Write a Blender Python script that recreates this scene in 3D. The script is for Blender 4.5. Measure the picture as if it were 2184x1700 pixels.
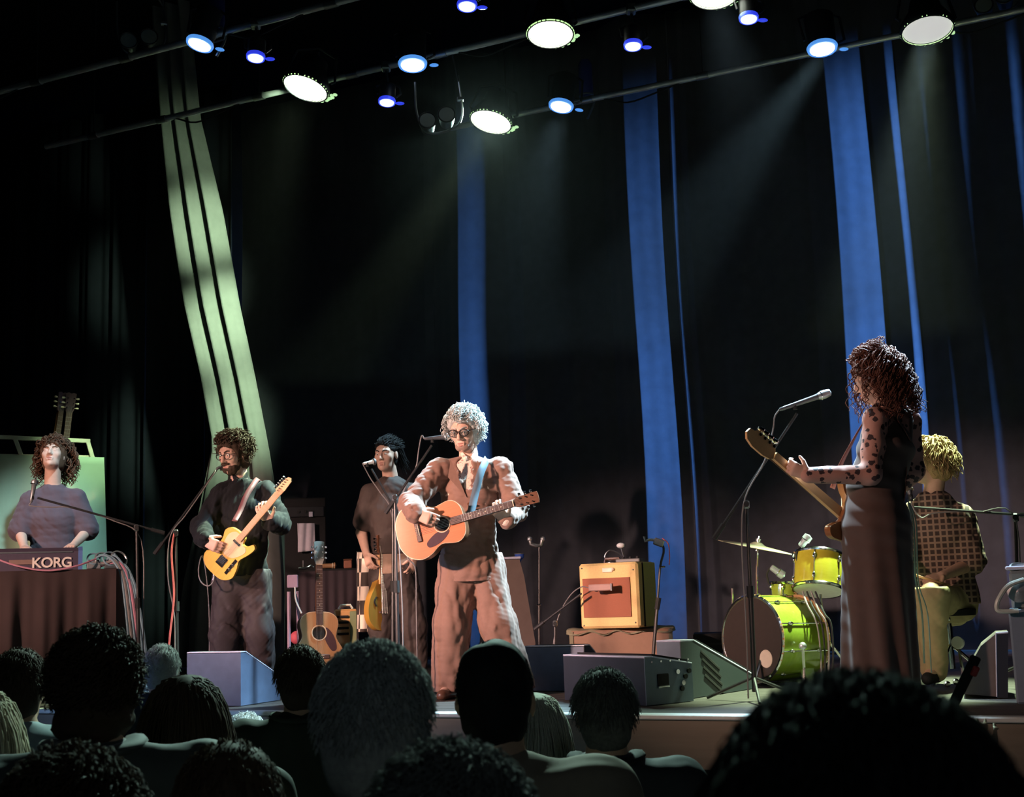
import bpy, bmesh, math, random
import numpy as np
from mathutils import Vector, Matrix

for o in list(bpy.data.objects):
    bpy.data.objects.remove(o)
scene = bpy.context.scene
C = scene.collection
rnd = random.Random(7)

# ---------------------------------------------------------------- camera
FPX = 2713.0                       # focal length in pixels of the 2184 x 1700 frame
CX, CY = 1092.0, 850.0
PSI, THE, ROL = math.radians(24.8), math.radians(8.74), math.radians(2.0)
CAM = Vector((0, 0, 1.74))
STAGE = 1.10                       # stage floor height
_f = Vector((-math.sin(PSI)*math.cos(THE), math.cos(PSI)*math.cos(THE), math.sin(THE)))
_r0 = Vector((math.cos(PSI), math.sin(PSI), 0))
_u0 = _r0.cross(_f)
_r = math.cos(ROL)*_r0 - math.sin(ROL)*_u0
_u = math.sin(ROL)*_r0 + math.cos(ROL)*_u0
cd = bpy.data.cameras.new('camera')
cam = bpy.data.objects.new('camera', cd)
C.objects.link(cam)
cam.matrix_world = Matrix(((_r.x, _u.x, -_f.x, CAM.x), (_r.y, _u.y, -_f.y, CAM.y), (_r.z, _u.z, -_f.z, CAM.z), (0, 0, 0, 1)))
cd.sensor_fit = 'HORIZONTAL'
cd.sensor_width = 36
cd.lens = 36*FPX/2184
cd.clip_start = 0.05
cd.clip_end = 100
scene.camera = cam
cd.dof.use_dof = True
cd.dof.focus_distance = 8.0
cd.dof.aperture_fstop = 9.5

# ---------------------------------------------------------------- world, exposure
w = bpy.data.worlds.new('dark hall')
scene.world = w
w.use_nodes = True
w.node_tree.nodes['Background'].inputs[0].default_value = (0.25, 0.4, 0.5, 1)
w.node_tree.nodes['Background'].inputs[1].default_value = 0.012
scene.view_settings.view_transform = 'Standard'
scene.view_settings.look = 'None'
scene.view_settings.gamma = 1
scene.view_settings.use_curve_mapping = False
scene.view_settings.exposure = 0.0

# pixel of the photograph -> point of the place
def ray(px, py):
    return (_f*FPX + _r*(px-CX) + _u*(CY-py)).normalized()
def at(px, py, Y):                 # on the plane Y = const (upstage distance)
    d = ray(px, py); return CAM + d*((Y-CAM.y)/d.y)
def atz(px, py, z):                # on the plane z = const
    d = ray(px, py); return CAM + d*((z-CAM.z)/d.z)
def atd(px, py, dist):             # at a distance from the camera
    return CAM + ray(px, py)*dist
class Frame:
    """local frame of a thing that stands on the stage: x to the viewer's right, y away, z up"""
    def __init__(s, px, py, z=STAGE, base=None, turn=0):
        s.o = atz(px, py, z) if base is None else Vector(base)
        d = (s.o-CAM); d.z = 0; d.normalize()
        s.d = d; s.rz = math.atan2(-d.x, d.y) + turn
        s.M = Matrix.Translation(s.o) @ Matrix.Rotation(s.rz, 4, 'Z')
        s.I = s.M.inverted()
    def p(s, px, py, dy=0.0):      # pixel at a depth dy behind the base -> local point
        r = ray(px, py); n = s.d
        t = ((s.o-CAM).dot(n)+dy)/r.dot(n)
        return s.I @ (CAM + r*t)
    def l(s, wp): return s.I @ Vector(wp)

# ---------------------------------------------------------------- stage lights
def spot(name, loc, target, energy, col, ang, blend=0.4, rad=0.08):
    d = bpy.data.lights.new(name, 'SPOT')
    d.energy = energy; d.color = col; d.spot_size = math.radians(ang); d.spot_blend = blend; d.shadow_soft_size = rad
    o = bpy.data.objects.new(name, d); C.objects.link(o)
    o.location = loc
    o.rotation_euler = (Vector(target)-Vector(loc)).to_track_quat('-Z', 'Y').to_euler()
    return o
ZP = 5.8                           # height of the lighting pipes
WARM = (1.0, 0.62, 0.50)
CYAN = (0.50, 0.83, 1.0)
GREEN = (0.72, 1.0, 0.62)
BLUE = (0.12, 0.36, 1.0)
# front-of-house warm wash: a row of spots hung over the audience to the left
FOH = Vector((-7.2, 0.8, 3.6))
for k, (tgt, e, ang) in enumerate((((-7.3, 7.5, 2.15), 2200, 22), ((-5.4, 7.2, 2.0), 2300, 22), ((-3.6, 7.2, 2.0), 2300, 22), ((-2.6, 9.4, 1.7), 2500, 20), ((-1.1, 7.2, 1.9), 1000, 23))):
    spot('front_wash_light', FOH+Vector((0.22*k, 0, 0)), tgt, e, WARM, ang, 0.85, 0.10)
spot('front_wash_light', (-4.7, 0.2, 3.6), (-4.85, 8.3, 1.75), 2900, WARM, 15, 0.9, 0.10)
spot('front_blue_light', (-9.0, 1.0, 3.4), (-5.0, 6.6, 1.3), 600, (0.30, 0.5, 1.0), 30, 0.8, 0.1)
# back and side lights from the lamps seen on the pipes
spot('back_light', atz(1195, 234, ZP-0.15), (-3.55, 7.15, 2.5), 4500, CYAN, 20, 0.5, 0.08)
spot('back_light', atz(1755, 110, ZP-0.15), (-3.6, 7.1, 2.2), 7000, CYAN, 22, 0.5, 0.08)
spot('back_light', atz(1047, 262, ZP-0.15), (-5.55, 7.4, 2.5), 4500, GREEN, 17, 0.6, 0.08)
spot('back_light', atz(1195, 234, ZP-0.15), (-5.4, 7.4, 2.0), 2600, CYAN, 15, 0.6, 0.08)
spot('back_light', atz(1195, 234, ZP-0.15), (-4.98, 8.47, 2.7), 1500, CYAN, 14, 0.6, 0.08)
spot('back_light', atz(425, 98, ZP-0.15), atz(112, 1477, STAGE)+Vector((0, 0, 1.6)), 900, CYAN, 20, 0.8, 0.08)
spot('back_light', atz(1525, -10, ZP-0.15), (-1.3, 6.8, 2.4), 2000, (0.6, 0.85, 1.0), 30, 0.6, 0.1)
spot('back_light', atz(1978, 66, ZP-0.15), (-1.20, 7.10, 2.70), 11000, (0.5, 0.78, 1.0), 13, 0.6, 0.08)
spot('drum_light', atz(1978, 66, ZP-0.15), (-1.4, 8.2, 1.8), 6500, GREEN, 30, 0.6, 0.1)
for q_, e_ in (((430, 280), 700), ((455, 470), 1900), ((490, 680), 2600), ((530, 880), 2200)):
    spot('drape_light', atz(652, 189, ZP-0.15), at(q_[0], q_[1], 10.0), e_, GREEN, 20, 1.0, 0.1)
spot('rack_light', atz(545, 127, ZP-0.15), at(150, 1070, 8.6), 900, GREEN, 15, 0.9, 0.1)
spot('crowd_light', atz(1047, 262, ZP-0.15), (-1.6, 2.4, 1.5), 2600, (0.62, 1.0, 0.85), 60, 0.6, 0.1)
# blue lamps in the right wing rake along the back curtain
for z0, z1, e in ((6.2, 4.7, 11000), (2.7, 2.4, 13000)):
    spot('curtain_light', (4.6, 11.3, z0), (-3.1, 13.35, z1), e, BLUE, 40, 0.8, 0.08)
# added fill behind the camera, lifts the backs of the heads; no seen source
spot('rear_fill_light', (3.0, -4.5, 4.2), (-2.0, 3.0, 1.4), 65, (0.62, 0.80, 0.90), 80, 1.0, 0.3)
# ---------------------------------------------------------------- materials
MATS = {}
def mat(name, col, rough=0.6, metal=0.0, var=0.12, scale=30.0, bump=0.0, spec=0.5, sheen=0.0, emit=None, estr=0.0, trans=0.0, coat=0.0):
    if name in MATS: return MATS[name]
    m = bpy.data.materials.new(name); MATS[name] = m
    m.use_nodes = True
    nt = m.node_tree; b = nt.nodes['Principled BSDF']
    b.inputs['Roughness'].default_value = rough
    b.inputs['Metallic'].default_value = metal
    b.inputs['Specular IOR Level'].default_value = spec
    b.inputs['Sheen Weight'].default_value = sheen
    b.inputs['Transmission Weight'].default_value = trans
    b.inputs['Coat Weight'].default_value = coat
    c = (*col, 1)
    if emit:
        b.inputs['Emission Color'].default_value = (*emit, 1)
        b.inputs['Emission Strength'].default_value = estr
    tc = nt.nodes.new('ShaderNodeTexCoord')
    nz = nt.nodes.new('ShaderNodeTexNoise'); nz.inputs['Scale'].default_value = scale; nz.inputs['Detail'].default_value = 3
    nt.links.new(tc.outputs['Object'], nz.inputs['Vector'])
    mx = nt.nodes.new('ShaderNodeMix'); mx.data_type = 'RGBA'
    mx.inputs['A'].default_value = tuple(max(0, x*(1-var)) for x in col)+(1,)
    mx.inputs['B'].default_value = tuple(min(1, x*(1+var)) for x in col)+(1,)
    nt.links.new(nz.outputs['Fac'], mx.inputs['Factor'])
    nt.links.new(mx.outputs['Result'], b.inputs['Base Color'])
    if bump:
        bp = nt.nodes.new('ShaderNodeBump'); bp.inputs['Strength'].default_value = bump; bp.inputs['Distance'].default_value = 0.01
        nt.links.new(nz.outputs['Fac'], bp.inputs['Height']); nt.links.new(bp.outputs['Normal'], b.inputs['Normal'])
    return m
def pattern(name, kind, a, b_, scale=10.0, rough=0.8, **kw):
    """two-colour procedural materials: wood grain, checks, plaid, lace"""
    if name in MATS: return MATS[name]
    m = mat(name, a, rough, **kw); nt = m.node_tree; b = nt.nodes['Principled BSDF']
    tc = nt.nodes['Texture Coordinate']
    mx = nt.nodes.new('ShaderNodeMix'); mx.data_type = 'RGBA'
    mx.inputs['A'].default_value = (*a, 1); mx.inputs['B'].default_value = (*b_, 1)
    def N(t): return nt.nodes.new(t)
    if kind == 'wood':
        mp = N('ShaderNodeMapping'); mp.inputs['Scale'].default_value = (scale*0.08, scale, scale)
        nt.links.new(tc.outputs['Object'], mp.inputs['Vector'])
        t = N('ShaderNodeTexNoise'); t.inputs['Scale'].default_value = 3; t.inputs['Detail'].default_value = 4
        nt.links.new(mp.outputs['Vector'], t.inputs['Vector']); fac = t.outputs['Fac']
    elif kind == 'check':
        t = N('ShaderNodeTexChecker'); t.inputs['Scale'].default_value = scale
        nt.links.new(tc.outputs['Object'], t.inputs['Vector']); fac = t.outputs['Fac']
    elif kind == 'plaid':
        sp = N('ShaderNodeSeparateXYZ'); nt.links.new(tc.outputs['Object'], sp.inputs[0])
        outs = []
        for ax in ('X', 'Z'):
            mu = N('ShaderNodeMath'); mu.operation = 'MULTIPLY'; mu.inputs[1].default_value = scale*6.2832
            nt.links.new(sp.outputs[ax], mu.inputs[0])
            si = N('ShaderNodeMath'); si.operation = 'SINE'; nt.links.new(mu.outputs[0], si.inputs[0])
            gt = N('ShaderNodeMath'); gt.operation = 'GREATER_THAN'; gt.inputs[1].default_value = 0.55
            nt.links.new(si.outputs[0], gt.inputs[0]); outs.append(gt)
        ad = N('ShaderNodeMath'); ad.operation = 'MAXIMUM'
        nt.links.new(outs[0].outputs[0], ad.inputs[0]); nt.links.new(outs[1].outputs[0], ad.inputs[1])
        fac = ad.outputs[0]
    elif kind == 'lace':
        t = N('ShaderNodeTexVoronoi'); t.inputs['Scale'].default_value = scale
        nt.links.new(tc.outputs['Object'], t.inputs['Vector'])
        n2 = N('ShaderNodeTexNoise'); n2.inputs['Scale'].default_value = scale*2.2
        nt.links.new(tc.outputs['Object'], n2.inputs['Vector'])
        su = N('ShaderNodeMath'); su.operation = 'MULTIPLY_ADD'; su.inputs[1].default_value = 0.55
        nt.links.new(n2.outputs['Fac'], su.inputs[0]); nt.links.new(t.outputs['Distance'], su.inputs[2])
        gt = N('ShaderNodeMath'); gt.operation = 'GREATER_THAN'; gt.inputs[1].default_value = 0.66
        nt.links.new(su.outputs[0], gt.inputs[0]); fac = gt.outputs[0]
    elif kind == 'speckle':
        t = N('ShaderNodeTexNoise'); t.inputs['Scale'].default_value = scale
        nt.links.new(tc.outputs['Object'], t.inputs['Vector'])
        gt = N('ShaderNodeMath'); gt.operation = 'GREATER_THAN'; gt.inputs[1].default_value = 0.62
        nt.links.new(t.outputs['Fac'], gt.inputs[0]); fac = gt.outputs[0]
    nt.links.new(fac, mx.inputs['Factor'])
    nt.links.new(mx.outputs['Result'], b.inputs['Base Color'])
    return m

# ---------------------------------------------------------------- mesh building
class MB:
    def __init__(s): s.v = []; s.f = []; s.mi = []
    def _add(s, vs, fs, mi=0):
        b = len(s.v); s.v += [tuple(v) for v in vs]
        s.f += [tuple(b+i for i in f) for f in fs]; s.mi += [mi]*len(fs); return s
    def box(s, c, size, R=None, bev=0.0, mi=0):
        bm = bmesh.new(); bmesh.ops.create_cube(bm, size=1)
        for v in bm.verts: v.co = Vector((v.co.x*size[0], v.co.y*size[1], v.co.z*size[2]))
        if bev: bmesh.ops.bevel(bm, geom=bm.edges[:], offset=bev, segments=1, affect='EDGES')
        c = Vector(c)
        for v in bm.verts: v.co = (R @ v.co if R else v.co) + c
        bm.verts.index_update()
        s._add([v.co for v in bm.verts], [[v.index for v in f.verts] for f in bm.faces], mi); bm.free(); return s
    def tube(s, pts, r, n=8, caps=True, mi=0, flat=None):
        pts = [Vector(p) for p in pts]
        rs = r if isinstance(r, (list, tuple)) else [r]*len(pts)
        vs, fs = [], []; prev = None
        for i, p in enumerate(pts):
            t = (pts[min(i+1, len(pts)-1)]-pts[max(i-1, 0)])
            if t.length < 1e-9: t = Vector((0, 0, 1))
            t.normalize()
            if prev is None:
                a = t.cross(Vector((0.13, 0.21, 0.97)) if abs(t.z) < 0.9 else Vector((1, 0.1, 0))).normalized()
            else:
                a = (prev - t*prev.dot(t))
                a = a.normalized() if a.length > 1e-6 else t.orthogonal().normalized()
            prev = a; b = t.cross(a)
            for k in range(n):
                w = 2*math.pi*k/n
                vs.append(p + a*(math.cos(w)*rs[i]) + b*(math.sin(w)*rs[i]*(flat or 1)))
        for i in range(len(pts)-1):
            for k in range(n):
                fs.append((i*n+k, i*n+(k+1) % n, (i+1)*n+(k+1) % n, (i+1)*n+k))
        if caps:
            fs.append(tuple(range(n-1, -1, -1))); fs.append(tuple((len(pts)-1)*n+k for k in range(n)))
        return s._add(vs, fs, mi)
    def ribbon(s, pts, w, th, center, mi=0):
        """flat band through points, its face turned away from a centre point"""
        pts = [Vector(p) for p in pts]; vs = []; c = Vector(center)
        for i, p in enumerate(pts):
            t = (pts[min(i+1, len(pts)-1)]-pts[max(i-1, 0)]).normalized()
            nr = p-c; nr.z *= 0.25; nr = (nr-t*nr.dot(t))
            nr = nr.normalized() if nr.length > 1e-5 else t.orthogonal().normalized()
            sd = t.cross(nr)
            vs += [p+sd*w/2+nr*th, p-sd*w/2+nr*th, p-sd*w/2, p+sd*w/2]
        fs = [(0, 1, 2, 3)]; n = len(pts)
        for i in range(n-1):
            for k in range(4): fs.append((i*4+k, i*4+(k+1) % 4, (i+1)*4+(k+1) % 4, (i+1)*4+k))
        b = (n-1)*4; fs.append((b+3, b+2, b+1, b))
        return s._add(vs, fs, mi)
    def lathe(s, prof, c=(0, 0, 0), axis=(0, 0, 1), n=24, mi=0, R=None):
        """prof: list of (radius, height along axis)"""
        ax = Vector(axis).normalized(); q = Vector((0, 0, 1)).rotation_difference(ax); c = Vector(c)
        vs, fs = [], []; m = len(prof)
        for r, h in prof:
            for k in range(n):
                w = 2*math.pi*k/n
                p = Vector((r*math.cos(w), r*math.sin(w), h)); vs.append(c + q @ p)
        for i in range(m-1):
            for k in range(n):
                fs.append((i*n+k, i*n+(k+1) % n, (i+1)*n+(k+1) % n, (i+1)*n+k))
        if prof[0][0] > 1e-5: fs.append(tuple(range(n-1, -1, -1)))
        if prof[-1][0] > 1e-5: fs.append(tuple((m-1)*n+k for k in range(n)))
        return s._add(vs, fs, mi)
    def cyl(s, a, b, r, r2=None, n=16, mi=0):
        a, b = Vector(a), Vector(b)
        return s.lathe([(r, 0), (r if r2 is None else r2, (b-a).length)], a, b-a, n, mi)
    def ball(s, c, r, n=10, mi=0):
        rr = (r, r, r) if not isinstance(r, (tuple, list)) else r
        vs, fs = [], []; c = Vector(c)
        for i in range(n+1):
            th = math.pi*i/n
            for k in range(2*n):
                w = math.pi*k/n
                vs.append(c+Vector((rr[0]*math.sin(th)*math.cos(w), rr[1]*math.sin(th)*math.sin(w), rr[2]*math.cos(th))))
        for i in range(n):
            for k in range(2*n):
                fs.append((i*2*n+k, (i+1)*2*n+k, (i+1)*2*n+(k+1) % (2*n), i*2*n+(k+1) % (2*n)))
        return s._add(vs, fs, mi)
    def torus(s, c, R_, r, axis=(0, 0, 1), n=28, m=8, mi=0):
        ax = Vector(axis).normalized(); q = Vector((0, 0, 1)).rotation_difference(ax); c = Vector(c)
        vs, fs = [], []
        for i in range(n):
            a = 2*math.pi*i/n
            for k in range(m):
                b = 2*math.pi*k/m; rad = R_+r*math.cos(b)
                vs.append(c+q @ Vector((rad*math.cos(a), rad*math.sin(a), r*math.sin(b))))
        for i in range(n):
            for k in range(m):
                fs.append((i*m+k, ((i+1) % n)*m+k, ((i+1) % n)*m+(k+1) % m, i*m+(k+1) % m))
        return s._add(vs, fs, mi)
    def prism(s, poly, y0, y1, mi=0, plane='xz', M=None):
        """2D outline extruded; plane xz extrudes along y, xy along z, yz along x"""
        n = len(poly)
        def P(a, b, h):
            v = {'xz': (a, h, b), 'xy': (a, b, h), 'yz': (h, a, b)}[plane]
            return M @ Vector(v) if M else v
        vs = [P(a, b, y0) for a, b in poly]+[P(a, b, y1) for a, b in poly]
        fs = [tuple(range(n)), tuple(range(2*n-1, n-1, -1))]+[(i, n+i, n+(i+1) % n, (i+1) % n) for i in range(n)]
        return s._add(vs, fs, mi)
    def grid(s, fn, nu, nv, mi=0, thick=None):
        """fn(u, v) -> point, u, v in 0..1"""
        vs = [fn(i/nu, j/nv) for j in range(nv+1) for i in range(nu+1)]
        fs = [(j*(nu+1)+i, j*(nu+1)+i+1, (j+1)*(nu+1)+i+1, (j+1)*(nu+1)+i) for j in range(nv) for i in range(nu)]
        return s._add(vs, fs, mi)
    def build(s, name, m, parent=None, smooth=False, loc=None, fix=True):
        me = bpy.data.meshes.new(name)
        me.from_pydata([tuple(v) for v in s.v], [], s.f)
        for mm in (m if isinstance(m, (list, tuple)) else [m]): me.materials.append(mm)
        if any(s.mi): me.polygons.foreach_set('material_index', s.mi)
        if fix:
            bm = bmesh.new(); bm.from_mesh(me); bmesh.ops.recalc_face_normals(bm, faces=bm.faces[:]); bm.to_mesh(me); bm.free()
        if smooth:
            me.polygons.foreach_set('use_smooth', [True]*len(me.polygons))
            if smooth != 'all':
                try: me.set_sharp_from_angle(angle=math.radians(40))
                except Exception: pass
        me.update()
        o = bpy.data.objects.new(name, me); C.objects.link(o)
        if parent: o.parent = parent
        if loc: o.location = loc
        return o
def tag(o, label=None, cat=None, group=None, kind=None):
    if label: o['label'] = label
    if cat: o['category'] = cat
    if group: o['group'] = group
    if kind: o['kind'] = kind
    return o
def thing(name, label, cat, M=None, group=None):
    o = bpy.data.objects.new(name, None); C.objects.link(o); o.empty_display_size = 0.1
    if M is not None: o.matrix_world = M
    return tag(o, label, cat, group)
def copy_tree(o, parent=None):
    c = o.copy(); C.objects.link(c); c.parent = parent
    for ch in list(o.children): copy_tree(ch, c)
    return c
def bez(ps, n=24):
    """smooth curve through points (Catmull-Rom)"""
    P = [Vector(p) for p in ps]; P = [2*P[0]-P[1]]+P+[2*P[-1]-P[-2]]
    out = []; segs = len(P)-3; per = max(2, n//segs)
    for i in range(segs):
        a, b, c, d = P[i:i+4]
        for k in range(per):
            t = k/per
            out.append(0.5*((2*b)+(c-a)*t+(2*a-5*b+4*c-d)*t*t+(3*b-a-3*c+d)*t**3))
    out.append(P[-2]); return out
def basis(x, y=None, z=None):
    """3x3 matrix from a main x axis and a hint for z (or y)"""
    X = Vector(x).normalized()
    if z is not None:
        Y = Vector(z).cross(X).normalized(); Z = X.cross(Y)
    else:
        Z = X.cross(Vector(y)).normalized(); Y = Z.cross(X)
    return Matrix((X, Y, Z)).transposed()

# ---------------------------------------------------------------- organic surfaces: smooth-blended bodies
def cone(p0, p1, r0, r1=None, k=0.02, op=1):
    return ('c', np.array(p0, np.float32), np.array(p1, np.float32), float(r0), float(r0 if r1 is None else r1), k, op)
def ell(c, r, R=None, k=0.02, op=1):
    Rm = np.array(R, np.float32) if R is not None else np.eye(3, dtype=np.float32)
    return ('e', np.array(c, np.float32), np.array(r, np.float32), Rm, None, k, op)
def oval(p0, p1, side, ab0, ab1, k=0.03, op=1):
    """tapering limb or trunk of oval section; side = direction of the first half-axis"""
    return ('o', np.array(p0, np.float32), np.array(p1, np.float32), (np.array(side, np.float32), ab0, ab1), None, k, op)
def _bound(pr):
    t = pr[0]
    if t == 'c': return (pr[1]+pr[2])/2, np.linalg.norm(pr[1]-pr[2])/2+max(pr[3], pr[4])
    if t == 'e': return pr[1], float(pr[2].max())
    m = max(max(pr[3][1]), max(pr[3][2])); return (pr[1]+pr[2])/2, np.linalg.norm(pr[1]-pr[2])/2+m
def _dist(pr, P):
    t = pr[0]
    if t == 'c':
        a, b = pr[1], pr[2]; ab = b-a; L = float(ab@ab)+1e-9
        h = np.clip(((P-a)@ab)/L, 0, 1)
        return np.linalg.norm(P-a-h[:, None]*ab, axis=1)-(pr[3]+(pr[4]-pr[3])*h)
    if t == 'e':
        q = (P-pr[1])@pr[3]/pr[2]
        k0 = np.linalg.norm(q, axis=1); k1 = np.linalg.norm(q/pr[2], axis=1)+1e-9
        return k0*(k0-1)/k1
    a, b = pr[1], pr[2]; ab = b-a; Ln = float(np.linalg.norm(ab))+1e-9; ax = ab/Ln
    side, ab0, ab1 = pr[3]; s = side-ax*float(side@ax); s = s/np.linalg.norm(s); q = np.cross(ax, s)
    d = P-a; hz = d@ax; h = np.clip(hz/Ln, 0, 1)
    A = ab0[0]+(ab1[0]-ab0[0])*h; B = ab0[1]+(ab1[1]-ab0[1])*h
    ez = hz-h*Ln; m = np.minimum(A, B)
    u = (d@s)/A; v = (d@q)/B; z_ = ez/m
    k0 = np.sqrt(u*u+v*v+z_*z_)+1e-9
    k1 = np.sqrt((u/A)**2+(v/B)**2+(z_/m)**2)+1e-9
    return k0*(k0-1)/k1
def _comb(d, e, k, op):
    if op == 1:
        h = np.maximum(k-np.abs(d-e), 0)/k
        return np.minimum(d, e)-h*h*k*0.25
    h = np.maximum(k-np.abs(d+e), 0)/k       # smooth subtraction
    return np.maximum(d, -e)+h*h*k*0.25
def sdf_mesh(prims, vox, inflate=0.0, cuts=(), disp=None, dmax=0.02, relax=1):
    """cuts: (point, outward normal) half-spaces removed; disp(P) extra offset. Returns verts, quads"""
    un = [p for p in prims if p[6] == 1]
    lo = np.min([b-r for b, r in map(_bound, un)], axis=0)-inflate-dmax-3*vox-0.02
    hi = np.max([b+r for b, r in map(_bound, un)], axis=0)+inflate+dmax+3*vox+0.02
    B = 8
    nb = np.ceil((hi-lo)/(vox*B)).astype(int)
    g = np.stack(np.meshgrid(*[np.arange(n) for n in nb], indexing='ij'), -1).reshape(-1, 3)
    cen = (lo+(g+0.5)*vox*B).astype(np.float32)
    br = vox*B*0.5*math.sqrt(3)
    def field(P, blockc=None, per=1):
        d = np.full(len(P), 1.0, np.float32)
        for pr in prims:
            if blockc is None: d = _comb(d, _dist(pr, P), pr[5], pr[6])
            else:
                c, r = _bound(pr)
                sel = np.nonzero(np.linalg.norm(blockc-c, axis=1) < r+br+pr[5]+0.03+inflate+dmax)[0]
                if len(sel) == 0: continue
                idx = (sel[:, None]*per+np.arange(per)[None]).ravel()
                d[idx] = _comb(d[idx], _dist(pr, P[idx]), pr[5], pr[6])
        d = d-inflate
        if disp is not None: d = d+disp(P)
        for pt, n in cuts:
            n = np.array(n, np.float32); n /= np.linalg.norm(n)
            d = np.maximum(d, (P-np.array(pt, np.float32))@n)
        return d
    dc = field(cen)
    act = np.abs(dc) < br*1.35+dmax+0.015
    ga, ca = g[act], cen[act]
    loc = np.stack(np.meshgrid(*[np.arange(B)]*3, indexing='ij'), -1).reshape(-1, 3)
    gi = (ga[:, None, :]*B+loc[None]).reshape(-1, 3)
    P = (lo+gi*vox).astype(np.float32)
    d = field(P, ca, B**3)
    N = nb*B
    V = np.full(tuple(N), 1.0, np.float32)
    ins = g[(~act) & (dc < 0)]
    for b in ins: V[b[0]*B:b[0]*B+B, b[1]*B:b[1]*B+B, b[2]*B:b[2]*B+B] = -1.0
    V[gi[:, 0], gi[:, 1], gi[:, 2]] = d
    S = (V < 0)
    c = np.zeros(tuple(N-1), np.int8)
    for i in (0, 1):
        for j in (0, 1):
            for k in (0, 1):
                c += S[i:N[0]-1+i, j:N[1]-1+j, k:N[2]-1+k]
    cells = np.argwhere((c > 0) & (c < 8))
    if len(cells) == 0: return np.zeros((0, 3)), np.zeros((0, 4), int)
    acc = np.zeros((len(cells), 3), np.float64); cnt = np.zeros(len(cells))
    cor = [(i, j, k) for i in (0, 1) for j in (0, 1) for k in (0, 1)]
    val = {q: V[cells[:, 0]+q[0], cells[:, 1]+q[1], cells[:, 2]+q[2]] for q in cor}
    for q in cor:
        for ax in range(3):
            if q[ax] == 0:
                q2 = list(q); q2[ax] = 1; q2 = tuple(q2)
                a, b = val[q], val[q2]; m = (a < 0) != (b < 0)
                t = np.where(m, a/(np.where(m, a-b, 1)), 0)
                pt = np.tile(np.array(q, np.float64), (len(cells), 1)); pt[:, ax] += t
                acc[m] += pt[m]; cnt[m] += 1
    vs = lo+(cells+acc/cnt[:, None])*vox
    idx = np.full(tuple(N-1), -1, np.int32); idx[cells[:, 0], cells[:, 1], cells[:, 2]] = np.arange(len(cells))
    quads = []
    for ax in range(3):
        o1, o2 = (ax+1) % 3, (ax+2) % 3
        sl0 = [slice(None)]*3; sl1 = [slice(None)]*3
        sl0[ax] = slice(0, N[ax]-1); sl1[ax] = slice(1, N[ax])
        ed = np.argwhere(S[tuple(sl0)] != S[tuple(sl1)])
        ed = ed[(ed[:, o1] > 0) & (ed[:, o2] > 0) & (ed[:, o1] < N[o1]-1) & (ed[:, o2] < N[o2]-1)]
        fl = S[ed[:, 0], ed[:, 1], ed[:, 2]]
        q = []
        for a, b in ((-1, -1), (0, -1), (0, 0), (-1, 0)):
            e = ed.copy(); e[:, o1] += a; e[:, o2] += b
            q.append(idx[e[:, 0], e[:, 1], e[:, 2]])
        q = np.stack(q, 1); q[~fl] = q[~fl][:, ::-1]
        quads.append(q[(q >= 0).all(1)])
    quads = np.concatenate(quads)
    for _ in range(relax):
        s_ = np.zeros_like(vs); n_ = np.zeros(len(vs))
        for a, b in ((0, 1), (1, 2), (2, 3), (3, 0)):
            for x, y in ((a, b), (b, a)):
                for dim in range(3): s_[:, dim] += np.bincount(quads[:, x], vs[quads[:, y], dim], len(vs))
                n_ += np.bincount(quads[:, x], minlength=len(vs))
        vs = 0.5*vs+0.5*s_/np.maximum(n_, 1)[:, None]
    return vs, quads
def mesh_np(name, vs, quads, mats, parent=None, midx=None):
    me = bpy.data.meshes.new(name)
    me.vertices.add(len(vs)); me.vertices.foreach_set('co', np.asarray(vs, np.float32).ravel())
    me.loops.add(quads.size); me.loops.foreach_set('vertex_index', np.asarray(quads, np.int32).ravel())
    me.polygons.add(len(quads)); me.polygons.foreach_set('loop_start', np.arange(0, quads.size, quads.shape[1], dtype=np.int32))
    for m in (mats if isinstance(mats, (list, tuple)) else [mats]): me.materials.append(m)
    if midx is not None: me.polygons.foreach_set('material_index', np.asarray(midx, np.int32))
    me.polygons.foreach_set('use_smooth', np.ones(len(quads), bool))
    me.update(calc_edges=True); me.validate()
    o = bpy.data.objects.new(name, me); C.objects.link(o)
    if parent: o.parent = parent
    return o
def organic(name, prims, vox, m, parent=None, **kw):
    vs, q = sdf_mesh(prims, vox, **kw)
    return mesh_np(name, vs, q, m, parent)
def wrinkle(amp, freq, seed=0, zs=1.0):
    """cloth folds: a few families of warped ridges plus fine creases"""
    r = np.random.RandomState(seed)
    n = 6
    ds = r.normal(size=(n, 3)); ds[:, 2] *= zs; ds /= np.linalg.norm(ds, axis=1)[:, None]
    ph = r.uniform(0, 6.28, n); fr = freq*np.array([0.7, 0.9, 1.2, 1.6, 2.2, 2.9])
    wt = np.array([1.0, 1.0, 0.8, 0.6, 0.4, 0.3])
    def f(P):
        P = P.astype(np.float32)
        w = 0.9*np.sin(P@np.array([11., 8, 6], np.float32)+ph[0])+0.6*np.sin(P@np.array([-7., 13, 17], np.float32)+ph[1])
        o = np.zeros(len(P), np.float32)
        for d, p, q, a in zip(ds, ph, fr, wt):
            o += a*(1.0-2.0*np.abs(np.sin(0.5*(P@(d*q).astype(np.float32))+p+w)))
        return o*(amp*0.45)
    return f
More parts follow.
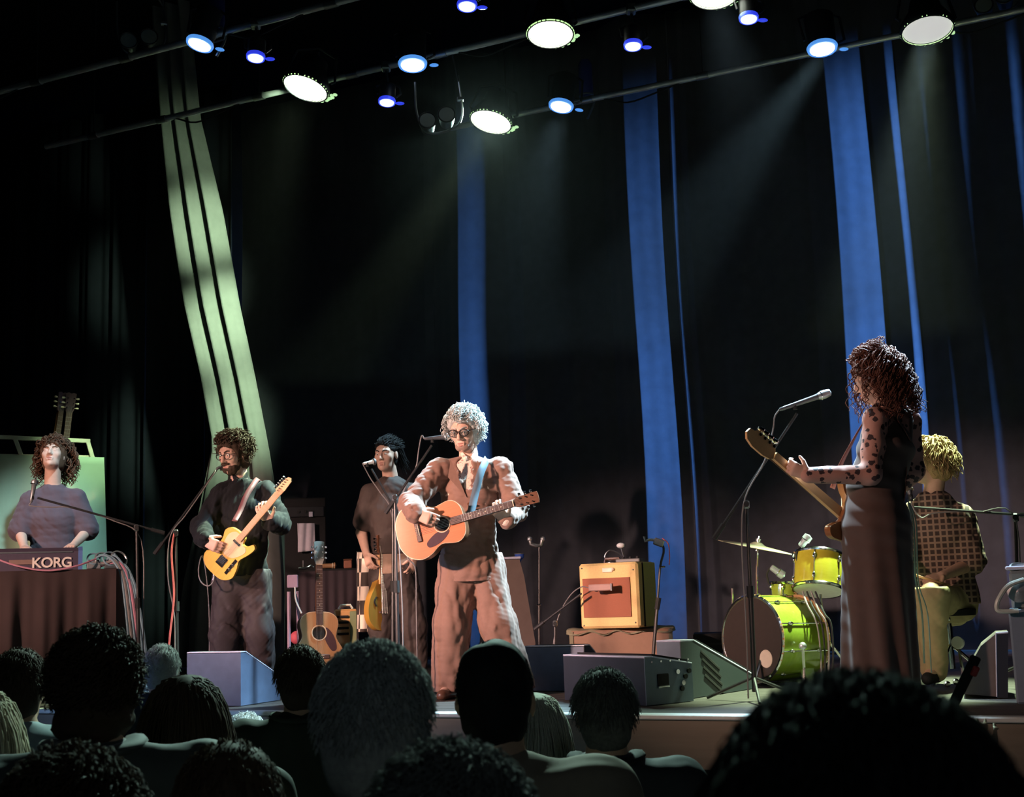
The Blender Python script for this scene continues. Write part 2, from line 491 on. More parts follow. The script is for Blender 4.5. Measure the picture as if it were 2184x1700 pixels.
# ================================================================ the setting
m_velvet = mat('curtain velvet', (0.06, 0.065, 0.08), 0.95, var=0.25, scale=9, bump=0.15, spec=0.1, sheen=0.25)
m_drape = mat('grey drape', (0.16, 0.17, 0.16), 0.95, var=0.15, scale=12, bump=0.15, spec=0.1, sheen=0.2)
m_black = mat('matt black', (0.012, 0.012, 0.014), 0.7, var=0.2, scale=20, spec=0.3)
m_wall = mat('black wall', (0.010, 0.011, 0.014), 0.9, var=0.3, scale=3, spec=0.1)
m_floor = mat('dark hall floor', (0.03, 0.028, 0.026), 0.7, var=0.3, scale=6)
m_deck = pattern('stage boards', 'wood', (0.035, 0.028, 0.024), (0.07, 0.055, 0.045), 12, 0.55)
m_fascia = pattern('stage front board', 'wood', (0.20, 0.165, 0.12), (0.28, 0.235, 0.175), 10, 0.7)
m_slat = mat('stage slats', (0.20, 0.17, 0.13), 0.7)
m_nosing = mat('stage nosing', (0.75, 0.80, 0.76), 0.35, var=0.25, scale=4)
m_metal = mat('dull steel', (0.30, 0.31, 0.32), 0.35, 0.9, var=0.2, scale=15)
m_chrome = mat('chrome', (0.75, 0.76, 0.78), 0.12, 1.0, var=0.08)
m_pipe = mat('lighting pipe', (0.45, 0.48, 0.50), 0.4, 0.6, var=0.3, scale=6)
m_fix = mat('fixture black', (0.02, 0.02, 0.024), 0.45, 0.2, var=0.2)

EDGE = 6.43                        # stage front edge
YB = 12.0                          # back curtain
tag(MB().box((-3, 2.0, -0.05), (24, 24, 0.1)).build('floor', m_floor), kind='structure')
stage = tag(MB().box((-4, (EDGE+13.6)/2+0.02, STAGE/2-0.03), (18, 13.6-EDGE-0.04, STAGE-0.06)).build('floor_stage', m_black), kind='structure')
nb = 42                            # deck boards run across the stage
bw = (13.4-EDGE-0.05)/nb
deck = MB().box((0, 0, 0), (17.9, bw-0.006, 0.03), bev=0.002).build('stage_board', m_deck, stage)
for i in range(nb):
    o = deck if i == 0 else deck.copy()
    if i: C.objects.link(o); o.parent = stage
    o.location = (-4, EDGE+0.06+bw*(i+0.5), STAGE-0.015)
tag(MB().box((-4, EDGE+0.015, STAGE-0.012), (18, 0.09, 0.026), bev=0.006).build('nosing', m_nosing, stage), 'pale metal nosing on the stage edge')
for i in range(9):
    MB().box((-12+2*i, EDGE+0.005, STAGE-0.15), (1.995, 0.03, 0.245), bev=0.003).build('fascia_board', m_fascia, stage)
MB().box((-4, EDGE+0.02, STAGE-0.30), (18, 0.05, 0.05)).build('fascia_rail', m_black, stage)
sl = MB().box((0, 0, 0), (0.013, 0.02, 0.72)).build('slat', m_slat, stage)
for i in range(260):
    o = sl if i == 0 else sl.copy()
    if i: C.objects.link(o); o.parent = stage
    o.location = (-6.2+0.0225*i, EDGE+0.005, STAGE-0.28-0.36)
MB().box((-4, EDGE+0.04, 0.4), (18, 0.02, 0.82)).build('slat_backing', m_black, stage)
tag(MB().box((-3, 13.9, 4), (24, 0.2, 8)).build('wall_back', m_wall), kind='structure')
tag(MB().box((-13.2, 2, 4), (0.2, 24, 8)).build('wall_left', m_wall), kind='structure')
tag(MB().box((5.2, 2, 4), (0.2, 24, 8)).build('wall_right', m_wall), kind='structure')
tag(MB().box((-4, 2, 8.1), (24, 24, 0.2)).build('ceiling', m_wall), kind='structure')

# ---- back curtain: vertical folds, some of them deep with a broad side turned to the right
def colX(px, Y, row=700): return at(px, row, Y).x
strips = [(915, 930, .55), (1002, 1082, .52), (1122, 1136, .75), (1218, 1236, .10), (1290, 1304, .10), (1370, 1452, .50), (1459, 1474, .95), (1492, 1503, .7), (1640, 1664, .10), (1722, 1742, .12), (1806, 1894, .48), (1942, 1962, .45)]
strX = [(colX(a, YB), colX(b, YB), k) for a, b, k in strips]
brk = [(-30.0, 0.0)]
for a_, b_, k_ in sorted(strX):
    brk += [(a_, -k_*(b_-a_)), (b_, 0.0)]
brk += [(brk[-1][0]+1.2, -0.14), (brk[-1][0]+4.0, -0.3)]
brx, bry = [b[0] for b in brk], [b[1] for b in brk]
def fold(X, z):
    s = 0.004*math.sin(X*17.0+0.6*math.sin(X*5.1))+0.002*math.sin(X*41+1.0+0.3*z)
    if X > brx[1]-0.35: s += float(np.interp(X, [brx[1]-0.35]+brx[1:], [0.0]+bry[1:]))*(1+0.05*math.sin(z*1.7))
    return s
x0, x1 = colX(560, YB)-0.3, colX(2184, YB)+0.8
nx = 1100
def cf(u, v):
    X = x0+(x1-x0)*u; z = STAGE+0.02+(7.6-STAGE)*v
    return (X+0.02*math.sin(z*1.1+X*2), YB+fold(X, z), z)
cur = MB().grid(cf, nx, 14).build('curtain', m_velvet, smooth='all', fix=False)
cur.modifiers.new('thick', 'SOLIDIFY').thickness = 0.01
tag(cur, 'tall dark velvet back curtain with blue-lit folds behind the band', 'curtain')
# ---- left masking curtain; lack of light put into a darker velvet colour
def lf(u, v):
    X = -13.0+(colX(500, 11.2)+13.0)*u; z = STAGE+0.02+(7.6-STAGE)*v
    return (X, 11.2+0.05*math.sin(X*15+0.5*math.sin(X*4))+0.02*math.sin(X*37), z)
c2 = MB().grid(lf, 420, 8).build('curtain', mat('shade-darkened velvet', (0.014, 0.017, 0.024), 0.95, var=0.25, scale=9, spec=0.1), smooth='all', fix=False)
c2.modifiers.new('thick', 'SOLIDIFY').thickness = 0.01
tag(c2, 'dark curtain with faint folds at the far left behind the keyboard player', 'curtain')
# ---- drape pulled to one side behind the guitarist in black, lit green from above
def edge(tab, y):
    for (y0, a), (y1, b) in zip(tab, tab[1:]):
        if y0 <= y <= y1: t = (y-y0)/(y1-y0); return a+(b-a)*t
    return tab[-1][1]
EL = [(-420, 300), (0, 318), (250, 338), (450, 356), (650, 386), (800, 420), (950, 446), (1100, 415), (1250, 385), (1425, 372)]
ER = [(-420, 385), (0, 400), (250, 424), (450, 470), (650, 505), (800, 537), (950, 566), (1100, 590), (1250, 602), (1425, 606)]
YD = 10.0
def df(u, v):
    y = -420+(1425+420)*v
    a, b = edge(EL, y), edge(ER, y)
    ph = u*2*math.pi*3.0+0.9*math.sin(v*3.0)
    wdt = (b-a)/230
    off = 0.30*wdt*math.sin(ph)*0.55+0.05*wdt*math.sin(2*ph+1.3+v*4)
    p = at(a+(b-a)*u, y, YD)
    return (p.x, YD+off, max(STAGE+0.01, p.z))
dr = MB().grid(df, 90, 60).build('drape', m_drape, smooth='all', fix=False)
dr.modifiers.new('thick', 'SOLIDIFY').thickness = 0.008
tag(dr, 'pale drape pulled aside, hanging slanted behind the guitarist in black', 'curtain')

# ================================================================ lighting rig
def pipe_y(px, py): return atz(px, py, ZP).y
YA, YPB, YC = pipe_y(612, 33), pipe_y(939, 115), pipe_y(1195, 225)
for nm, Y, lab, xa, xb in (('a', YA, 'lighting pipe nearest the audience, upper left of the rig', -9.5, 0.5), ('b', YPB, 'middle lighting pipe crossing the rig from left to right', -8.2, 1.0), ('c', YC, 'rearmost lighting pipe, in front of the back curtain', -4.9, 2.0)):
    t = thing('lighting_pipe', lab, 'pipe', Matrix.Translation((xa, Y, ZP)))
    MB().cyl((0, 0, 0), (xb-xa, 0, 0), 0.025, n=12).build('tube', m_pipe, t, smooth=True)
    k = 0
    x = 0.5
    while x < xb-xa-0.2:
        MB().cyl((x, 0, 0), (x+0.10, 0, 0), 0.031, n=12).build('coupler', m_metal, t, smooth=True)
        if k % 2 == 0:
            MB().cyl((x+0.05, 0, 0.02), (x+0.05, 0, 8.0-ZP), 0.006, n=6).build('hanger', m_fix, t)
        if k % 3 == 1:
            pts = bez([(x+0.2, 0, -0.02), (x+0.4, 0.01, -0.09), (x+0.65, 0, -0.06), (x+0.85, 0, -0.02)], 12)
            MB().tube(pts, 0.007, 6).build('cable', m_black, t, smooth=True)
        x += 0.75+0.35*((k*37) % 10)/10; k += 1

m_lens = mat('lit white lens', (0.9, 0.95, 0.85), 0.3, emit=(0.93, 1.0, 0.82), estr=9, var=0.02)
m_rim = mat('lit lens rim', (0.6, 0.7, 0.5), 0.3, emit=(0.62, 1.0, 0.42), estr=1.1, var=0.02)
m_lens_vignette = mat('lit lens greyed by vignette', (0.8, 0.8, 0.78), 0.3, emit=(0.95, 0.93, 0.92), estr=0.55, var=0.02)  # corner vignette put into the weaker, greyer lens emission
m_bead = mat('lit flare bead', (0.6, 0.8, 0.5), 0.3, emit=(0.6, 1.0, 0.5), estr=0.8, var=0.02)  # glowing beads stand in for lens flare dots beside the large lamps
def hang(t, c, back):
    Yn = min((YA, YPB, YC), key=lambda y: abs(y-c.y))
    Mi = t.matrix_world.inverted()
    MB().tube([Vector((-back, 0, 0)), Mi @ Vector((c.x, Yn, ZP-0.02))], 0.010, 6).build('hanger', m_fix, t)
    MB().box(Mi @ Vector((c.x, Yn, ZP)), (0.07, 0.07, 0.07), bev=0.01).build('clamp', m_metal, t)
def lamp_axis(down, toward, left):
    return Vector((-left*_r0.x-toward*_f.x, -left*_r0.y-toward*_f.y, -down)).normalized()
def big_par(px, py, lab, left, dim=False, r=0.178):
    c = atz(px, py, ZP-0.10); n = lamp_axis(1, 0.20, left)
    R = basis(n, z=_r0)            # local x = beam direction, z = stage right
    M = Matrix.Translation(c) @ R.to_4x4()
    t = thing('led_par_lamp', lab, 'stage lamp', M, 'large round stage lamps')
    MB().lathe([(0.05, -0.26), (0.10, -0.25), (0.12, -0.16), (r*1.04, -0.04), (r*1.06, 0.0), (r*1.02, 0.012), (r*0.97, 0.012), (r*0.95, -0.01)], axis=(1, 0, 0), n=32).build('housing', m_fix, t, smooth=True)
    MB().lathe([(0.0, 0.004), (r*0.6, 0.003), (r*0.93, -0.004), (r*0.955, -0.012)], axis=(1, 0, 0), n=40).build('lens', m_lens_vignette if dim else m_lens, t, smooth=True)
    g = MB().torus((0.002, 0, 0), r*1.0, 0.009, (1, 0, 0), 40, 6)
    g.build('rim', m_rim, t, smooth=True)
    for row, rr in ((0, 1.17), (1, 1.30)):
        for k in range(5):
            a = math.radians(-18-15*k-6*row)
            MB().ball((-0.02-0.03*row, -r*rr*math.sin(a), r*rr*math.cos(a)), (0.012, 0.013, 0.019), 4).build('flare_bead', m_bead, t, smooth=True)
    y = MB()
    y.tube([(-0.08, 0, r*1.02), (-0.10, 0, r*1.16), (-0.30, -0.02, r*0.9), (-0.36, -0.02, 0), (-0.30, -0.02, -r*0.9), (-0.10, 0, -r*1.16), (-0.08, 0, -r*1.02)], 0.012, 6)
    y.build('yoke', m_fix, t, smooth=True)
    hang(t, c, 0.34)
    return c, n
def small_spot(px, py, lab, col, core, left, r, estr, ring, body_len=0.30, Y=None):
    c = atz(px, py, ZP-0.12) if Y is None else at(px, py, Y); n = lamp_axis(1, 0.15, left)
    M = Matrix.Translation(c) @ basis(n, z=_r0).to_4x4()
    t = thing('spot_lamp', lab, 'stage lamp', M, 'small blue stage lamps')
    mc = mat('lit core %s' % core, (0.8, 0.9, 1), 0.3, emit={'w': (0.9, 0.97, 1.0), 'b': (0.45, 0.5, 1.0)}[core], estr=estr, var=0.02)
    mr = mat('lit ring %s' % ring, (0.1, 0.2, 0.8), 0.3, emit={'c': (0.10, 0.36, 0.95), 'd': (0.03, 0.05, 0.85)}[ring], estr=0.8, var=0.02)
    MB().lathe([(0.0, 0.006), (r*0.78, 0.002), (r*0.80, -0.004)], axis=(1, 0, 0), n=24).build('lens', mc, t, smooth=True)
    MB().lathe([(r*0.81, -0.006), (r*0.95, 0.0), (r*1.0, -0.02), (r*0.95, -0.03)], axis=(1, 0, 0), n=24).build('rim', mr, t, smooth=True)
    MB().lathe([(r*0.7, -body_len), (r*0.95, -body_len+0.02), (r*0.92, -0.03), (r*0.9, -0.02)], axis=(1, 0, 0), n=20).build('housing', m_fix, t, smooth=True)
    MB().ball((-0.01, 0.02, r*1.45), (0.012, 0.018, 0.035), 5).build('side_glint', mr, t, smooth=True)  # glowing blob painted in for the lamp's small reflection
    MB().tube([(-0.05, 0, r*1.0), (-0.08, 0, r*1.5), (-body_len*0.9, 0, r*1.35), (-body_len*1.15, 0, 0), (-body_len*0.9, 0, -r*1.35), (-0.08, 0, -r*1.1)], 0.010, 6).build('yoke', m_fix, t, smooth=True)
    hang(t, c, body_len*1.1)
    return c, n
G = {}
G[1] = big_par(652, 187, 'large round white stage lamp at the left end of the middle pipe', 0.30)
G[2] = big_par(1174, 72, 'large round white stage lamp near the top centre of the rig', 0.05, r=0.165)
G[3] = big_par(1047, 259, 'lowest large round white stage lamp, above the central curtain', 0.26)
G[4] = big_par(1524, -14, 'large round white stage lamp cut off by the top of the picture', 0.03, r=0.165)
G[5] = big_par(1978, 64, 'large round stage lamp at the upper right, greyed by vignette', 0.03, dim=True, r=0.185)
small_spot(425, 97, 'bluish white spot lamp with curved yoke, far left of the rig', None, 'w', 0.25, 0.10, 2.5, 'c')
small_spot(880, 140, 'bright white-blue spot lamp in the middle of the rig', None, 'w', 0.0, 0.11, 9, 'c')
small_spot(1196, 229, 'bluish white spot lamp to the right of the lowest large lamp', None, 'w', 0.2, 0.105, 4, 'c')
small_spot(1754, 106, 'bright white-blue spot lamp on the right side of the rig', None, 'w', 0.0, 0.115, 9, 'c')
for px, py, lab in ((545, 125, 'small deep blue lamp above the left large lamp'), (996, 15, 'small deep blue lamp at the top centre edge'), (825, 220, 'small deep blue lamp lowest in the rig, right of the left large lamp'), (1350, 100, 'small deep blue lamp between the two upper large lamps'), (1597, 42, 'small deep blue lamp at the upper right beside the cut-off lamp')):
    small_spot(px, py, lab, None, 'b', 0.05, 0.068, 3.0, 'd', 0.16, Y=YA if px in (545, 996) else YPB)
# two-lamp blinders hanging dark
m_glass = mat('dark lamp glass', (0.30, 0.34, 0.33), 0.25, 0.3, var=0.05)
for px, py, Y, lab in ((296, 82, YA, 'unlit twin lamp hanging at the far upper left'), (932, 250, YPB, 'unlit twin lamp hanging left of the lowest large lamp'), (2120, 0, YC, 'unlit twin lamp at the upper right corner')):
    c = at(px, py, Y); F = Frame(0, 0, base=c)
    t = thing('blinder_lamp', lab, 'stage lamp', F.M, 'unlit twin lamps')
    for s in (-1, 1):
        MB().lathe([(0.03, 0.16), (0.05, 0.15), (0.065, 0.02), (0.07, 0.0), (0.066, -0.004), (0.058, 0.004)], c=(s*0.073, 0, s*0.022), axis=(0, 1, -0.1), n=20).build('lamp_shell', m_fix, t, smooth=True)
        MB().lathe([(0.0, 0.0), (0.058, 0.003)], c=(s*0.073, -0.004, s*0.022), axis=(0, 1, -0.1), n=20).build('lens', m_glass, t, smooth=True)
    MB().tube(bez([(-0.16, 0.05, 0.30), (-0.15, 0.05, 0.05), (-0.08, 0.05, -0.10), (0.10, 0.05, -0.08), (0.19, 0.05, 0.03), (0.17, 0.05, 0.35)], 20), 0.009, 6).build('bracket', m_metal, t, smooth=True)
    MB().tube([(0.17, 0.05, 0.3), F.I @ Vector((c.x+0.14, Y, max(ZP, c.z+0.33)))], 0.008, 6).build('hanger', m_fix, t)
    MB().box((0.18, 0.05, 0.16), (0.05, 0.04, 0.03), bev=0.005).build('clamp', m_metal, t)
# dark moving-head bodies above two of the blue lamps
m_blueplastic = mat('dark blue housing', (0.03, 0.04, 0.22), 0.5)
for px, py, lab in ((462, 22, 'dark blue cylindrical lamp housing at the upper left'), (1249, 168, 'dark blue cylindrical lamp housing above the bluish spot lamp')):
    Y = pipe_y(px, py+50); c = at(px, py, Y)
    t = thing('lamp_housing', lab, 'stage lamp', Frame(0, 0, base=c).M, 'dark lamp housings')
    MB().lathe([(0.03, -0.16), (0.055, -0.15), (0.06, -0.1), (0.058, 0.12), (0.04, 0.16)], n=18).build('barrel', m_blueplastic, t, smooth=True)
    MB().tube(bez([(0.06, 0, -0.13), (0.06, -0.01, -0.22), (0.0, -0.02, -0.36)], 10), 0.011, 6).build('arm', m_metal, t, smooth=True)
    MB().torus((0, 0, -0.15), 0.055, 0.008).build('collar', m_metal, t, smooth=True)
# ================================================================ gear builders
m_stand = mat('black stand enamel', (0.05, 0.048, 0.05), 0.35, 0.5, var=0.2)
m_rubber = mat('black rubber', (0.015, 0.015, 0.016), 0.8)
m_mic = mat('microphone grey', (0.10, 0.10, 0.11), 0.4, 0.4)
m_grille = mat('microphone grille', (0.45, 0.46, 0.48), 0.4, 0.8, scale=400, var=0.4)
m_cable = mat('grey cable', (0.22, 0.20, 0.20), 0.6)
m_redcable = mat('red cable', (0.55, 0.10, 0.09), 0.55)
m_bluecable = mat('blue grey cable', (0.20, 0.32, 0.40), 0.55)
m_pinkcable = mat('pink cable', (0.50, 0.22, 0.30), 0.55)
def V(*a): return Vector(a)
def mic_stand(F, lab, base, clutch, tail, head, legs='tripod', r=0.011, group='microphone stands'):
    """base, clutch, tail, head: local points"""
    base, clutch, tail, head = map(Vector, (base, clutch, tail, head))
    t = thing('microphone_stand', lab, 'microphone stand', F.M @ Matrix.Translation(base), group)
    L = lambda p: Vector(p)-base
    c = L(clutch)
    top = c
    MB().tube([V(0, 0, 0.05), top*0.55], r*1.25, 8).build('lower_pole', m_stand, t, smooth=True)
    MB().tube([top*0.5, top], r*0.85, 8).build('upper_pole', m_stand, t, smooth=True)
    MB().tube([top*0.52, top*0.58], r*1.8, 8).build('pole_grip', m_rubber, t, smooth=True)
    bd = (L(head)-L(tail)).normalized()
    MB().tube([L(tail), L(head)], r*0.75, 8).build('boom_arm', m_stand, t, smooth=True)
    MB().tube([L(tail), L(tail)+bd*0.10], r*1.35, 8).build('boom_weight', m_stand, t, smooth=True)
    MB().box(c, (0.035, 0.04, 0.05), bev=0.008).build('clutch', m_metal, t)
    MB().cyl(c+V(0, -0.05, 0), c+V(0, -0.015, 0), 0.016, n=10).build('clutch_knob', m_rubber, t, smooth=True)
    for k in range(3):
        a = 0.6+2*math.pi*k/3
        MB().tube([V(0, 0, 0.13), V(0.30*math.cos(a), 0.30*math.sin(a), 0.012)], 0.009, 6).build('leg', m_stand, t, smooth=True)
    return t
def microphone(F, lab, tailp, headp, kind='vocal', cable=None, mc=None, group=None):
    a, b = Vector(tailp), Vector(headp)
    t = thing('microphone', lab, 'microphone', F.M @ Matrix.Translation(a), group)
    d = (b-a); L = d.length; n = d.normalized()
    if kind == 'vocal':
        MB().lathe([(0.006, 0), (0.010, 0.004), (0.012, 0.03), (0.017, L*0.72), (0.020, L*0.74)], axis=n, n=14).build('handle', mc or m_mic, t, smooth=True)
        MB().lathe([(0.018, L*0.74), (0.025, L*0.80), (0.026, L*0.88), (0.020, L*0.97), (0.0, L)], axis=n, n=16).build('grille', m_grille, t, smooth=True)
        MB().torus(n*L*0.80, 0.0255, 0.003, n).build('grille_band', m_chrome, t, smooth=True)
    else:
        R = basis(n, z=(0, 0, 1))
        MB().box(n*L*0.5, (L, 0.034, 0.05), R=R, bev=0.006).build('body', mat('dusty microphone case', (0.42, 0.24, 0.20), 0.6), t)
        MB().box(n*L*0.97, (0.012, 0.038, 0.054), R=R).build('face_plate', m_mic, t)
    MB().tube([n*L*0.3-V(0, 0, 0.03), n*L*0.3, n*L*0.5], 0.013, 8).build('clip', m_rubber, t, smooth=True)
    if cable:
        MB().tube(bez([V(0, 0, 0)]+[Vector(p)-a for p in cable], 40), 0.0045, 6).build('cable', m_cable, t, smooth=True)
    return t

# ---- guitars (local x along the neck, z across, face towards -y)
m_spruce = pattern('red-stained guitar top', 'wood', (0.58, 0.15, 0.055), (0.66, 0.20, 0.08), 40, 0.3)
m_mahog = pattern('dark mahogany', 'wood', (0.10, 0.04, 0.02), (0.17, 0.07, 0.035), 30, 0.3)
m_oldtop = pattern('worn natural guitar top', 'wood', (0.42, 0.22, 0.10), (0.55, 0.32, 0.16), 40, 0.4)
m_butter = pattern('butterscotch body', 'wood', (0.72, 0.38, 0.06), (0.85, 0.50, 0.12), 25, 0.25)
m_sunb = pattern('amber sunburst body', 'wood', (0.50, 0.20, 0.04), (0.32, 0.24, 0.04), 14, 0.25)
m_maple = pattern('maple neck', 'wood', (0.70, 0.40, 0.18), (0.80, 0.50, 0.25), 30, 0.35)
m_rose = mat('rosewood', (0.10, 0.05, 0.04), 0.5)
m_ivory = mat('ivory plastic', (0.75, 0.62, 0.45), 0.35)
m_white = mat('white plastic', (0.80, 0.80, 0.78), 0.4)
m_guard = mat('dark pickguard', (0.10, 0.06, 0.07), 0.12)
m_hole = mat('sound hole dark', (0.01, 0.008, 0.006), 0.9)
m_string = mat('steel strings', (0.6, 0.6, 0.6), 0.3, 0.9)
m_green_cloth = mat('pale green cloth', (0.36, 0.52, 0.36), 0.9, var=0.12, scale=8)
def smooth_outline(pts, n=72):
    P = [Vector((a, b, 0)) for a, b in pts]; out = []; m = len(P)
    per = max(3, n//m)
    for i in range(m):
        a, b, c, d = P[i-1], P[i], P[(i+1) % m], P[(i+2) % m]
        for k in range(per):
            t = k/per; v = 0.5*((2*b)+(c-a)*t+(2*a-5*b+4*c-d)*t*t+(3*b-a-3*c+d)*t**3); out.append((v.x, v.y))
    return out
HALF = [(0.0, 0.045), (0.012, 0.10), (0.05, 0.158), (0.11, 0.192), (0.16, 0.198), (0.22, 0.178), (0.275, 0.142), (0.31, 0.131), (0.35, 0.138), (0.40, 0.148), (0.445, 0.138), (0.48, 0.10), (0.492, 0.045)]
def spread(o, locs):
    o.location = locs[0]
    for l in locs[1:]:
        c = o.copy(); C.objects.link(c); c.parent = o.parent; c.location = l
def acoustic(M, lab, top, side, red=False, hs_mat=None, name='acoustic_guitar', group='acoustic guitars'):
    t = thing(name, lab, 'guitar', M, group)
    out = smooth_outline(HALF+[(x, -w) for x, w in reversed(HALF)], 104)
    MB().prism(out, -0.045, 0.055).build('body', side, t, smooth=True)
    MB().prism([(0.246+(x-0.246)*1.012, z*1.012) for x, z in out], -0.052, -0.046).build('soundboard', top, t)
    MB().prism([(0.246+(x-0.246)*1.02, z*1.02) for x, z in out], -0.0535, -0.0505).build('binding', m_ivory, t)
    MB().prism([(0.246+(x-0.246)*1.0, z*1.0) for x, z in out], -0.0555, -0.0530).build('soundboard', top, t)
    hole = [(0.335+0.05*math.cos(2*math.pi*k/28), 0.05*math.sin(2*math.pi*k/28)) for k in range(28)]
    MB().prism(hole, -0.0575, -0.0550).build('sound_hole', m_hole, t)
    MB().torus((0.335, -0.0575, 0), 0.057, 0.004, (0, 1, 0)).build('rosette', m_ivory, t, smooth=True)
    pg = smooth_outline([(0.30, -0.045), (0.255, -0.06), (0.20, -0.10), (0.21, -0.135), (0.27, -0.13), (0.335, -0.10), (0.375, -0.06), (0.36, -0.05), (0.335, -0.062)], 48)
    MB().prism(pg, -0.0585, -0.0555).build('pickguard', m_guard, t)
    b = MB().box((0.155, -0.061, 0), (0.035, 0.012, 0.16), bev=0.004)
    b.build('bridge', m_rose, t)
    MB().box((0.163, -0.068, 0), (0.004, 0.008, 0.075)).build('saddle', m_ivory, t)
    for k in range(6): MB().ball((0.146, -0.068, -0.03+0.012*k), 0.004, 4).build('bridge_pin', m_ivory, t)
    MB().box((0.625, -0.062, 0), (0.46, 0.012, 0.05), bev=0.002).build('fretboard', m_rose, t)
    MB().prism([(0.48, -0.027), (0.86, -0.022), (0.86, 0.022), (0.48, 0.027)], -0.058, -0.032).build('neck', side, t)
    s = 0.645
    spread(MB().box((0, 0, 0), (0.0025, 0.002, 0.048)).build('fret', m_string, t), [(0.86-s*(1-2**(-k/12)), -0.0685, 0) for k in range(16)])
    for k in (3, 5, 7, 9, 12):
        p = 0.86-s*(1-2**(-(k-0.5)/12)); MB().ball((p, -0.068, 0), (0.005, 0.0015, 0.005), 4).build('fret_marker', m_ivory, t)
    MB().box((0.862, -0.066, 0), (0.006, 0.012, 0.046)).build('nut', m_ivory, t)
    hs = [(0.862, -0.023), (0.90, -0.036), (1.04, -0.040), (1.045, -0.02), (1.045, 0.02), (1.04, 0.040), (0.90, 0.036), (0.862, 0.023)]
    h = MB().prism(hs, -0.060, -0.044).build('headstock', hs_mat or m_mahog, t)
    for k in range(6):
        s_ = 1 if k % 2 else -1; xx = 0.915+0.042*(k//2)
        MB().box((xx, -0.052, s_*0.053), (0.018, 0.012, 0.022), bev=0.004).build('tuner', m_chrome, t)
        MB().cyl((xx, -0.074, s_*0.022), (xx, -0.058, s_*0.022), 0.005, n=8).build('tuner_post', m_chrome, t)
    for k in range(6):
        z = -0.028+0.0112*k; MB().tube([(0.150, -0.071, z), (0.862, -0.0715, z*0.75), (0.93, -0.066, z)], 0.0009, 3).build('string', m_string, t)
    return t
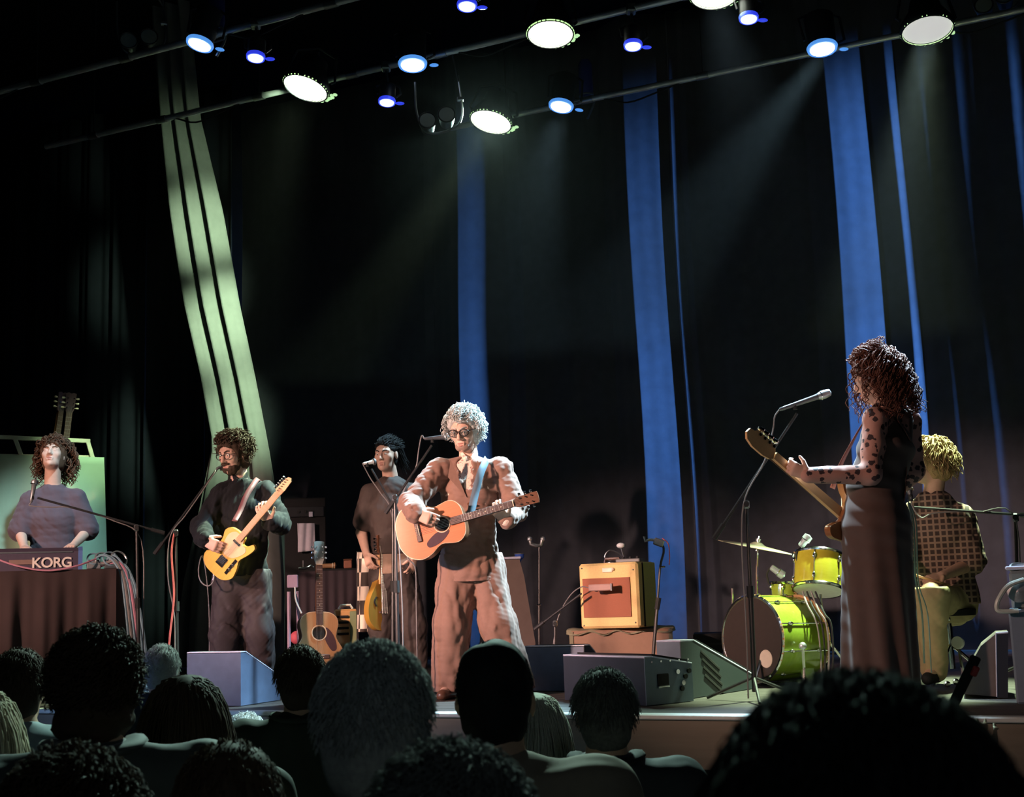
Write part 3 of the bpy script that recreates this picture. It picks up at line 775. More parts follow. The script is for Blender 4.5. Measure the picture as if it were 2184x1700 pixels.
def electric(M, lab, style, body_m, group='electric guitars', name='electric_guitar'):
    t = thing(name, lab, 'guitar', M, group)
    if style == 'tele':
        pts = [(0, 0), (0.012, 0.09), (0.07, 0.152), (0.15, 0.148), (0.215, 0.118), (0.28, 0.12), (0.345, 0.146), (0.395, 0.118), (0.412, 0.045), (0.405, -0.025), (0.352, -0.045), (0.362, -0.085), (0.408, -0.118), (0.385, -0.152), (0.31, -0.138), (0.23, -0.112), (0.155, -0.145), (0.075, -0.158), (0.012, -0.10)]
        nk, hl = 0.41, 0.86
    elif style == 'bass':
        pts = [(0, 0), (0.01, 0.08), (0.06, 0.15), (0.14, 0.165), (0.22, 0.13), (0.29, 0.115), (0.37, 0.14), (0.45, 0.165), (0.49, 0.145), (0.46, 0.10), (0.40, 0.06), (0.395, 0.0), (0.38, -0.045), (0.41, -0.08), (0.44, -0.13), (0.40, -0.165), (0.32, -0.14), (0.25, -0.115), (0.16, -0.15), (0.07, -0.15), (0.01, -0.07)]
        nk, hl = 0.40, 0.93
    elif style == 'lp':
        pts = [(0, 0), (0.012, 0.08), (0.06, 0.145), (0.14, 0.162), (0.21, 0.125), (0.27, 0.108), (0.33, 0.125), (0.375, 0.10), (0.39, 0.03), (0.33, -0.04), (0.36, -0.09), (0.385, -0.115), (0.35, -0.135), (0.27, -0.115), (0.2, -0.13), (0.12, -0.165), (0.05, -0.14), (0.01, -0.07)]
        nk, hl = 0.39, 0.83
    else:                          # mandolin
        pts = [(0, 0), (0.01, 0.06), (0.06, 0.115), (0.13, 0.13), (0.21, 0.11), (0.29, 0.06), (0.335, 0.03), (0.335, -0.03), (0.29, -0.06), (0.21, -0.11), (0.13, -0.13), (0.06, -0.115), (0.01, -0.06)]
        nk, hl = 0.335, 0.50
    o = smooth_outline(pts, 100)
    MB().prism(o, -0.022, 0.022).build('body', body_m, t, smooth=True)
    dk = m_mahog if style == 'lp' else m_maple
    MB().prism([(nk-0.03, -0.027), (hl, -0.021), (hl, 0.021), (nk-0.03, 0.027)], -0.036, -0.010).build('neck', dk, t)
    MB().box(((nk+hl)/2-0.02, -0.038, 0), (hl-nk+0.06, 0.007, 0.05)).build('fretboard', m_rose if style in ('lp', 'mandolin', 'bass') else m_maple, t)
    spread(MB().box((0, 0, 0), (0.0022, 0.002, 0.046)).build('fret', m_string, t), [(hl-(hl-0.13)*(1-2**(-k/12)), -0.0425, 0) for k in range(1, 18)])
    if style == 'tele':
        pg = smooth_outline([(0.20, 0.07), (0.26, 0.088), (0.34, 0.10), (0.39, 0.07), (0.40, 0.03), (0.40, -0.025), (0.35, -0.05), (0.345, -0.09), (0.31, -0.108), (0.25, -0.085), (0.205, -0.05), (0.19, 0.0)], 60)
        MB().prism(pg, -0.026, -0.0215).build('pickguard', mat('cream pickguard', (0.75, 0.52, 0.30), 0.35), t)
        MB().box((0.13, -0.026, 0), (0.085, 0.010, 0.075), bev=0.003).build('bridge_plate', m_chrome, t)
        MB().box((0.155, -0.031, 0.0), (0.02, 0.012, 0.07), R=Matrix.Rotation(0.25, 3, 'Y')).build('pickup', m_black, t)
        MB().box((0.33, -0.030, 0), (0.022, 0.014, 0.075), bev=0.004).build('pickup', m_chrome, t)
        MB().box((0.145, -0.025, -0.092), (0.15, 0.007, 0.028), bev=0.003).build('control_plate', m_chrome, t)
        for k in range(2): MB().cyl((0.115+0.045*k, -0.046, -0.092), (0.115+0.045*k, -0.026, -0.092), 0.011, n=12).build('knob', m_chrome, t, smooth=True)
        MB().tube([(0.20, -0.026, -0.092), (0.205, -0.05, -0.092)], 0.004, 6).build('switch', m_black, t)
        hs = [(0.86, -0.021), (0.88, -0.026), (0.93, -0.030), (1.02, -0.024), (1.04, -0.004), (1.03, 0.022), (0.99, 0.030), (0.93, 0.034), (0.885, 0.036), (0.872, 0.021)]
        tun = [(0.892+0.023*k, 1) for k in range(6)]; zt = 0.045
    elif style == 'bass':
        pg = smooth_outline([(0.15, -0.02), (0.17, 0.06), (0.27, 0.07), (0.36, 0.11), (0.42, 0.09), (0.39, 0.03), (0.38, -0.04), (0.40, -0.09), (0.33, -0.11), (0.22, -0.08)], 50)
        MB().prism(pg, -0.026, -0.0215).build('pickguard', m_white, t)
        MB().box((0.08, -0.028, 0), (0.06, 0.016, 0.085), bev=0.004).build('bridge_plate', m_chrome, t)
        MB().box((0.23, -0.030, 0.02), (0.03, 0.016, 0.055)).build('pickup', m_black, t)
        MB().box((0.20, -0.030, -0.03), (0.03, 0.016, 0.055)).build('pickup', m_black, t)
        hs = [(0.93, -0.021), (0.95, -0.035), (1.00, -0.045), (1.08, -0.045), (1.13, -0.03), (1.15, 0.0), (1.14, 0.03), (1.11, 0.035), (1.09, 0.052), (0.97, 0.048), (0.945, 0.035), (0.935, 0.021)]
        tun = [(0.965+0.036*k, 1) for k in range(4)]; zt = 0.066
    elif style == 'lp':
        for xx in (0.16, 0.29): MB().box((xx, -0.028, 0), (0.038, 0.014, 0.08), bev=0.004).build('pickup', m_chrome, t)
        MB().box((0.10, -0.030, 0), (0.014, 0.016, 0.09), bev=0.004).build('bridge', m_chrome, t)
        hs = [(0.83, -0.021), (0.85, -0.035), (1.0, -0.045), (1.01, -0.02), (1.0, 0.0), (1.01, 0.02), (1.0, 0.045), (0.85, 0.035), (0.83, 0.021)]
        tun = [(0.875+0.042*(k//2), 1 if k % 2 else -1) for k in range(6)]; zt = 0.056
    else:
        for s_ in (-1, 1): MB().tube(bez([(0.16, -0.024, 0.06*s_), (0.19, -0.024, 0.075*s_), (0.22, -0.024, 0.055*s_)], 8), 0.006, 6).build('sound_slot', m_hole, t)
        MB().box((0.12, -0.030, 0), (0.012, 0.016, 0.07)).build('bridge', m_rose, t)
        hs = [(0.50, -0.017), (0.52, -0.032), (0.63, -0.036), (0.64, 0.0), (0.63, 0.036), (0.52, 0.032), (0.50, 0.017)]
        tun = [(0.535+0.024*(k//2), 1 if k % 2 else -1) for k in range(8)]; zt = 0.045
    dkh = {'lp': m_guard, 'mandolin': m_mahog}.get(style, m_maple)
    MB().prism(hs, -0.034, -0.018).build('headstock', dkh, t)
    for xx, s_ in tun:
        big = style == 'bass'
        MB().lathe([(0.004, 0), (0.004, 0.012), (0.021 if big else 0.008, 0.016), (0.022 if big else 0.009, 0.030), (0.008, 0.038)], c=(xx, -0.024, s_*(zt-0.022)), axis=(0, 0, s_), n=10).build('tuner', m_ivory if style == 'lp' else m_chrome, t, smooth=True)
        MB().cyl((xx, -0.050, s_*(zt-0.03)), (xx, -0.008, s_*(zt-0.03)), 0.009 if big else 0.005, n=10).build('tuner_post', m_chrome, t, smooth=True)
    ns = 4 if style == 'bass' else 6
    for k in range(ns):
        z = (-0.5+k/(ns-1))*0.05; MB().tube([(0.11, -0.045, z), (hl, -0.0445, z*0.72), (hl+0.06, -0.04, z)], 0.0012, 3).build('string', m_string, t)
    return t
def guitar_matrix(F, butt, tip, face):
    """butt/tip: local points in frame F; face: local direction the front looks at"""
    a, b = Vector(butt), Vector(tip)
    R = basis(b-a, y=-Vector(face))
    return F.M @ Matrix.Translation(a) @ R.to_4x4()

# ================================================================ wedge monitors and cases
m_wedge = mat('scuffed blue-black paint', (0.075, 0.10, 0.17), 0.5, var=0.25, scale=14)
m_wedge2 = mat('navy black cabinet paint', (0.014, 0.019, 0.032), 0.55, var=0.25, scale=14)
m_wedge3 = mat('steel blue side plate', (0.11, 0.15, 0.19), 0.45, var=0.2, scale=14)
m_pale_edge = mat('pale plate and edge highlight', (0.62, 0.62, 0.78), 0.4)  # on the wedges, backlight along the edges put into the colour
def wedge(px, py, lab, w, d, h, top, mat_b, side_b, Yoff=0.0, turn=0.0, jacks=False, vents=False, back_lip=0.10):
    """stands with its back to the audience; origin at the front right lower corner of the back"""
    o = atz(px, py, STAGE)
    M = Matrix.Translation((o.x, o.y+Yoff, STAGE)) @ Matrix.Rotation(turn, 4, 'Z')
    t = thing('monitor_wedge', lab, 'speaker', M, 'stage monitor wedges')
    prof = [(0, 0.004), (0.0, h), (top, h), (d, back_lip), (d, 0.004)]
    MB().prism(prof, -w, 0, plane='yz').build('cabinet', mat_b, t)
    MB().prism(prof, 0.0, 0.006, plane='yz').build('side_plate', side_b, t)
    MB().prism([(0.0, h-0.004), (0.0, h+0.006), (top, h+0.006), (top, h-0.004)], -w, 0.006, plane='yz').build('top_highlight', m_pale_edge, t)  # pale strip added for the backlight glint on the top edge
    e = MB().tube([(0.004, top, h+0.002), (0.004, d, back_lip)], 0.005, 5); e.build('edge_highlight', m_pale_edge, t)
    g = (Vector((0, d, back_lip))-Vector((0, top, h)))
    MB().box((-w/2, (top+d)/2+0.012, (h+back_lip)/2+0.012), (w*0.92, g.length*0.9, 0.012), R=Matrix.Rotation(-math.atan2(h-back_lip, d-top), 3, 'X')).build('grille', m_black, t)
    if jacks:
        MB().box((0.008, 0.13, h*0.52), (0.012, 0.085, 0.065), bev=0.004).build('handle_recess', m_hole, t)
        MB().box((0.012, 0.13, h*0.52-0.038), (0.012, 0.085, 0.012), bev=0.003).build('handle_lip', m_chrome, t)
        for k, (yy, zz) in enumerate(((0.27, 0.30), (0.28, 0.42), (0.30, 0.55), (0.24, 0.66), (0.33, 0.66))):
            MB().cyl((0.004, yy, h*zz), (0.018, yy, h*zz), 0.014, n=10).build('socket', m_chrome if k % 2 else m_hole, t, smooth=True)
        for k in range(5): MB().cyl((0.004, 0.05+0.07*k, h*0.9), (0.010, 0.05+0.07*k, h*0.9), 0.006, n=6).build('screw', m_chrome, t)
    if vents:
        for k in range(4):
            MB().box((0.008, 0.32+0.01*k, h*(0.62-0.14*k)), (0.008, 0.24, 0.018), R=Matrix.Rotation(-0.52, 3, 'X'), bev=0.003).build('vent_slot', m_hole, t)
    return t
wedge(512, 1507, 'blue-grey monitor wedge in front of the guitarist in black', 0.42, 0.42, 0.335, 0.05, m_wedge, m_wedge, jacks=False, back_lip=0.16)
wedge(1378, 1507, 'long navy monitor wedge with sockets on its side at the stage edge', 0.72, 0.36, 0.265, 0.06, m_wedge2, m_wedge3, jacks=True, back_lip=0.215, turn=-0.50)
wedge(1456, 1494, 'dark monitor wedge with slanted vents at the right of the stage edge', 0.16, 0.86, 0.335, 0.14, m_wedge3, mat('dark grey side', (0.030, 0.040, 0.042), 0.55), turn=-0.25, vents=True, back_lip=0.08)
wedge(1248, 1475, 'low blue monitor wedge in front of the singer, behind the navy one', 0.42, 0.42, 0.29, 0.10, m_wedge, m_wedge2, back_lip=0.12)
# right wedge pointing the other way, with its cabinet side towards us
F = Frame(2122, 1490)
t = thing('monitor_wedge', 'grey monitor wedge at the far right facing the bass player', 'speaker', F.M, 'stage monitor wedges')
q = [F.p(*a) for a in ((2055, 1480), (2066, 1424), (2092, 1378), (2124, 1352), (2150, 1350), (2150, 1490))]
pl = [(a.x, max(0.004, a.z)) for a in q]
MB().prism(pl, 0.0, 0.42).build('cabinet', mat('warm grey cabinet', (0.16, 0.13, 0.13), 0.6), t)
MB().prism([pl[3], pl[4], pl[5], ((pl[5][0]*0.75+pl[0][0]*0.25), 0.004)], -0.012, 0.0).build('side_plate', m_wedge2, t)
MB().tube([(pl[3][0], -0.014, pl[3][1]), (pl[5][0]*0.75+pl[0][0]*0.25, -0.014, 0.01)], 0.004, 5).build('edge_highlight', m_pale_edge, t)
MB().tube([(pl[3][0], -0.010, pl[3][1]+0.004), (pl[4][0], -0.010, pl[4][1]+0.004)], 0.006, 5).build('top_highlight', m_pale_edge, t)

# tall equipment case at the right edge with a handle, tubes and a coiled hose
F = Frame(2190, 1502)
t = thing('equipment_case', 'tall blue-grey equipment case with tube handle at the right edge', 'case', F.M)
a, b = F.p(2150, 1300), F.p(2290, 1502)
MB().box(((a.x+b.x)/2, 0.2, a.z/2), (b.x-a.x, 0.4, a.z), bev=0.01).build('body', mat('steel blue case', (0.16, 0.22, 0.30), 0.5), t)
c = F.p(2215, 1258)
MB().box((c.x, 0.2, c.z), (0.27, 0.35, 0.20), bev=0.015).build('top_box', mat('grey box', (0.20, 0.24, 0.25), 0.5), t)
MB().lathe([(0.04, 0), (0.055, 0.01), (0.055, 0.03), (0.0, 0.045)], c=F.p(2172, 1262, 0.02), axis=(0, -1, 0), n=18).build('dial', m_grille, t, smooth=True)
MB().tube(bez([F.p(2184, 1236, -0.03), F.p(2150, 1250, -0.05), F.p(2130, 1278, -0.06), F.p(2126, 1296, -0.06), F.p(2135, 1304, -0.06), F.p(2172, 1303, -0.05)], 30), 0.012, 8).build('tube_handle', mat('pale tube', (0.50, 0.58, 0.54), 0.35), t, smooth=True)
MB().torus(F.p(2178, 1214, 0.1), 0.05, 0.013, (0.2, -0.5, 1)).build('hose', m_grille, t, smooth=True)
MB().box((c.x, 0.2, c.z+0.115), (0.30, 0.37, 0.02), bev=0.006).build('lid', m_pale_edge, t)

# ================================================================ guitar amplifier on its case
m_tweed = mat('yellow tweed covering', (0.80, 0.55, 0.22), 0.8, var=0.15, scale=120, bump=0.1)
m_tweed_greenlit = mat('tweed side in green light', (0.62, 0.55, 0.16), 0.8, var=0.15, scale=120)  # same tweed, greener: green stage light put into the side colour
m_oxblood = mat('brown speaker cloth', (0.33, 0.11, 0.06), 0.9, var=0.12, scale=150)
F = Frame(1330, 1440)
t = thing('guitar_amplifier', 'yellow tweed guitar amplifier with brown speaker cloth', 'amplifier', F.M)
def Q(px, py, dy=0.0): return F.p(px, py, dy)
a, b, c2_, d2 = Q(1240, 1203), Q(1374, 1197), Q(1384, 1337), Q(1239, 1341)
zb = (c2_.z+d2.z)/2
tw = 0.05
Ra = Matrix.Rotation(-0.42, 3, 'Z')   # turned so that its right side shows
wA = (b-a).length/math.cos(0.42)*0.93; hA = a.z-d2.z; dA = 0.34
o0 = Vector((d2.x, 0.0, zb))
def A(x, y, z): return o0 + Ra @ Vector((x, y, z))
R4 = Ra
MB().box(A(wA/2, dA/2, hA/2), (wA, dA, hA), R=R4, bev=0.018).build('cabinet', [m_tweed], t)
MB().box(A(wA+0.002, dA*0.62, hA/2), (0.012, dA*0.70, hA*0.98), R=R4, bev=0.005).build('side_panel', m_tweed_greenlit, t)
MB().box(A(wA+0.004, dA*0.26, hA/2), (0.012, 0.008, hA*0.98), R=R4).build('side_seam', m_hole, t)
MB().box(A(wA*0.47, -0.004, hA*0.47), (wA*0.80, 0.012, hA*0.60), R=R4).build('speaker_cloth', m_oxblood, t)
MB().box(A(wA*0.50, -0.006, hA*0.89), (0.085, 0.010, 0.035), R=R4, bev=0.004).build('name_plate', m_ivory, t)
MB().ball(A(wA*0.60, -0.008, hA*0.90), 0.012, 5).build('indicator_lamp', m_ivory, t)
for xx, zz in ((0.06, 0.93), (0.93, 0.88), (0.06, 0.05), (0.93, 0.08)): MB().ball(A(wA*xx, -0.002, hA*zz), 0.006, 4).build('screw', m_metal, t)
MB().tube([A(wA*0.3, dA/2, hA+0.005), A(wA*0.32, dA/2, hA+0.035), A(wA*0.55, dA/2, hA+0.035), A(wA*0.57, dA/2, hA+0.005)], 0.012, 6).build('carry_handle', m_mahog, t, smooth=True)
ampbase = F
# things on top of the amplifier
tp = F.M @ A(wA*0.62, dA*0.5, hA)
t = thing('pedal', 'flat black pedal lying on top of the tweed amplifier', 'pedal', Matrix.Translation(tp) @ Matrix.Rotation(F.rz-0.42, 4, 'Z'))
MB().box((0.06, 0, 0.014), (0.20, 0.12, 0.028), bev=0.006).build('housing', mat('grey pedal', (0.16, 0.16, 0.15), 0.5), t)
for k in range(3): MB().cyl((0.0+0.06*k, 0.0, 0.028), (0.0+0.06*k, 0.0, 0.045), 0.012, n=10).build('knob', m_rubber, t, smooth=True)
tp = F.M @ A(wA*0.40, dA*0.55, hA)
t = thing('desk_lamp', 'small goose-neck lamp with a white head on top of the amplifier', 'lamp', Matrix.Translation(tp) @ Matrix.Rotation(F.rz, 4, 'Z'))
MB().lathe([(0.05, 0), (0.05, 0.008), (0.01, 0.016)], n=18).build('base', m_metal, t, smooth=True)
MB().tube(bez([(0, 0, 0.012), (-0.05, 0, 0.05), (-0.01, 0, 0.10), (0.07, 0, 0.07), (0.10, 0, 0.03), (0.08, 0, 0.12)], 30), 0.006, 6).build('neck', m_metal, t, smooth=True)
MB().ball((0.08, 0, 0.135), (0.035, 0.03, 0.022), 8).build('head', m_white, t, smooth=True)
# brown case below it with a cloth over the top
F = ampbase
t = thing('flight_case', 'brown flight case carrying the tweed amplifier', 'case', F.M)
a, b = Q(1208, 1345), Q(1440, 1345)
zt = zb-0.012
MB().box(((a.x+b.x)/2+0.0, 0.19, zt/2), ((b.x-a.x)*0.92, 0.46, zt-0.004), bev=0.01).build('body', mat('brown case board', (0.30, 0.17, 0.11), 0.7), t)
MB().box(((a.x+b.x)/2, 0.19, 0.02), ((b.x-a.x)*0.93, 0.47, 0.03)).build('base_rail', m_metal, t)
for s in (-1, 1): MB().box(((a.x+b.x)/2+s*(b.x-a.x)*0.455, -0.036, zt/2), (0.03, 0.02, zt*0.95)).build('corner_rail', mat('olive corner', (0.20, 0.17, 0.10), 0.7), t)
def clo(u, v):
    x = a.x+(b.x-a.x)*u; y = -0.06+0.50*v
    z = zt+0.006+0.006*math.sin(u*31)*math.sin(v*9)
    if v < 0.08: z -= 0.03*(1+0.4*math.sin(u*23)); y = -0.055
    return (x, y, z)
cl = MB().grid(clo, 50, 14).build('case_cloth', mat('olive cloth', (0.24, 0.22, 0.14), 0.9), smooth='all'); cl.matrix_world = F.M
cl.modifiers.new('t', 'SOLIDIFY').thickness = 0.006
tag(cl, 'olive cloth lying over the brown case under the amplifier', 'cloth')
# ================================================================ stands and microphones
Fk = Frame(297, 1486)              # keyboard player's boom
mic_stand(Fk, 'boom stand beside the keyboard table with an almost level arm', (0, 0, 0), Fk.p(291, 1126), Fk.p(351, 1137), Fk.p(80, 1062))
microphone(Fk, 'silver vocal microphone pointing up at the keyboard player', Fk.p(66, 1072), Fk.p(75, 1022), cable=[Fk.p(65, 1079), Fk.p(110, 1082), Fk.p(152, 1083), Fk.p(240, 1110), Fk.p(300, 1150, 0.02), Fk.p(306, 1300, 0.03), Fk.p(304, 1470, 0.04)], mc=m_grille)
Ft = Frame(378, 1488)              # guitarist in black
mic_stand(Ft, 'boom stand rising to the guitarist in black, red cable along it', (0, 0, 0), Ft.p(375, 1137), Ft.p(329, 1182), Ft.p(462, 1002))
microphone(Ft, 'vocal microphone at the mouth of the bearded guitarist in black', Ft.p(462, 1000), Ft.p(499, 983, 0.02), cable=[Ft.p(455, 1012, -0.02), Ft.p(430, 1050, -0.02), Ft.p(395, 1100, -0.02), Ft.p(363, 1145, -0.03), Ft.p(358, 1230, -0.03), Ft.p(372, 1320, -0.02), Ft.p(372, 1480, -0.02)])
rc = MB().tube(bez([Ft.p(372, 1135, -0.02), Ft.p(366, 1180, -0.02), Ft.p(371, 1270, -0.02), Ft.p(362, 1360, -0.03), Ft.p(352, 1480, -0.04), Ft.p(330, 1489, -0.15)], 40), 0.008, 6).build('cable', m_redcable, smooth=True); rc.matrix_world = Ft.M
tag(rc, 'red cable hanging down the boom stand left of the guitarist in black', 'cable')
Fs = Frame(850, 1488)              # singer
mic_stand(Fs, 'boom stand left of the singer in the brown suit', (0, 0, 0), Fs.p(842, 1062), Fs.p(822, 1095), Fs.p(921, 950))
microphone(Fs, 'black vocal microphone level with the mouth of the suited singer', Fs.p(905, 936), Fs.p(962, 931, 0.02), cable=[Fs.p(899, 930), Fs.p(893, 960), Fs.p(886, 1000), Fs.p(860, 1050), Fs.p(850, 1120, -0.02), Fs.p(858, 1300, -0.02), Fs.p(860, 1480, -0.02)])
Fb = Frame(838, 1466)
mic_stand(Fb, 'boom stand in front of the backing singer', (0, 0, 0), Fb.p(838, 1078), Fb.p(848, 1096), Fb.p(792, 1000))
microphone(Fb, 'pale vocal microphone at the mouth of the backing singer', Fb.p(775, 989), Fb.p(802, 984, 0.03), cable=[Fb.p(774, 990), Fb.p(790, 1020), Fb.p(812, 1052), Fb.p(834, 1090), Fb.p(842, 1200), Fb.p(838, 1440)], mc=m_white)
Fw = Frame(1611, 1495)             # bass player
mic_stand(Fw, 'tall boom stand in front of the bass player', (0, 0, 0), Fw.p(1592, 1076), Fw.p(1523, 1149), Fw.p(1700, 882), r=0.012)
microphone(Fw, 'slim silver microphone high on the boom in front of the bass player', Fw.p(1662, 874), Fw.p(1773, 836, 0.05), cable=[Fw.p(1652, 890), Fw.p(1648, 920), Fw.p(1630, 985, -0.02), Fw.p(1590, 1060, -0.03), Fw.p(1582, 1150, -0.03), Fw.p(1592, 1350, -0.03), Fw.p(1596, 1490, -0.03)])
Fd = Frame(2176, 1470)             # drummer's vocal boom
mic_stand(Fd, 'boom stand at the far right with a level arm across the drummer', (0, 0, 0), Fd.p(2166, 1104), Fd.p(2215, 1101), Fd.p(1950, 1082))
microphone(Fd, 'small microphone under the chin of the drummer', Fd.p(1944, 1066), Fd.p(1938, 1040, 0.02), cable=[Fd.p(1946, 1080), Fd.p(1965, 1104), Fd.p(1995, 1094), Fd.p(2080, 1093), Fd.p(2168, 1115, -0.02), Fd.p(2172, 1450, -0.02)])
# amplifier microphone on a low boom
Fa = Frame(1183, 1445)
mic_stand(Fa, 'low boom stand holding a flat microphone at the amplifier', (0, 0, 0), Fa.p(1184, 1330), Fa.p(1140, 1342, 0.08), Fa.p(1240, 1266, -0.12))
microphone(Fa, 'flat rectangular microphone facing the amplifier cloth', Fa.p(1256, 1254, -0.16), Fa.p(1306, 1252, -0.22), kind='flat', cable=[Fa.p(1240, 1252, -0.14), Fa.p(1218, 1268, -0.08), Fa.p(1198, 1300), Fa.p(1185, 1340), Fa.p(1175, 1430)])
# instrument hanger stand behind the singer
Fh = Frame(1150, 1440)
t = thing('instrument_stand', 'slim pole stand with a padded fork top right of the singer', 'stand', Fh.M)
MB().tube([(0, 0, 0.0), Fh.p(1150, 1290)], 0.011, 8).build('lower_pole', m_stand, t, smooth=True)
MB().tube([Fh.p(1150, 1290), Fh.p(1150, 1166)], 0.008, 8).build('upper_pole', m_stand, t, smooth=True)
MB().torus(Fh.p(1150, 1290), 0.014, 0.007).build('collar', m_chrome, t, smooth=True)
MB().tube([Fh.p(1130, 1150), Fh.p(1132, 1160), Fh.p(1144, 1164), Fh.p(1154, 1163), Fh.p(1157, 1150)], 0.017, 8).build('fork', m_metal, t, smooth=True)
for x in (1130, 1158): MB().ball(Fh.p(x, 1150), 0.022, 6).build('fork_pad', m_grille, t, smooth=True)
for k in range(3): MB().tube([(0, 0, 0.12), (0.25*math.cos(1+2.09*k), 0.25*math.sin(1+2.09*k), 0.01)], 0.009, 6).build('leg', m_stand, t, smooth=True)
# goose-neck stand right of the amplifier
Fg = Frame(1388, 1460)
t = thing('clip_stand', 'leaning pole stand with a clip head right of the amplifier', 'stand', Fg.M)
MB().tube([(0, 0, 0.0), Fg.p(1402, 1290)], 0.012, 8).build('lower_pole', m_stand, t, smooth=True)
MB().tube(bez([Fg.p(1402, 1290), Fg.p(1408, 1210), Fg.p(1415, 1180), Fg.p(1414, 1165), Fg.p(1405, 1155)], 16), 0.008, 8).build('upper_pole', m_stand, t, smooth=True)
MB().tube([Fg.p(1401, 1300), Fg.p(1405, 1275)], 0.018, 8).build('pole_grip', m_rubber, t, smooth=True)
MB().torus(Fg.p(1413, 1209), 0.014, 0.007).build('collar', m_chrome, t, smooth=True)
MB().box(Fg.p(1405, 1157), (0.07, 0.05, 0.05), R=Matrix.Rotation(0.4, 3, 'Y'), bev=0.006).build('clip_body', m_metal, t)
MB().tube([Fg.p(1400, 1153), Fg.p(1386, 1151), Fg.p(1376, 1154), Fg.p(1374, 1144)], 0.010, 6).build('clip_jaw', m_metal, t, smooth=True)
MB().tube(bez([Fg.p(1412, 1148), Fg.p(1425, 1160), Fg.p(1428, 1185), Fg.p(1427, 1205)], 16), 0.004, 5).build('cable', m_redcable, t, smooth=True)
for k in range(3): MB().tube([(0, 0, 0.12), (0.25*math.cos(0.3+2.09*k), 0.25*math.sin(0.3+2.09*k), 0.01)], 0.009, 6).build('leg', m_stand, t, smooth=True)
# cloth-covered cabinet behind the singer's right leg, with odds and ends on it
Fc = Frame(1110, 1430)
t = thing('covered_cabinet', 'slope-sided cabinet under a grey-brown cloth behind the singer', 'cabinet', Fc.M)
q = [Fc.p(*a) for a in ((1020, 1430), (1032, 1195), (1108, 1193), (1118, 1230), (1142, 1372), (1148, 1430))]
MB().prism([(v.x, max(0.004, v.z)) for v in q], 0.0, 0.45).build('cloth_cover', mat('grey-brown cover', (0.17, 0.12, 0.10), 0.9, var=0.2, scale=10), t)
MB().box(Fc.p(1072, 1192, 0.2), (0.32, 0.4, 0.02), bev=0.005).build('top_board', m_pale_edge, t)
t = thing('small_funnel', 'small blue cup on the corner of the covered cabinet', 'cup', Fc.M @ Matrix.Translation(Fc.p(1108, 1189, 0.05)))
MB().lathe([(0.005, -0.06), (0.012, -0.03), (0.04, 0.0), (0.042, 0.03), (0.038, 0.03), (0.034, 0.004), (0.0, -0.01)], n=18).build('bowl', mat('blue plastic', (0.05, 0.12, 0.5), 0.35), t, smooth=True)
MB().torus((0, 0, 0.03), 0.041, 0.004).build('rim', m_grille, t, smooth=True)
# ================================================================ keyboard corner
m_cloth_dark = mat('dark brown table cloth', (0.034, 0.019, 0.019), 0.9, var=0.2, scale=10)
Fk = Frame(120, 1494)
tl, tr = Fk.p(-90, 1214), Fk.p(250, 1214)
zt = tr.z
t = thing('table', 'folding table hidden under the dark cloth at the left', 'table', Fk.M)
MB().box(((tl.x+tr.x)/2, 0.33, zt-0.02), (tr.x-tl.x-0.02, 0.64, 0.03)).build('tabletop', m_black, t)
for sx in (tl.x+0.06, tr.x-0.06):
    for sy in (0.08, 0.58): MB().tube([(sx, sy, 0), (sx, sy, zt-0.03)], 0.014, 8).build('leg', m_metal, t)
def tcf(u, v):
    W = tr.x-tl.x; per = [(tl.x, 0.66), (tl.x, 0.0), (tr.x, 0.0), (tr.x, 0.66)]
    L = [0.66, W, 0.66]; s = u*sum(L); k = 0
    while k < 2 and s > L[k]: s -= L[k]; k += 1
    a, b = Vector(per[k]), Vector(per[k+1]); p = a+(b-a)*(s/L[k]); n = Vector(((b-a).y, -(b-a).x)).normalized()
    dn = v*(zt-0.012); fl = v**0.7*(0.05+0.050*math.sin(u*62+1.2*math.sin(u*17))+0.014*math.sin(u*150))
    p = p+n*(0.006+fl)
    return (p.x, p.y, zt+0.004-dn)
g = MB().grid(tcf, 220, 14)
g.box(((tl.x+tr.x)/2, 0.33, zt+0.002), (tr.x-tl.x+0.01, 0.67, 0.006))
o = g.build('tablecloth', m_cloth_dark, smooth=True); o.matrix_world = Fk.M
tag(o, 'dark brown cloth hanging in folds from the keyboard table', 'tablecloth')
# keyboard with its back to the audience
a, b = Fk.p(-60, 1171, 0.14), Fk.p(176, 1170, 0.14)
t = thing('keyboard', 'dark synthesizer on the table with white lettering on its back', 'keyboard', Fk.M @ Matrix.Translation((b.x, 0.06, zt+0.006)))
Lk = b.x-a.x; hk = a.z-zt-0.01
pr = [(0, 0), (0, hk*0.82), (0.05, hk), (0.12, hk), (0.20, hk*0.45), (0.30, hk*0.40), (0.30, 0)]
m_syn = mat('dark violet-grey synth case', (0.07, 0.055, 0.085), 0.4)
MB().prism(pr, -Lk, -0.03, plane='yz').build('case', m_syn, t)
MB().prism([(y-0.004, z*1.03) for y, z in pr], -0.03, 0, plane='yz').build('end_cheek', mat('blue end cheek', (0.10, 0.18, 0.45), 0.4), t)
MB().box((-Lk/2-0.02, -0.003, hk*0.80), (Lk-0.10, 0.006, 0.010)).build('back_groove', m_metal, t)
MB().box((-0.42, -0.004, hk*0.38), (0.17, 0.006, 0.035), bev=0.002).build('jack_panel', mat('brown panel', (0.22, 0.14, 0.12), 0.6), t)
kb = MB()
for k in range(28): MB().box((-0.08-0.0235*k, 0.23, hk*0.45), (0.0215, 0.13, 0.02), bev=0.002).build('white_key', m_white, t)
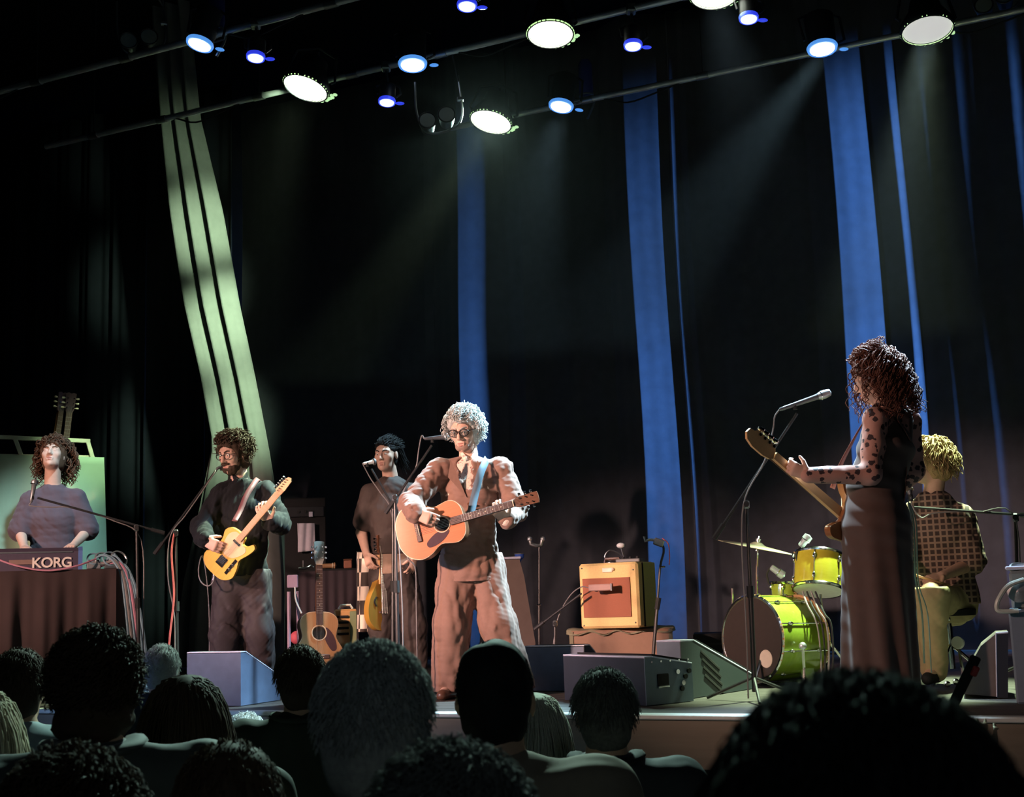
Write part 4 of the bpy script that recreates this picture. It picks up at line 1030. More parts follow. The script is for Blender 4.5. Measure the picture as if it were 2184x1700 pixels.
for k in range(28):
    if k % 7 not in (2, 6): MB().box((-0.092-0.0235*k, 0.20, hk*0.45+0.016), (0.012, 0.08, 0.014)).build('black_key', m_black, t)
fc = bpy.data.curves.new('lettering', 'FONT'); fc.body = 'KORG'; fc.size = 0.102; fc.extrude = 0.002; fc.offset = 0.0022; fc.align_x = 'LEFT'; fc.space_character = 0.95
tmp = bpy.data.objects.new('tmp', fc); C.objects.link(tmp)
me = bpy.data.meshes.new_from_object(tmp.evaluated_get(bpy.context.evaluated_depsgraph_get())); bpy.data.objects.remove(tmp)
lo_ = bpy.data.objects.new('lettering', me); C.objects.link(lo_); lo_.parent = t
me.materials.clear(); me.materials.append(mat('cream lettering', (0.78, 0.70, 0.64), 0.6))
p0 = Fk.p(67, 1205, 0.05)
lo_.rotation_euler = (math.pi/2, 0, 0); lo_.location = (p0.x-b.x, -0.007, 0.022)
# cables and boxes at the right end of the table
clut = [('effects_box', 'small silver effects box on the right end of the keyboard table', 200, 1207, 0.10, 0.05, m_grille), ('power_strip', 'grey power strip at the right corner of the keyboard table', 245, 1207, 0.15, 0.04, m_metal)]
for nm, lab, px, py, w_, h_, mm in clut:
    p = Fk.p(px, py, 0.12)
    t = thing(nm, lab, 'electronics', Fk.M @ Matrix.Translation((p.x, 0.12, zt+0.007)))
    MB().box((0, 0, h_/2), (w_, 0.09, h_), bev=0.006).build('housing', mm, t)
    for k in range(3): MB().cyl((-w_*0.3+w_*0.3*k, -0.02, h_), (-w_*0.3+w_*0.3*k, -0.02, h_+0.018), 0.010, n=10).build('knob', m_white if k % 2 else m_rubber, t, smooth=True)
r5 = random.Random(5)
def cab(name, pts, rad, mm, lab, F_, grp=None):
    o = MB().tube(bez(pts, 48), rad, 6).build(name, mm, smooth=True); o.matrix_world = F_.M
    return tag(o, lab, 'cable', grp)
for k, (mm, lab) in enumerate([(m_bluecable, 'blue-grey cable hanging off the right end of the keyboard table, innermost'), (m_cable, 'pale grey cable hanging off the right end of the keyboard table'), (m_bluecable, 'second blue-grey cable hanging off the keyboard table'), (m_pinkcable, 'pink cable hanging off the right end of the keyboard table'), (m_bluecable, 'third blue-grey cable hanging off the keyboard table'), (m_bluecable, 'outermost blue-grey cable hanging off the keyboard table')]):
    x = 250+8*k
    pts = [Fk.p(185+9*k, 1208-(k % 3)*9, 0.10), Fk.p(215+7*k, 1185+(k % 2)*16, 0.08), Fk.p(240+6*k, 1195+3*k, 0.05), Fk.p(258+6*k, 1230+4*k, 0.02), Fk.p(268+6*k, 1300, 0.0), Fk.p(276+7*k, 1390, -0.02), Fk.p(282+7*k, 1490, -0.06)]
    cab('cable', pts, 0.008+0.003*(k % 2), mm, lab, Fk, 'cables at the keyboard table')
# a flat bundle of blue ribbon-like cables
for k in range(3):
    pts = [Fk.p(248+7*k, 1206, 0.08), Fk.p(258+8*k, 1224, 0.03), Fk.p(262+10*k, 1300, 0.02), Fk.p(276+14*k, 1400, 0.0), Fk.p(290+10*k, 1488, -0.04)]
    o = MB().tube(bez(pts, 40), 0.016, 6, flat=0.4).build('cable', m_bluecable, smooth=True); o.matrix_world = Fk.M
    tag(o, ('left', 'middle', 'right')[k]+' broad blue cable loom falling from the keyboard table corner', 'cable', 'broad cable looms')
cab('cable', [Fk.p(-20, 1188, 0.02), Fk.p(40, 1208, -0.02), Fk.p(100, 1217, -0.03), Fk.p(160, 1208, -0.02), Fk.p(205, 1192, 0.05)], 0.007, m_pinkcable, 'pink cable sagging across the back of the synthesizer', Fk)
for k in range(4):
    c = Fk.p(200+18*k, 1192, 0.10)
    o = MB().torus(c, 0.045+0.006*k, 0.007, (r5.uniform(-0.6, 0.6), -0.9, 0.5), 24, 6).build('cable_coil', m_grille if k % 2 else m_bluecable, smooth=True); o.matrix_world = Fk.M
    tag(o, ('first', 'second', 'third', 'fourth')[k]+' small cable coil from the left on the end of the keyboard table', 'cable', 'coils on the keyboard table')
# guitar rack covered in green cloth behind the keyboard player
Fr = Frame(110, 1468)
t = thing('guitar_rack', 'pale frame of a guitar rack behind the keyboard player', 'rack', Fr.M)
m_frame = mat('pale rack frame', (0.60, 0.66, 0.48), 0.6)
def bar(p, q, w_=0.035): 
    p, q = Vector(p), Vector(q); R = basis(q-p, z=(0, 1, 0))
    return MB().box((p+q)/2, ((q-p).length+w_, w_, w_), R=R, bev=0.003)
bar(Fr.p(-60, 930), Fr.p(188, 941)).build('top_rail', m_frame, t)
bar(Fr.p(-60, 972, 0.02), Fr.p(196, 976, 0.02)).build('lower_rail', m_frame, t)
bar(Fr.p(188, 944), Fr.p(200, 985)).build('end_post', m_frame, t)
bar(Fr.p(32, 936), Fr.p(44, 968)).build('middle_post', m_frame, t)
for px in (-40, 205): MB().tube([Fr.p(px, 985, 0.03), (Fr.p(px, 985).x, 0.03, 0.0)], 0.016, 8).build('leg', m_metal, t)
def gcf(u, v):
    p = Fr.p(-60+(222+14*v+60)*u, 968+8*u+(1440-970)*v, -0.03)
    y = -0.045+0.03*math.sin(u*20+1.5*math.sin(v*3))*(0.3+v)*(1.0 if u < 0.62 else 0.25)
    return (p.x, y, p.z)
o = MB().grid(gcf, 80, 30).build('rack_cloth', m_green_cloth, smooth='all'); o.matrix_world = Fr.M
o.modifiers.new('t', 'SOLIDIFY').thickness = 0.006
tag(o, 'pale green cloth hung over the rack behind the keyboard player', 'cloth')
for k, (bx, tx, ty, lab) in enumerate(((106, 130, 836, 'left of the two guitars racked behind the keyboard player'), (132, 152, 838, 'dark headstock guitar with pale tuners racked behind the keyboard player'))):
    tip = Fr.p(tx, ty, 0.14); bt = Fr.p(bx, 1010, 0.18); d = (bt-tip).normalized(); butt = tip+d*1.01
    M = guitar_matrix(Fr, butt, tip, (0.75 if k == 0 else 0.1, -1, 0.1))
    electric(M, lab, 'lp', m_guard, 'guitars in the rack')

# ================================================================ back line between the two guitarists
Fq = Frame(655, 1448)
t = thing('rack_cabinet', 'black equipment cabinet in the dark behind the standing guitar', 'cabinet', Fq.M)
a, b = Fq.p(606, 1062, 0.3), Fq.p(700, 1448, 0.3)
MB().box(((a.x+b.x)/2, 0.55, a.z/2), (b.x-a.x, 0.4, a.z), bev=0.01).build('body', m_black, t)
MB().box(((a.x+b.x)/2, 0.342, a.z*0.92), ((b.x-a.x)*0.9, 0.02, 0.09), bev=0.004).build('upper_panel', m_fix, t)
for k in range(3): MB().cyl(((a.x+b.x)/2-0.06+0.06*k, 0.32, a.z*0.92), ((a.x+b.x)/2-0.06+0.06*k, 0.335, a.z*0.92), 0.012, n=10).build('knob', m_rubber, t)
MB().box(Fq.p(663, 1097, 0.325), (0.035, 0.02, 0.045), bev=0.003).build('label_plate', m_pale_edge, t)
def tow(u, v):
    p = Fq.p(634+37*u+2*v, 1116+(62-4*u)*v, 0.30)
    return (p.x, 0.30+0.008*math.sin(u*14+v*2), p.z)
o = MB().grid(tow, 20, 16).build('towel', mat('white towel', (0.62, 0.58, 0.68), 0.9), smooth='all'); o.matrix_world = Fq.M
o.modifiers.new('t', 'SOLIDIFY').thickness = 0.006
tag(o, 'white towel hanging on the dark cabinet behind the standing guitar', 'towel')
# low table with a black cloth and percussion odds on it
t = thing('side_table', 'low table covered in black cloth behind the standing guitar', 'table', Fq.M)
a, b = Fq.p(636, 1216, 0.12), Fq.p(766, 1448, 0.12)
MB().box(((a.x+b.x)/2, 0.22, a.z-0.01), (b.x-a.x, 0.32, 0.025), bev=0.005).build('tabletop', m_black, t)
def sdf_(u, v): 
    x = a.x+(b.x-a.x)*u; return (x, 0.05+0.016*math.sin(u*40)*(0.2+v), (a.z-0.02)*(1-v)+0.004)
s_ = MB().grid(sdf_, 60, 8).build('front_cloth', mat('dark violet cloth', (0.05, 0.035, 0.045), 0.9), t, smooth='all')
for sx in (a.x+0.03, b.x-0.03): MB().tube([(sx, 0.33, 0), (sx, 0.33, a.z-0.02)], 0.014, 8).build('leg', m_metal, t)
ztab = a.z+0.004
for k, (px, lab, mm, w_, h_) in enumerate(((652, 'chrome clamp lying left on the black side table', m_chrome, 0.12, 0.025), (702, 'brown shaker lying on the black side table', mat('brown wood', (0.35, 0.2, 0.1), 0.5), 0.10, 0.035), (742, 'terracotta box at the right end of the black side table', mat('terracotta', (0.35, 0.14, 0.09), 0.7), 0.07, 0.07))):
    p = Fq.p(px, 1212, 0.2)
    t = thing(('clamp', 'shaker', 'small_box')[k], lab, ('clamp', 'shaker', 'box')[k], Fq.M @ Matrix.Translation((p.x, 0.2, ztab)))
    if k == 0:
        MB().tube([(-0.06, 0, 0.012), (0.0, 0, 0.012), (0.05, 0, 0.03), (0.07, 0, 0.012)], 0.012, 8).build('bar', mm, t, smooth=True)
        MB().tube([(-0.02, 0, 0.01), (-0.02, 0, 0.08)], 0.006, 6).build('screw', mm, t, smooth=True)
    elif k == 1:
        MB().lathe([(0.008, -0.06), (0.02, -0.05), (0.02, 0.03), (0.03, 0.05), (0.0, 0.065)], c=(0, 0, 0.026), axis=(1, 0, 0), n=14).build('body', mm, t, smooth=True)
        MB().torus((0.03, 0, 0.026), 0.022, 0.005, (1, 0, 0)).build('band', m_ivory, t, smooth=True)
    else:
        MB().box((0, 0, h_/2), (w_, w_, h_), bev=0.006).build('body', mm, t); MB().box((0, 0, h_+0.004), (w_*1.08, w_*1.08, 0.014), bev=0.003).build('lid', m_mahog, t)
# purple folding stand left of the acoustic guitar
Fp = Frame(622, 1462)
t = thing('folding_stand', 'lilac painted folding stand left of the standing acoustic guitar', 'stand', Fp.M)
m_lil = mat('lilac enamel', (0.55, 0.38, 0.52), 0.5)
MB().box(Fp.p(624, 1240), (0.085, 0.04, 0.10), bev=0.006).build('bracket', m_lil, t)
MB().tube([Fp.p(616, 1262), (Fp.p(617, 1462).x, 0, 0.0)], 0.014, 8).build('front_leg', m_lil, t, smooth=True)
MB().tube([Fp.p(634, 1262, 0.05), (Fp.p(640, 1462).x, 0.25, 0.0)], 0.012, 8).build('rear_leg', m_lil, t, smooth=True)
MB().tube(bez([Fp.p(629, 1252, -0.02), Fp.p(631, 1280, -0.02), Fp.p(643, 1308, -0.02)], 12), 0.007, 6).build('cord', m_white, t, smooth=True)
# standing acoustic guitar on its stand
Fg2 = Frame(676, 1470)
butt = Fg2.p(677, 1446, 0.02); tip = Fg2.p(677, 1157, 0.14)
Lg = (tip-butt).length
acoustic(guitar_matrix(Fg2, butt, tip, (0.25, -1, 0.12)) @ Matrix.Scale(Lg/1.045, 4), 'worn natural acoustic guitar standing upright on the stage floor', m_oldtop, m_mahog, hs_mat=mat('pale headstock veneer', (0.50, 0.50, 0.46), 0.4))
t = thing('guitar_stand', 'low black stand under the upright acoustic guitar', 'stand', Fg2.M)
for s in (-1, 1):
    MB().tube([(0.12*s, -0.10, 0.10), (0.12*s, 0.05, 0.06), (0.0, 0.12, 0.35), (0.0, 0.18, 0.6)], 0.012, 8).build('frame', m_stand, t, smooth=True)
    MB().tube([(0.12*s, 0.05, 0.06), (0.2*s, -0.05, 0.0)], 0.012, 8).build('leg', m_stand, t, smooth=True)
MB().tube([(0, 0.14, 0.4), (0, 0.3, 0.0)], 0.012, 8).build('rear_leg', m_stand, t, smooth=True)
t = thing('ball', 'pink ball on the floor left of the upright acoustic guitar', 'ball', Frame(632, 1452).M)
Fx = Frame(632, 1452)
c = Fx.p(633, 1360)
MB().ball((c.x, 0, c.z), 0.055, 10).build('shell', mat('pink foam', (0.85, 0.15, 0.22), 0.6), t, smooth=True)
MB().tube([(c.x, 0, c.z), (c.x, 0, 0.0)], 0.012, 6).build('stick', m_stand, t)
# small upright keyed box with dark bars
Fe = Frame(742, 1462)
t = thing('button_accordion', 'small amber instrument box with dark bars behind the grey-haired spectator', 'instrument', Fe.M)
a, b = Fe.p(712, 1300), Fe.p(764, 1440)
cx, wd = (a.x+b.x)/2, b.x-a.x
MB().box((cx-0.0, 0.1, (a.z)/2), (wd, 0.18, a.z-0.004), bev=0.012).build('case', mat('amber board', (0.70, 0.36, 0.12), 0.5), t)
MB().box((cx+wd*0.33, 0.002, a.z*0.62), (wd*0.30, 0.02, a.z*0.70), bev=0.005).build('side_grille', mat('green metal plate', (0.25, 0.30, 0.14), 0.5), t)
for k in range(4): MB().box((cx-wd*0.12, 0.0, a.z*(0.90-0.075*k)), (wd*0.50, 0.02, 0.018), bev=0.003).build('dark_bar', m_black, t)
MB().lathe([(0.05, 0), (0.05, 0.012), (0.0, 0.014)], c=(cx+0.02, 0.006, a.z*0.46), axis=(0, -1, 0), n=18).build('speaker', m_black, t, smooth=True)
MB().tube([(cx-wd*0.3, 0.1, a.z), (cx-wd*0.2, 0.1, a.z+0.03), (cx+wd*0.2, 0.1, a.z+0.03), (cx+wd*0.3, 0.1, a.z)], 0.009, 6).build('handle', m_ivory, t, smooth=True)
# checked cloth on a stand and a mandolin in front of the backing singer
Fm = Frame(800, 1462)
butt = Fm.p(812, 1345, -0.05); tip = Fm.p(806, 1140, -0.02)
electric(guitar_matrix(Fm, butt, tip, (0.75, -0.75, 0.05)) @ Matrix.Scale((tip-butt).length/0.64, 4), 'amber mandolin hung upright beside the backing singer', 'mandolin', m_sunb, 'stringed instruments on stands')
t = thing('mandolin_stand', 'slim chrome stand holding the amber mandolin', 'stand', Fm.M)
MB().tube([(Fm.p(846, 1462).x, 0, 0.0), Fm.p(846, 1110)], 0.010, 8).build('pole', m_chrome, t, smooth=True)
MB().tube([Fm.p(846, 1165), Fm.p(820, 1165), Fm.p(806, 1168, -0.03)], 0.008, 6).build('yoke', m_chrome, t, smooth=True)
MB().tube([Fm.p(846, 1340), Fm.p(825, 1343), Fm.p(805, 1338, -0.08)], 0.008, 6).build('cradle', m_chrome, t, smooth=True)
for k in range(3): MB().tube([(Fm.p(846, 1462).x, 0, 0.10), (Fm.p(846, 1462).x+0.2*math.cos(2.09*k), 0.2*math.sin(2.09*k), 0.0)], 0.008, 6).build('leg', m_chrome, t, smooth=True)
for k in range(4): MB().ball(Fm.p(802+10*k, 1160+((k*7) % 11), -0.05), 0.013, 5).build('clip_knob', m_chrome, t, smooth=True)
def chk(u, v):
    p = Fm.p(762+46*u, 1178+170*v, 0.0)
    return (p.x, 0.012*math.sin(u*11+v*2), p.z)
o = MB().grid(chk, 24, 30).build('checked_cloth', pattern('black and white check', 'check', (0.78, 0.66, 0.55), (0.05, 0.035, 0.03), 9.5), smooth='all'); o.matrix_world = Fm.M
o.modifiers.new('t', 'SOLIDIFY').thickness = 0.006
tag(o, 'black and white checked cloth hanging beside the amber mandolin', 'cloth')
t = thing('cloth_rail', 'thin rail stand holding the checked cloth', 'stand', Fm.M)
MB().tube([Fm.p(760, 1178, 0.012), Fm.p(812, 1178, 0.012)], 0.007, 6).build('rail', m_stand, t)
for x in (762, 808): MB().tube([Fm.p(x, 1178, 0.012), (Fm.p(x, 1462).x, 0.02, 0.0)], 0.007, 6).build('post', m_stand, t)
# low black case at the foot of the back curtain
t = thing('road_case', 'low black road case at the foot of the curtain left of the drums', 'case', Frame(1515, 1428).M)
Fz = Frame(1515, 1428); a, b = Fz.p(1478, 1352), Fz.p(1556, 1352)
MB().box(((a.x+b.x)/2, 0.2, a.z/2), (b.x-a.x, 0.4, a.z-0.004), bev=0.01).build('body', m_black, t)
MB().box(((a.x+b.x)/2, 0.2, a.z*0.7), (b.x-a.x+0.006, 0.406, 0.015)).build('lid_seam', m_fix, t)
# ================================================================ drum kit
m_shell = pattern('green sparkle shell', 'wood', (0.16, 0.24, 0.02), (0.26, 0.34, 0.04), 20, 0.15)
m_shell2 = pattern('yellow-green sparkle shell', 'wood', (0.30, 0.28, 0.02), (0.42, 0.36, 0.04), 20, 0.15)
m_head = mat('coated drum head', (0.70, 0.74, 0.68), 0.5)
m_dark_head = mat('dark front head', (0.030, 0.022, 0.018), 0.3, var=0.2)
m_bronze = mat('cymbal bronze', (0.75, 0.68, 0.48), 0.4, 0.35)
FD = Frame(1640, 1462)
def drum(lab, c, axis, R_, L_, shell, top_head, bot_head, lugs=8, name='drum', n=36, grp='drums of the kit'):
    c = Vector(c); ax = Vector(axis).normalized()
    M = FD.M @ Matrix.Translation(c) @ Vector((0, 0, 1)).rotation_difference(ax).to_matrix().to_4x4()
    t = thing(name, lab, 'drum', M, grp)
    MB().lathe([(R_*0.985, -L_/2), (R_, -L_/2+0.01), (R_, L_/2-0.01), (R_*0.985, L_/2)], n=n).build('shell', shell, t, smooth=True)
    MB().lathe([(0.0, L_/2+0.004), (R_*0.97, L_/2+0.004), (R_*0.985, L_/2)], n=n).build('batter_head', top_head, t, smooth=True)
    MB().lathe([(0.0, -L_/2-0.004), (R_*0.97, -L_/2-0.004), (R_*0.985, -L_/2)], n=n).build('resonant_head', bot_head, t, smooth=True)
    for s in (-1, 1):
        MB().torus((0, 0, s*(L_/2-0.004)), R_*1.02, 0.011, n=n, m=6).build('hoop', m_chrome, t, smooth=True)
    for k in range(lugs):
        a = 2*math.pi*(k+0.3)/lugs; x, y = R_*1.03*math.cos(a), R_*1.03*math.sin(a)
        MB().tube([(x, y, -L_/2+0.0), (x, y, L_/2)], 0.004, 5).build('tension_rod', m_chrome, t)
        for s in (-1, 1): MB().ball((x, y, s*L_*0.28), (0.013, 0.013, 0.024), 4).build('lug', m_chrome, t, smooth=True)
    return t
# bass drum
rb = 0.275
bc = FD.p(1604, 1371, 0.02); ax = Vector((-0.72, -0.69, 0.03)).normalized()
bc.z = rb+0.02
ctr = bc-ax*0.21
bd = drum('green bass drum with a dark front head', ctr, ax, rb, 0.42, m_shell, m_dark_head, m_head, 10, 'bass_drum')
for s in (-1, 1): MB().torus((0, 0, s*0.205), rb*1.02, 0.011, n=40, m=6).build('wood_hoop', pattern('hoop wood', 'wood', (0.30, 0.16, 0.07), (0.40, 0.22, 0.10), 20, 0.3), bd, smooth=True)
Mi = bd.matrix_world.inverted()
ex = Mi @ (FD.M @ FD.p(1645, 1405, -0.05)); 
tag(MB().lathe([(0.0, 0.0), (0.055, 0.001), (0.058, -0.002)], c=(ex.x, ex.y, 0.219), n=24).build('head_patch', mat('grey orange patch', (0.42, 0.34, 0.26), 0.5), bd), 'pale round patch low on the front head')
for s in (-1, 1):
    p0 = Vector((0.0, 0, 0)); a = math.radians(200 if s < 0 else 340)
w1 = Mi @ (FD.M @ Vector((ctr.x-0.16, ctr.y-0.30, 0.006))); w2 = Mi @ (FD.M @ (ctr+Vector((-0.10, -0.20, -0.12))))
MB().tube([w2, w1], 0.010, 6).build('spur', m_chrome, bd, smooth=True)
w1 = Mi @ (FD.M @ Vector((ctr.x+0.22, ctr.y+0.20, 0.006))); w2 = Mi @ (FD.M @ (ctr+Vector((0.12, 0.17, -0.12))))
MB().tube([w2, w1], 0.010, 6).build('spur', m_chrome, bd, smooth=True)
w1 = Mi @ (FD.M @ FD.p(1656, 1347, -0.08)); w2 = Mi @ (FD.M @ FD.p(1706, 1348, 0.0))
MB().tube([w1, w2], 0.008, 6).build('claw_rod', m_chrome, bd, smooth=True)
# rack tom, tipped so that its lower head shows
tc = FD.p(1746, 1222, 0.25)
drum('yellow-green rack tom over the bass drum, its pale lower head showing', tc, (0.10, 0.30, 0.95), 0.165, 0.24, m_shell2, m_head, m_head, 6, 'tom_drum')
sn = FD.p(1676, 1266, 0.5)
drum('small dark green drum left of the yellow-green tom', sn, (0.05, 0.03, 1), 0.10, 0.15, m_shell, m_head, m_head, 6, 'tom_drum')
ft = FD.p(1875, 1345, 0.75)
ft.z = 0.33
drum('green floor tom behind the bass player', ft, (0, 0, 1), 0.20, 0.38, m_shell, m_head, m_head, 8, 'floor_tom')
# stands
def stand(lab, base, top, name='drum_stand', extra=None):
    base, top = Vector(base), Vector(top); base.z = 0
    t = thing(name, lab, 'stand', FD.M @ Matrix.Translation(base), 'drum hardware stands'); d = top-base
    MB().tube([Vector((0, 0, 0.12)), d*0.5], 0.012, 8).build('lower_tube', m_chrome, t, smooth=True)
    MB().tube([d*0.48, d], 0.008, 8).build('upper_tube', m_chrome, t, smooth=True)
    MB().ball(d*0.5, 0.020, 6).build('wing_nut', m_chrome, t, smooth=True)
    for k in range(3):
        a = 0.4+2.09*k
        MB().tube([(0, 0, 0.28), (0.20*math.cos(a), 0.20*math.sin(a), 0.01)], 0.009, 6).build('leg', m_chrome, t, smooth=True)
        MB().ball((0.20*math.cos(a), 0.20*math.sin(a), 0.014), 0.014, 5).build('rubber_foot', m_rubber, t, smooth=True)
    return t
def cymbal(lab, c, n_, R_):
    c = Vector(c); t = thing('cymbal', lab, 'cymbal', FD.M @ Matrix.Translation(c) @ Vector((0, 0, 1)).rotation_difference(Vector(n_).normalized()).to_matrix().to_4x4(), 'cymbals')
    MB().lathe([(0.012, 0.032), (R_*0.10, 0.030), (R_*0.18, 0.016), (R_*0.22, 0.012), (R_*0.6, 0.004), (R_, -0.006), (R_*0.995, -0.009), (R_*0.6, 0.001), (R_*0.2, 0.008), (0.012, 0.026)], n=48).build('plate', m_bronze, t, smooth=True)
    MB().cyl((0, 0, -0.03), (0, 0, 0.075), 0.006, n=8).build('rod', m_chrome, t, smooth=True)
    MB().cyl((0, 0, 0.035), (0, 0, 0.055), 0.018, n=12).build('felt', m_grille, t, smooth=True)
cc = FD.p(1615, 1166, 0.52)
cymbal('wide cymbal tilted to the right over the bass drum', cc, (0.24, -0.05, 1), 0.275)
stand('chrome cymbal stand left of the toms', FD.p(1612, 1440, 0.55), cc-Vector((0, 0, 0.02)), 'cymbal_stand')
c3 = FD.p(1935, 1184, 0.55)
cymbal('cymbal behind the bass player in front of the drummer', c3, (0.03, -0.02, 1), 0.25)
stand('chrome cymbal stand hidden behind the bass player', FD.p(1900, 1440, 0.6), c3-Vector((0, 0, 0.02)), 'cymbal_stand')
stand('chrome tom stand with tangled cables beside the bass player', FD.p(1768, 1440, 0.25), tc-Vector((0.0, 0.05, 0.14)))
stand('short chrome stand under the small green drum', FD.p(1666, 1440, 0.5), sn-Vector((0, 0, 0.08)))
stand('slim stand at the left of the bass drum', FD.p(1563, 1440, 0.45), FD.p(1562, 1255, 0.45))
# hardware and cables beside the bass drum
for k in range(4):
    pts = [FD.p(1712+9*k, 1262, 0.1), FD.p(1722+12*k, 1290+6*k, 0.0), FD.p(1742+10*k, 1330, -0.02), FD.p(1750+9*k, 1390, 0.0), FD.p(1752+7*k, 1455, 0.0)]
    o = MB().tube(bez(pts, 30), 0.006, 6).build('cable', m_rubber if k % 2 else m_cable, smooth=True); o.matrix_world = FD.M
    tag(o, ('first', 'second', 'third', 'fourth')[k]+' microphone cable from the left hanging below the yellow-green tom', 'cable', 'drum microphone cables')
t = thing('drum_pedal', 'chrome pedal hardware low between the bass drum and bass player', 'pedal', FD.M @ Matrix.Translation(Vector((FD.p(1715, 1440).x, -0.17, 0))))
MB().box((0, 0, 0.03), (0.10, 0.20, 0.02), bev=0.005).build('base_plate', m_chrome, t)
MB().tube([(0, 0.08, 0.03), (0, 0.09, 0.16), (0.0, 0.05, 0.24)], 0.010, 6).build('beater_post', m_chrome, t, smooth=True)
MB().ball((0, 0.05, 0.25), 0.025, 6).build('beater', m_grille, t, smooth=True)
MB().box((0.02, -0.02, 0.07), (0.08, 0.22, 0.012), R=Matrix.Rotation(0.3, 3, 'X')).build('foot_board', m_chrome, t)
for tail, head, lab in (((1707, 1166, 0.2), (1727, 1141, 0.2), 'grey drum microphone clamped over the yellow-green tom'), ((1644, 1209, 0.42), (1674, 1230, 0.42), 'pale drum microphone aimed at the small green drum')):
    a, b = FD.p(*tail), FD.p(*head)
    t = thing('drum_microphone', lab, 'microphone', FD.M @ Matrix.Translation(a), 'drum microphones'); d = b-a; L = d.length
    MB().lathe([(0.012, 0), (0.022, 0.006), (0.024, L*0.5), (0.030, L*0.55), (0.030, L*0.9), (0.0, L)], axis=d, n=14).build('body', mat('pale mic shell', (0.35, 0.42, 0.46), 0.35, 0.3), t, smooth=True)
    MB().torus(d*0.55, 0.029, 0.004, d).build('ring', m_chrome, t, smooth=True)
    MB().tube(bez([(0, 0, 0), (-0.03, 0.0, -0.05), (-0.02, 0, -0.12)], 10), 0.007, 6).build('clamp_arm', m_rubber, t, smooth=True)
# drum stool and small things at the right
FS = Frame(2035, 1462)
t = thing('drum_stool', 'round black drum stool under the drummer', 'stool', FS.M)
zs = FS.p(2040, 1296, 0.05)
MB().lathe([(0.02, zs.z-0.05), (0.16, zs.z-0.045), (0.165, zs.z-0.01), (0.13, zs.z)], n=24).build('seat', m_black, t, smooth=True)
MB().cyl((0, 0, 0.1), (0, 0, zs.z-0.04), 0.018, n=10).build('post', m_chrome, t)
for k in range(3): MB().tube([(0, 0, 0.25), (0.24*math.cos(2.09*k), 0.24*math.sin(2.09*k), 0.012)], 0.011, 6).build('leg', m_chrome, t, smooth=True)
for k in range(3): MB().ball((-0.10+0.05*k, -0.16, zs.z-0.06), 0.013, 5).build('adjuster_knob', m_chrome, t, smooth=True)
Fy = Frame(2043, 1466)
t = thing('tape_roll_on_stick', 'white round cap on a short rod low at the right of the drummer', 'pedal beater', Fy.M)
c = Fy.p(2043, 1371)
MB().lathe([(0.012, -0.012), (0.036, -0.014), (0.036, 0.014), (0.012, 0.012)], c=c, axis=(-0.4, -1, 0.3), n=20).build('cap', m_white, t, smooth=True)
MB().tube([c, (c.x+0.02, 0.05, 0.0)], 0.010, 6).build('rod', m_chrome, t)
for k in range(3): MB().ball((c.x-0.08+0.05*k, -0.02, 0.02+0.015*k), 0.02, 5).build('joint', m_chrome, t)
# ================================================================ people
def npv(v): return np.array(v, np.float32)
def head_basis(look, tilt=0.0):
    f = Vector(look).normalized(); up = Vector((math.sin(tilt), 0, math.cos(tilt)))
    r = f.cross(up).normalized(); u = r.cross(f)
    return Matrix((r, f, u)).transposed()       # columns: person's right, forward, up
def head_prims(c, R, s=1.0, nose=1.0):
    c = Vector(c)
    def q(x, y, z): return c + R @ Vector((x*s, y*s, z*s))
    Rn = np.array(R, np.float32)
    E = lambda p, r, k=0.02, op=1: ell(q(*p), [v*s for v in r], Rn, k, op)
    P = [E((0, -0.018, 0.035), (0.075, 0.097, 0.086)), E((0, 0.028, -0.02), (0.062, 0.062, 0.088), 0.03), E((0, 0.040, -0.085), (0.047, 0.044, 0.034), 0.03)]
    P.append(cone(q(0, 0.072, -0.103), q(0, 0.070, -0.100), 0.015*s, k=0.02))
    for e in (-1, 1):
        P.append(E((e*0.043, 0.058, -0.02), (0.022, 0.020, 0.022), 0.025))
        P.append(cone(q(e*0.012, 0.083, 0.026), q(e*0.048, 0.066, 0.024), 0.011*s, 0.009*s, 0.014))
        P.append(E((e*0.031, 0.098, 0.004), (0.018, 0.020, 0.012), 0.010, -1))
        P.append(E((e*0.030, 0.079, 0.002), (0.014, 0.009, 0.010), 0.004))
        P.append(ell(q(e*0.078, -0.008, -0.008), (0.009*s, 0.019*s, 0.031*s), Rn, 0.008))
        P.append(cone(q(e*0.011, 0.095, -0.034), q(e*0.012, 0.092, -0.034), 0.009*s, k=0.008))
    P.append(cone(q(0, 0.088, 0.014), q(0, 0.109*nose, -0.030), 0.008*s, 0.0125*s, 0.010))
    P.append(cone(q(-0.019, 0.087, -0.063), q(0.019, 0.087, -0.063), 0.0065*s, k=0.008))
    P.append(cone(q(-0.016, 0.086, -0.075), q(0.016, 0.086, -0.075), 0.0075*s, k=0.008))
    P.append(E((0, 0.100, -0.069), (0.020, 0.010, 0.0022), 0.004, -1))
    return P, q
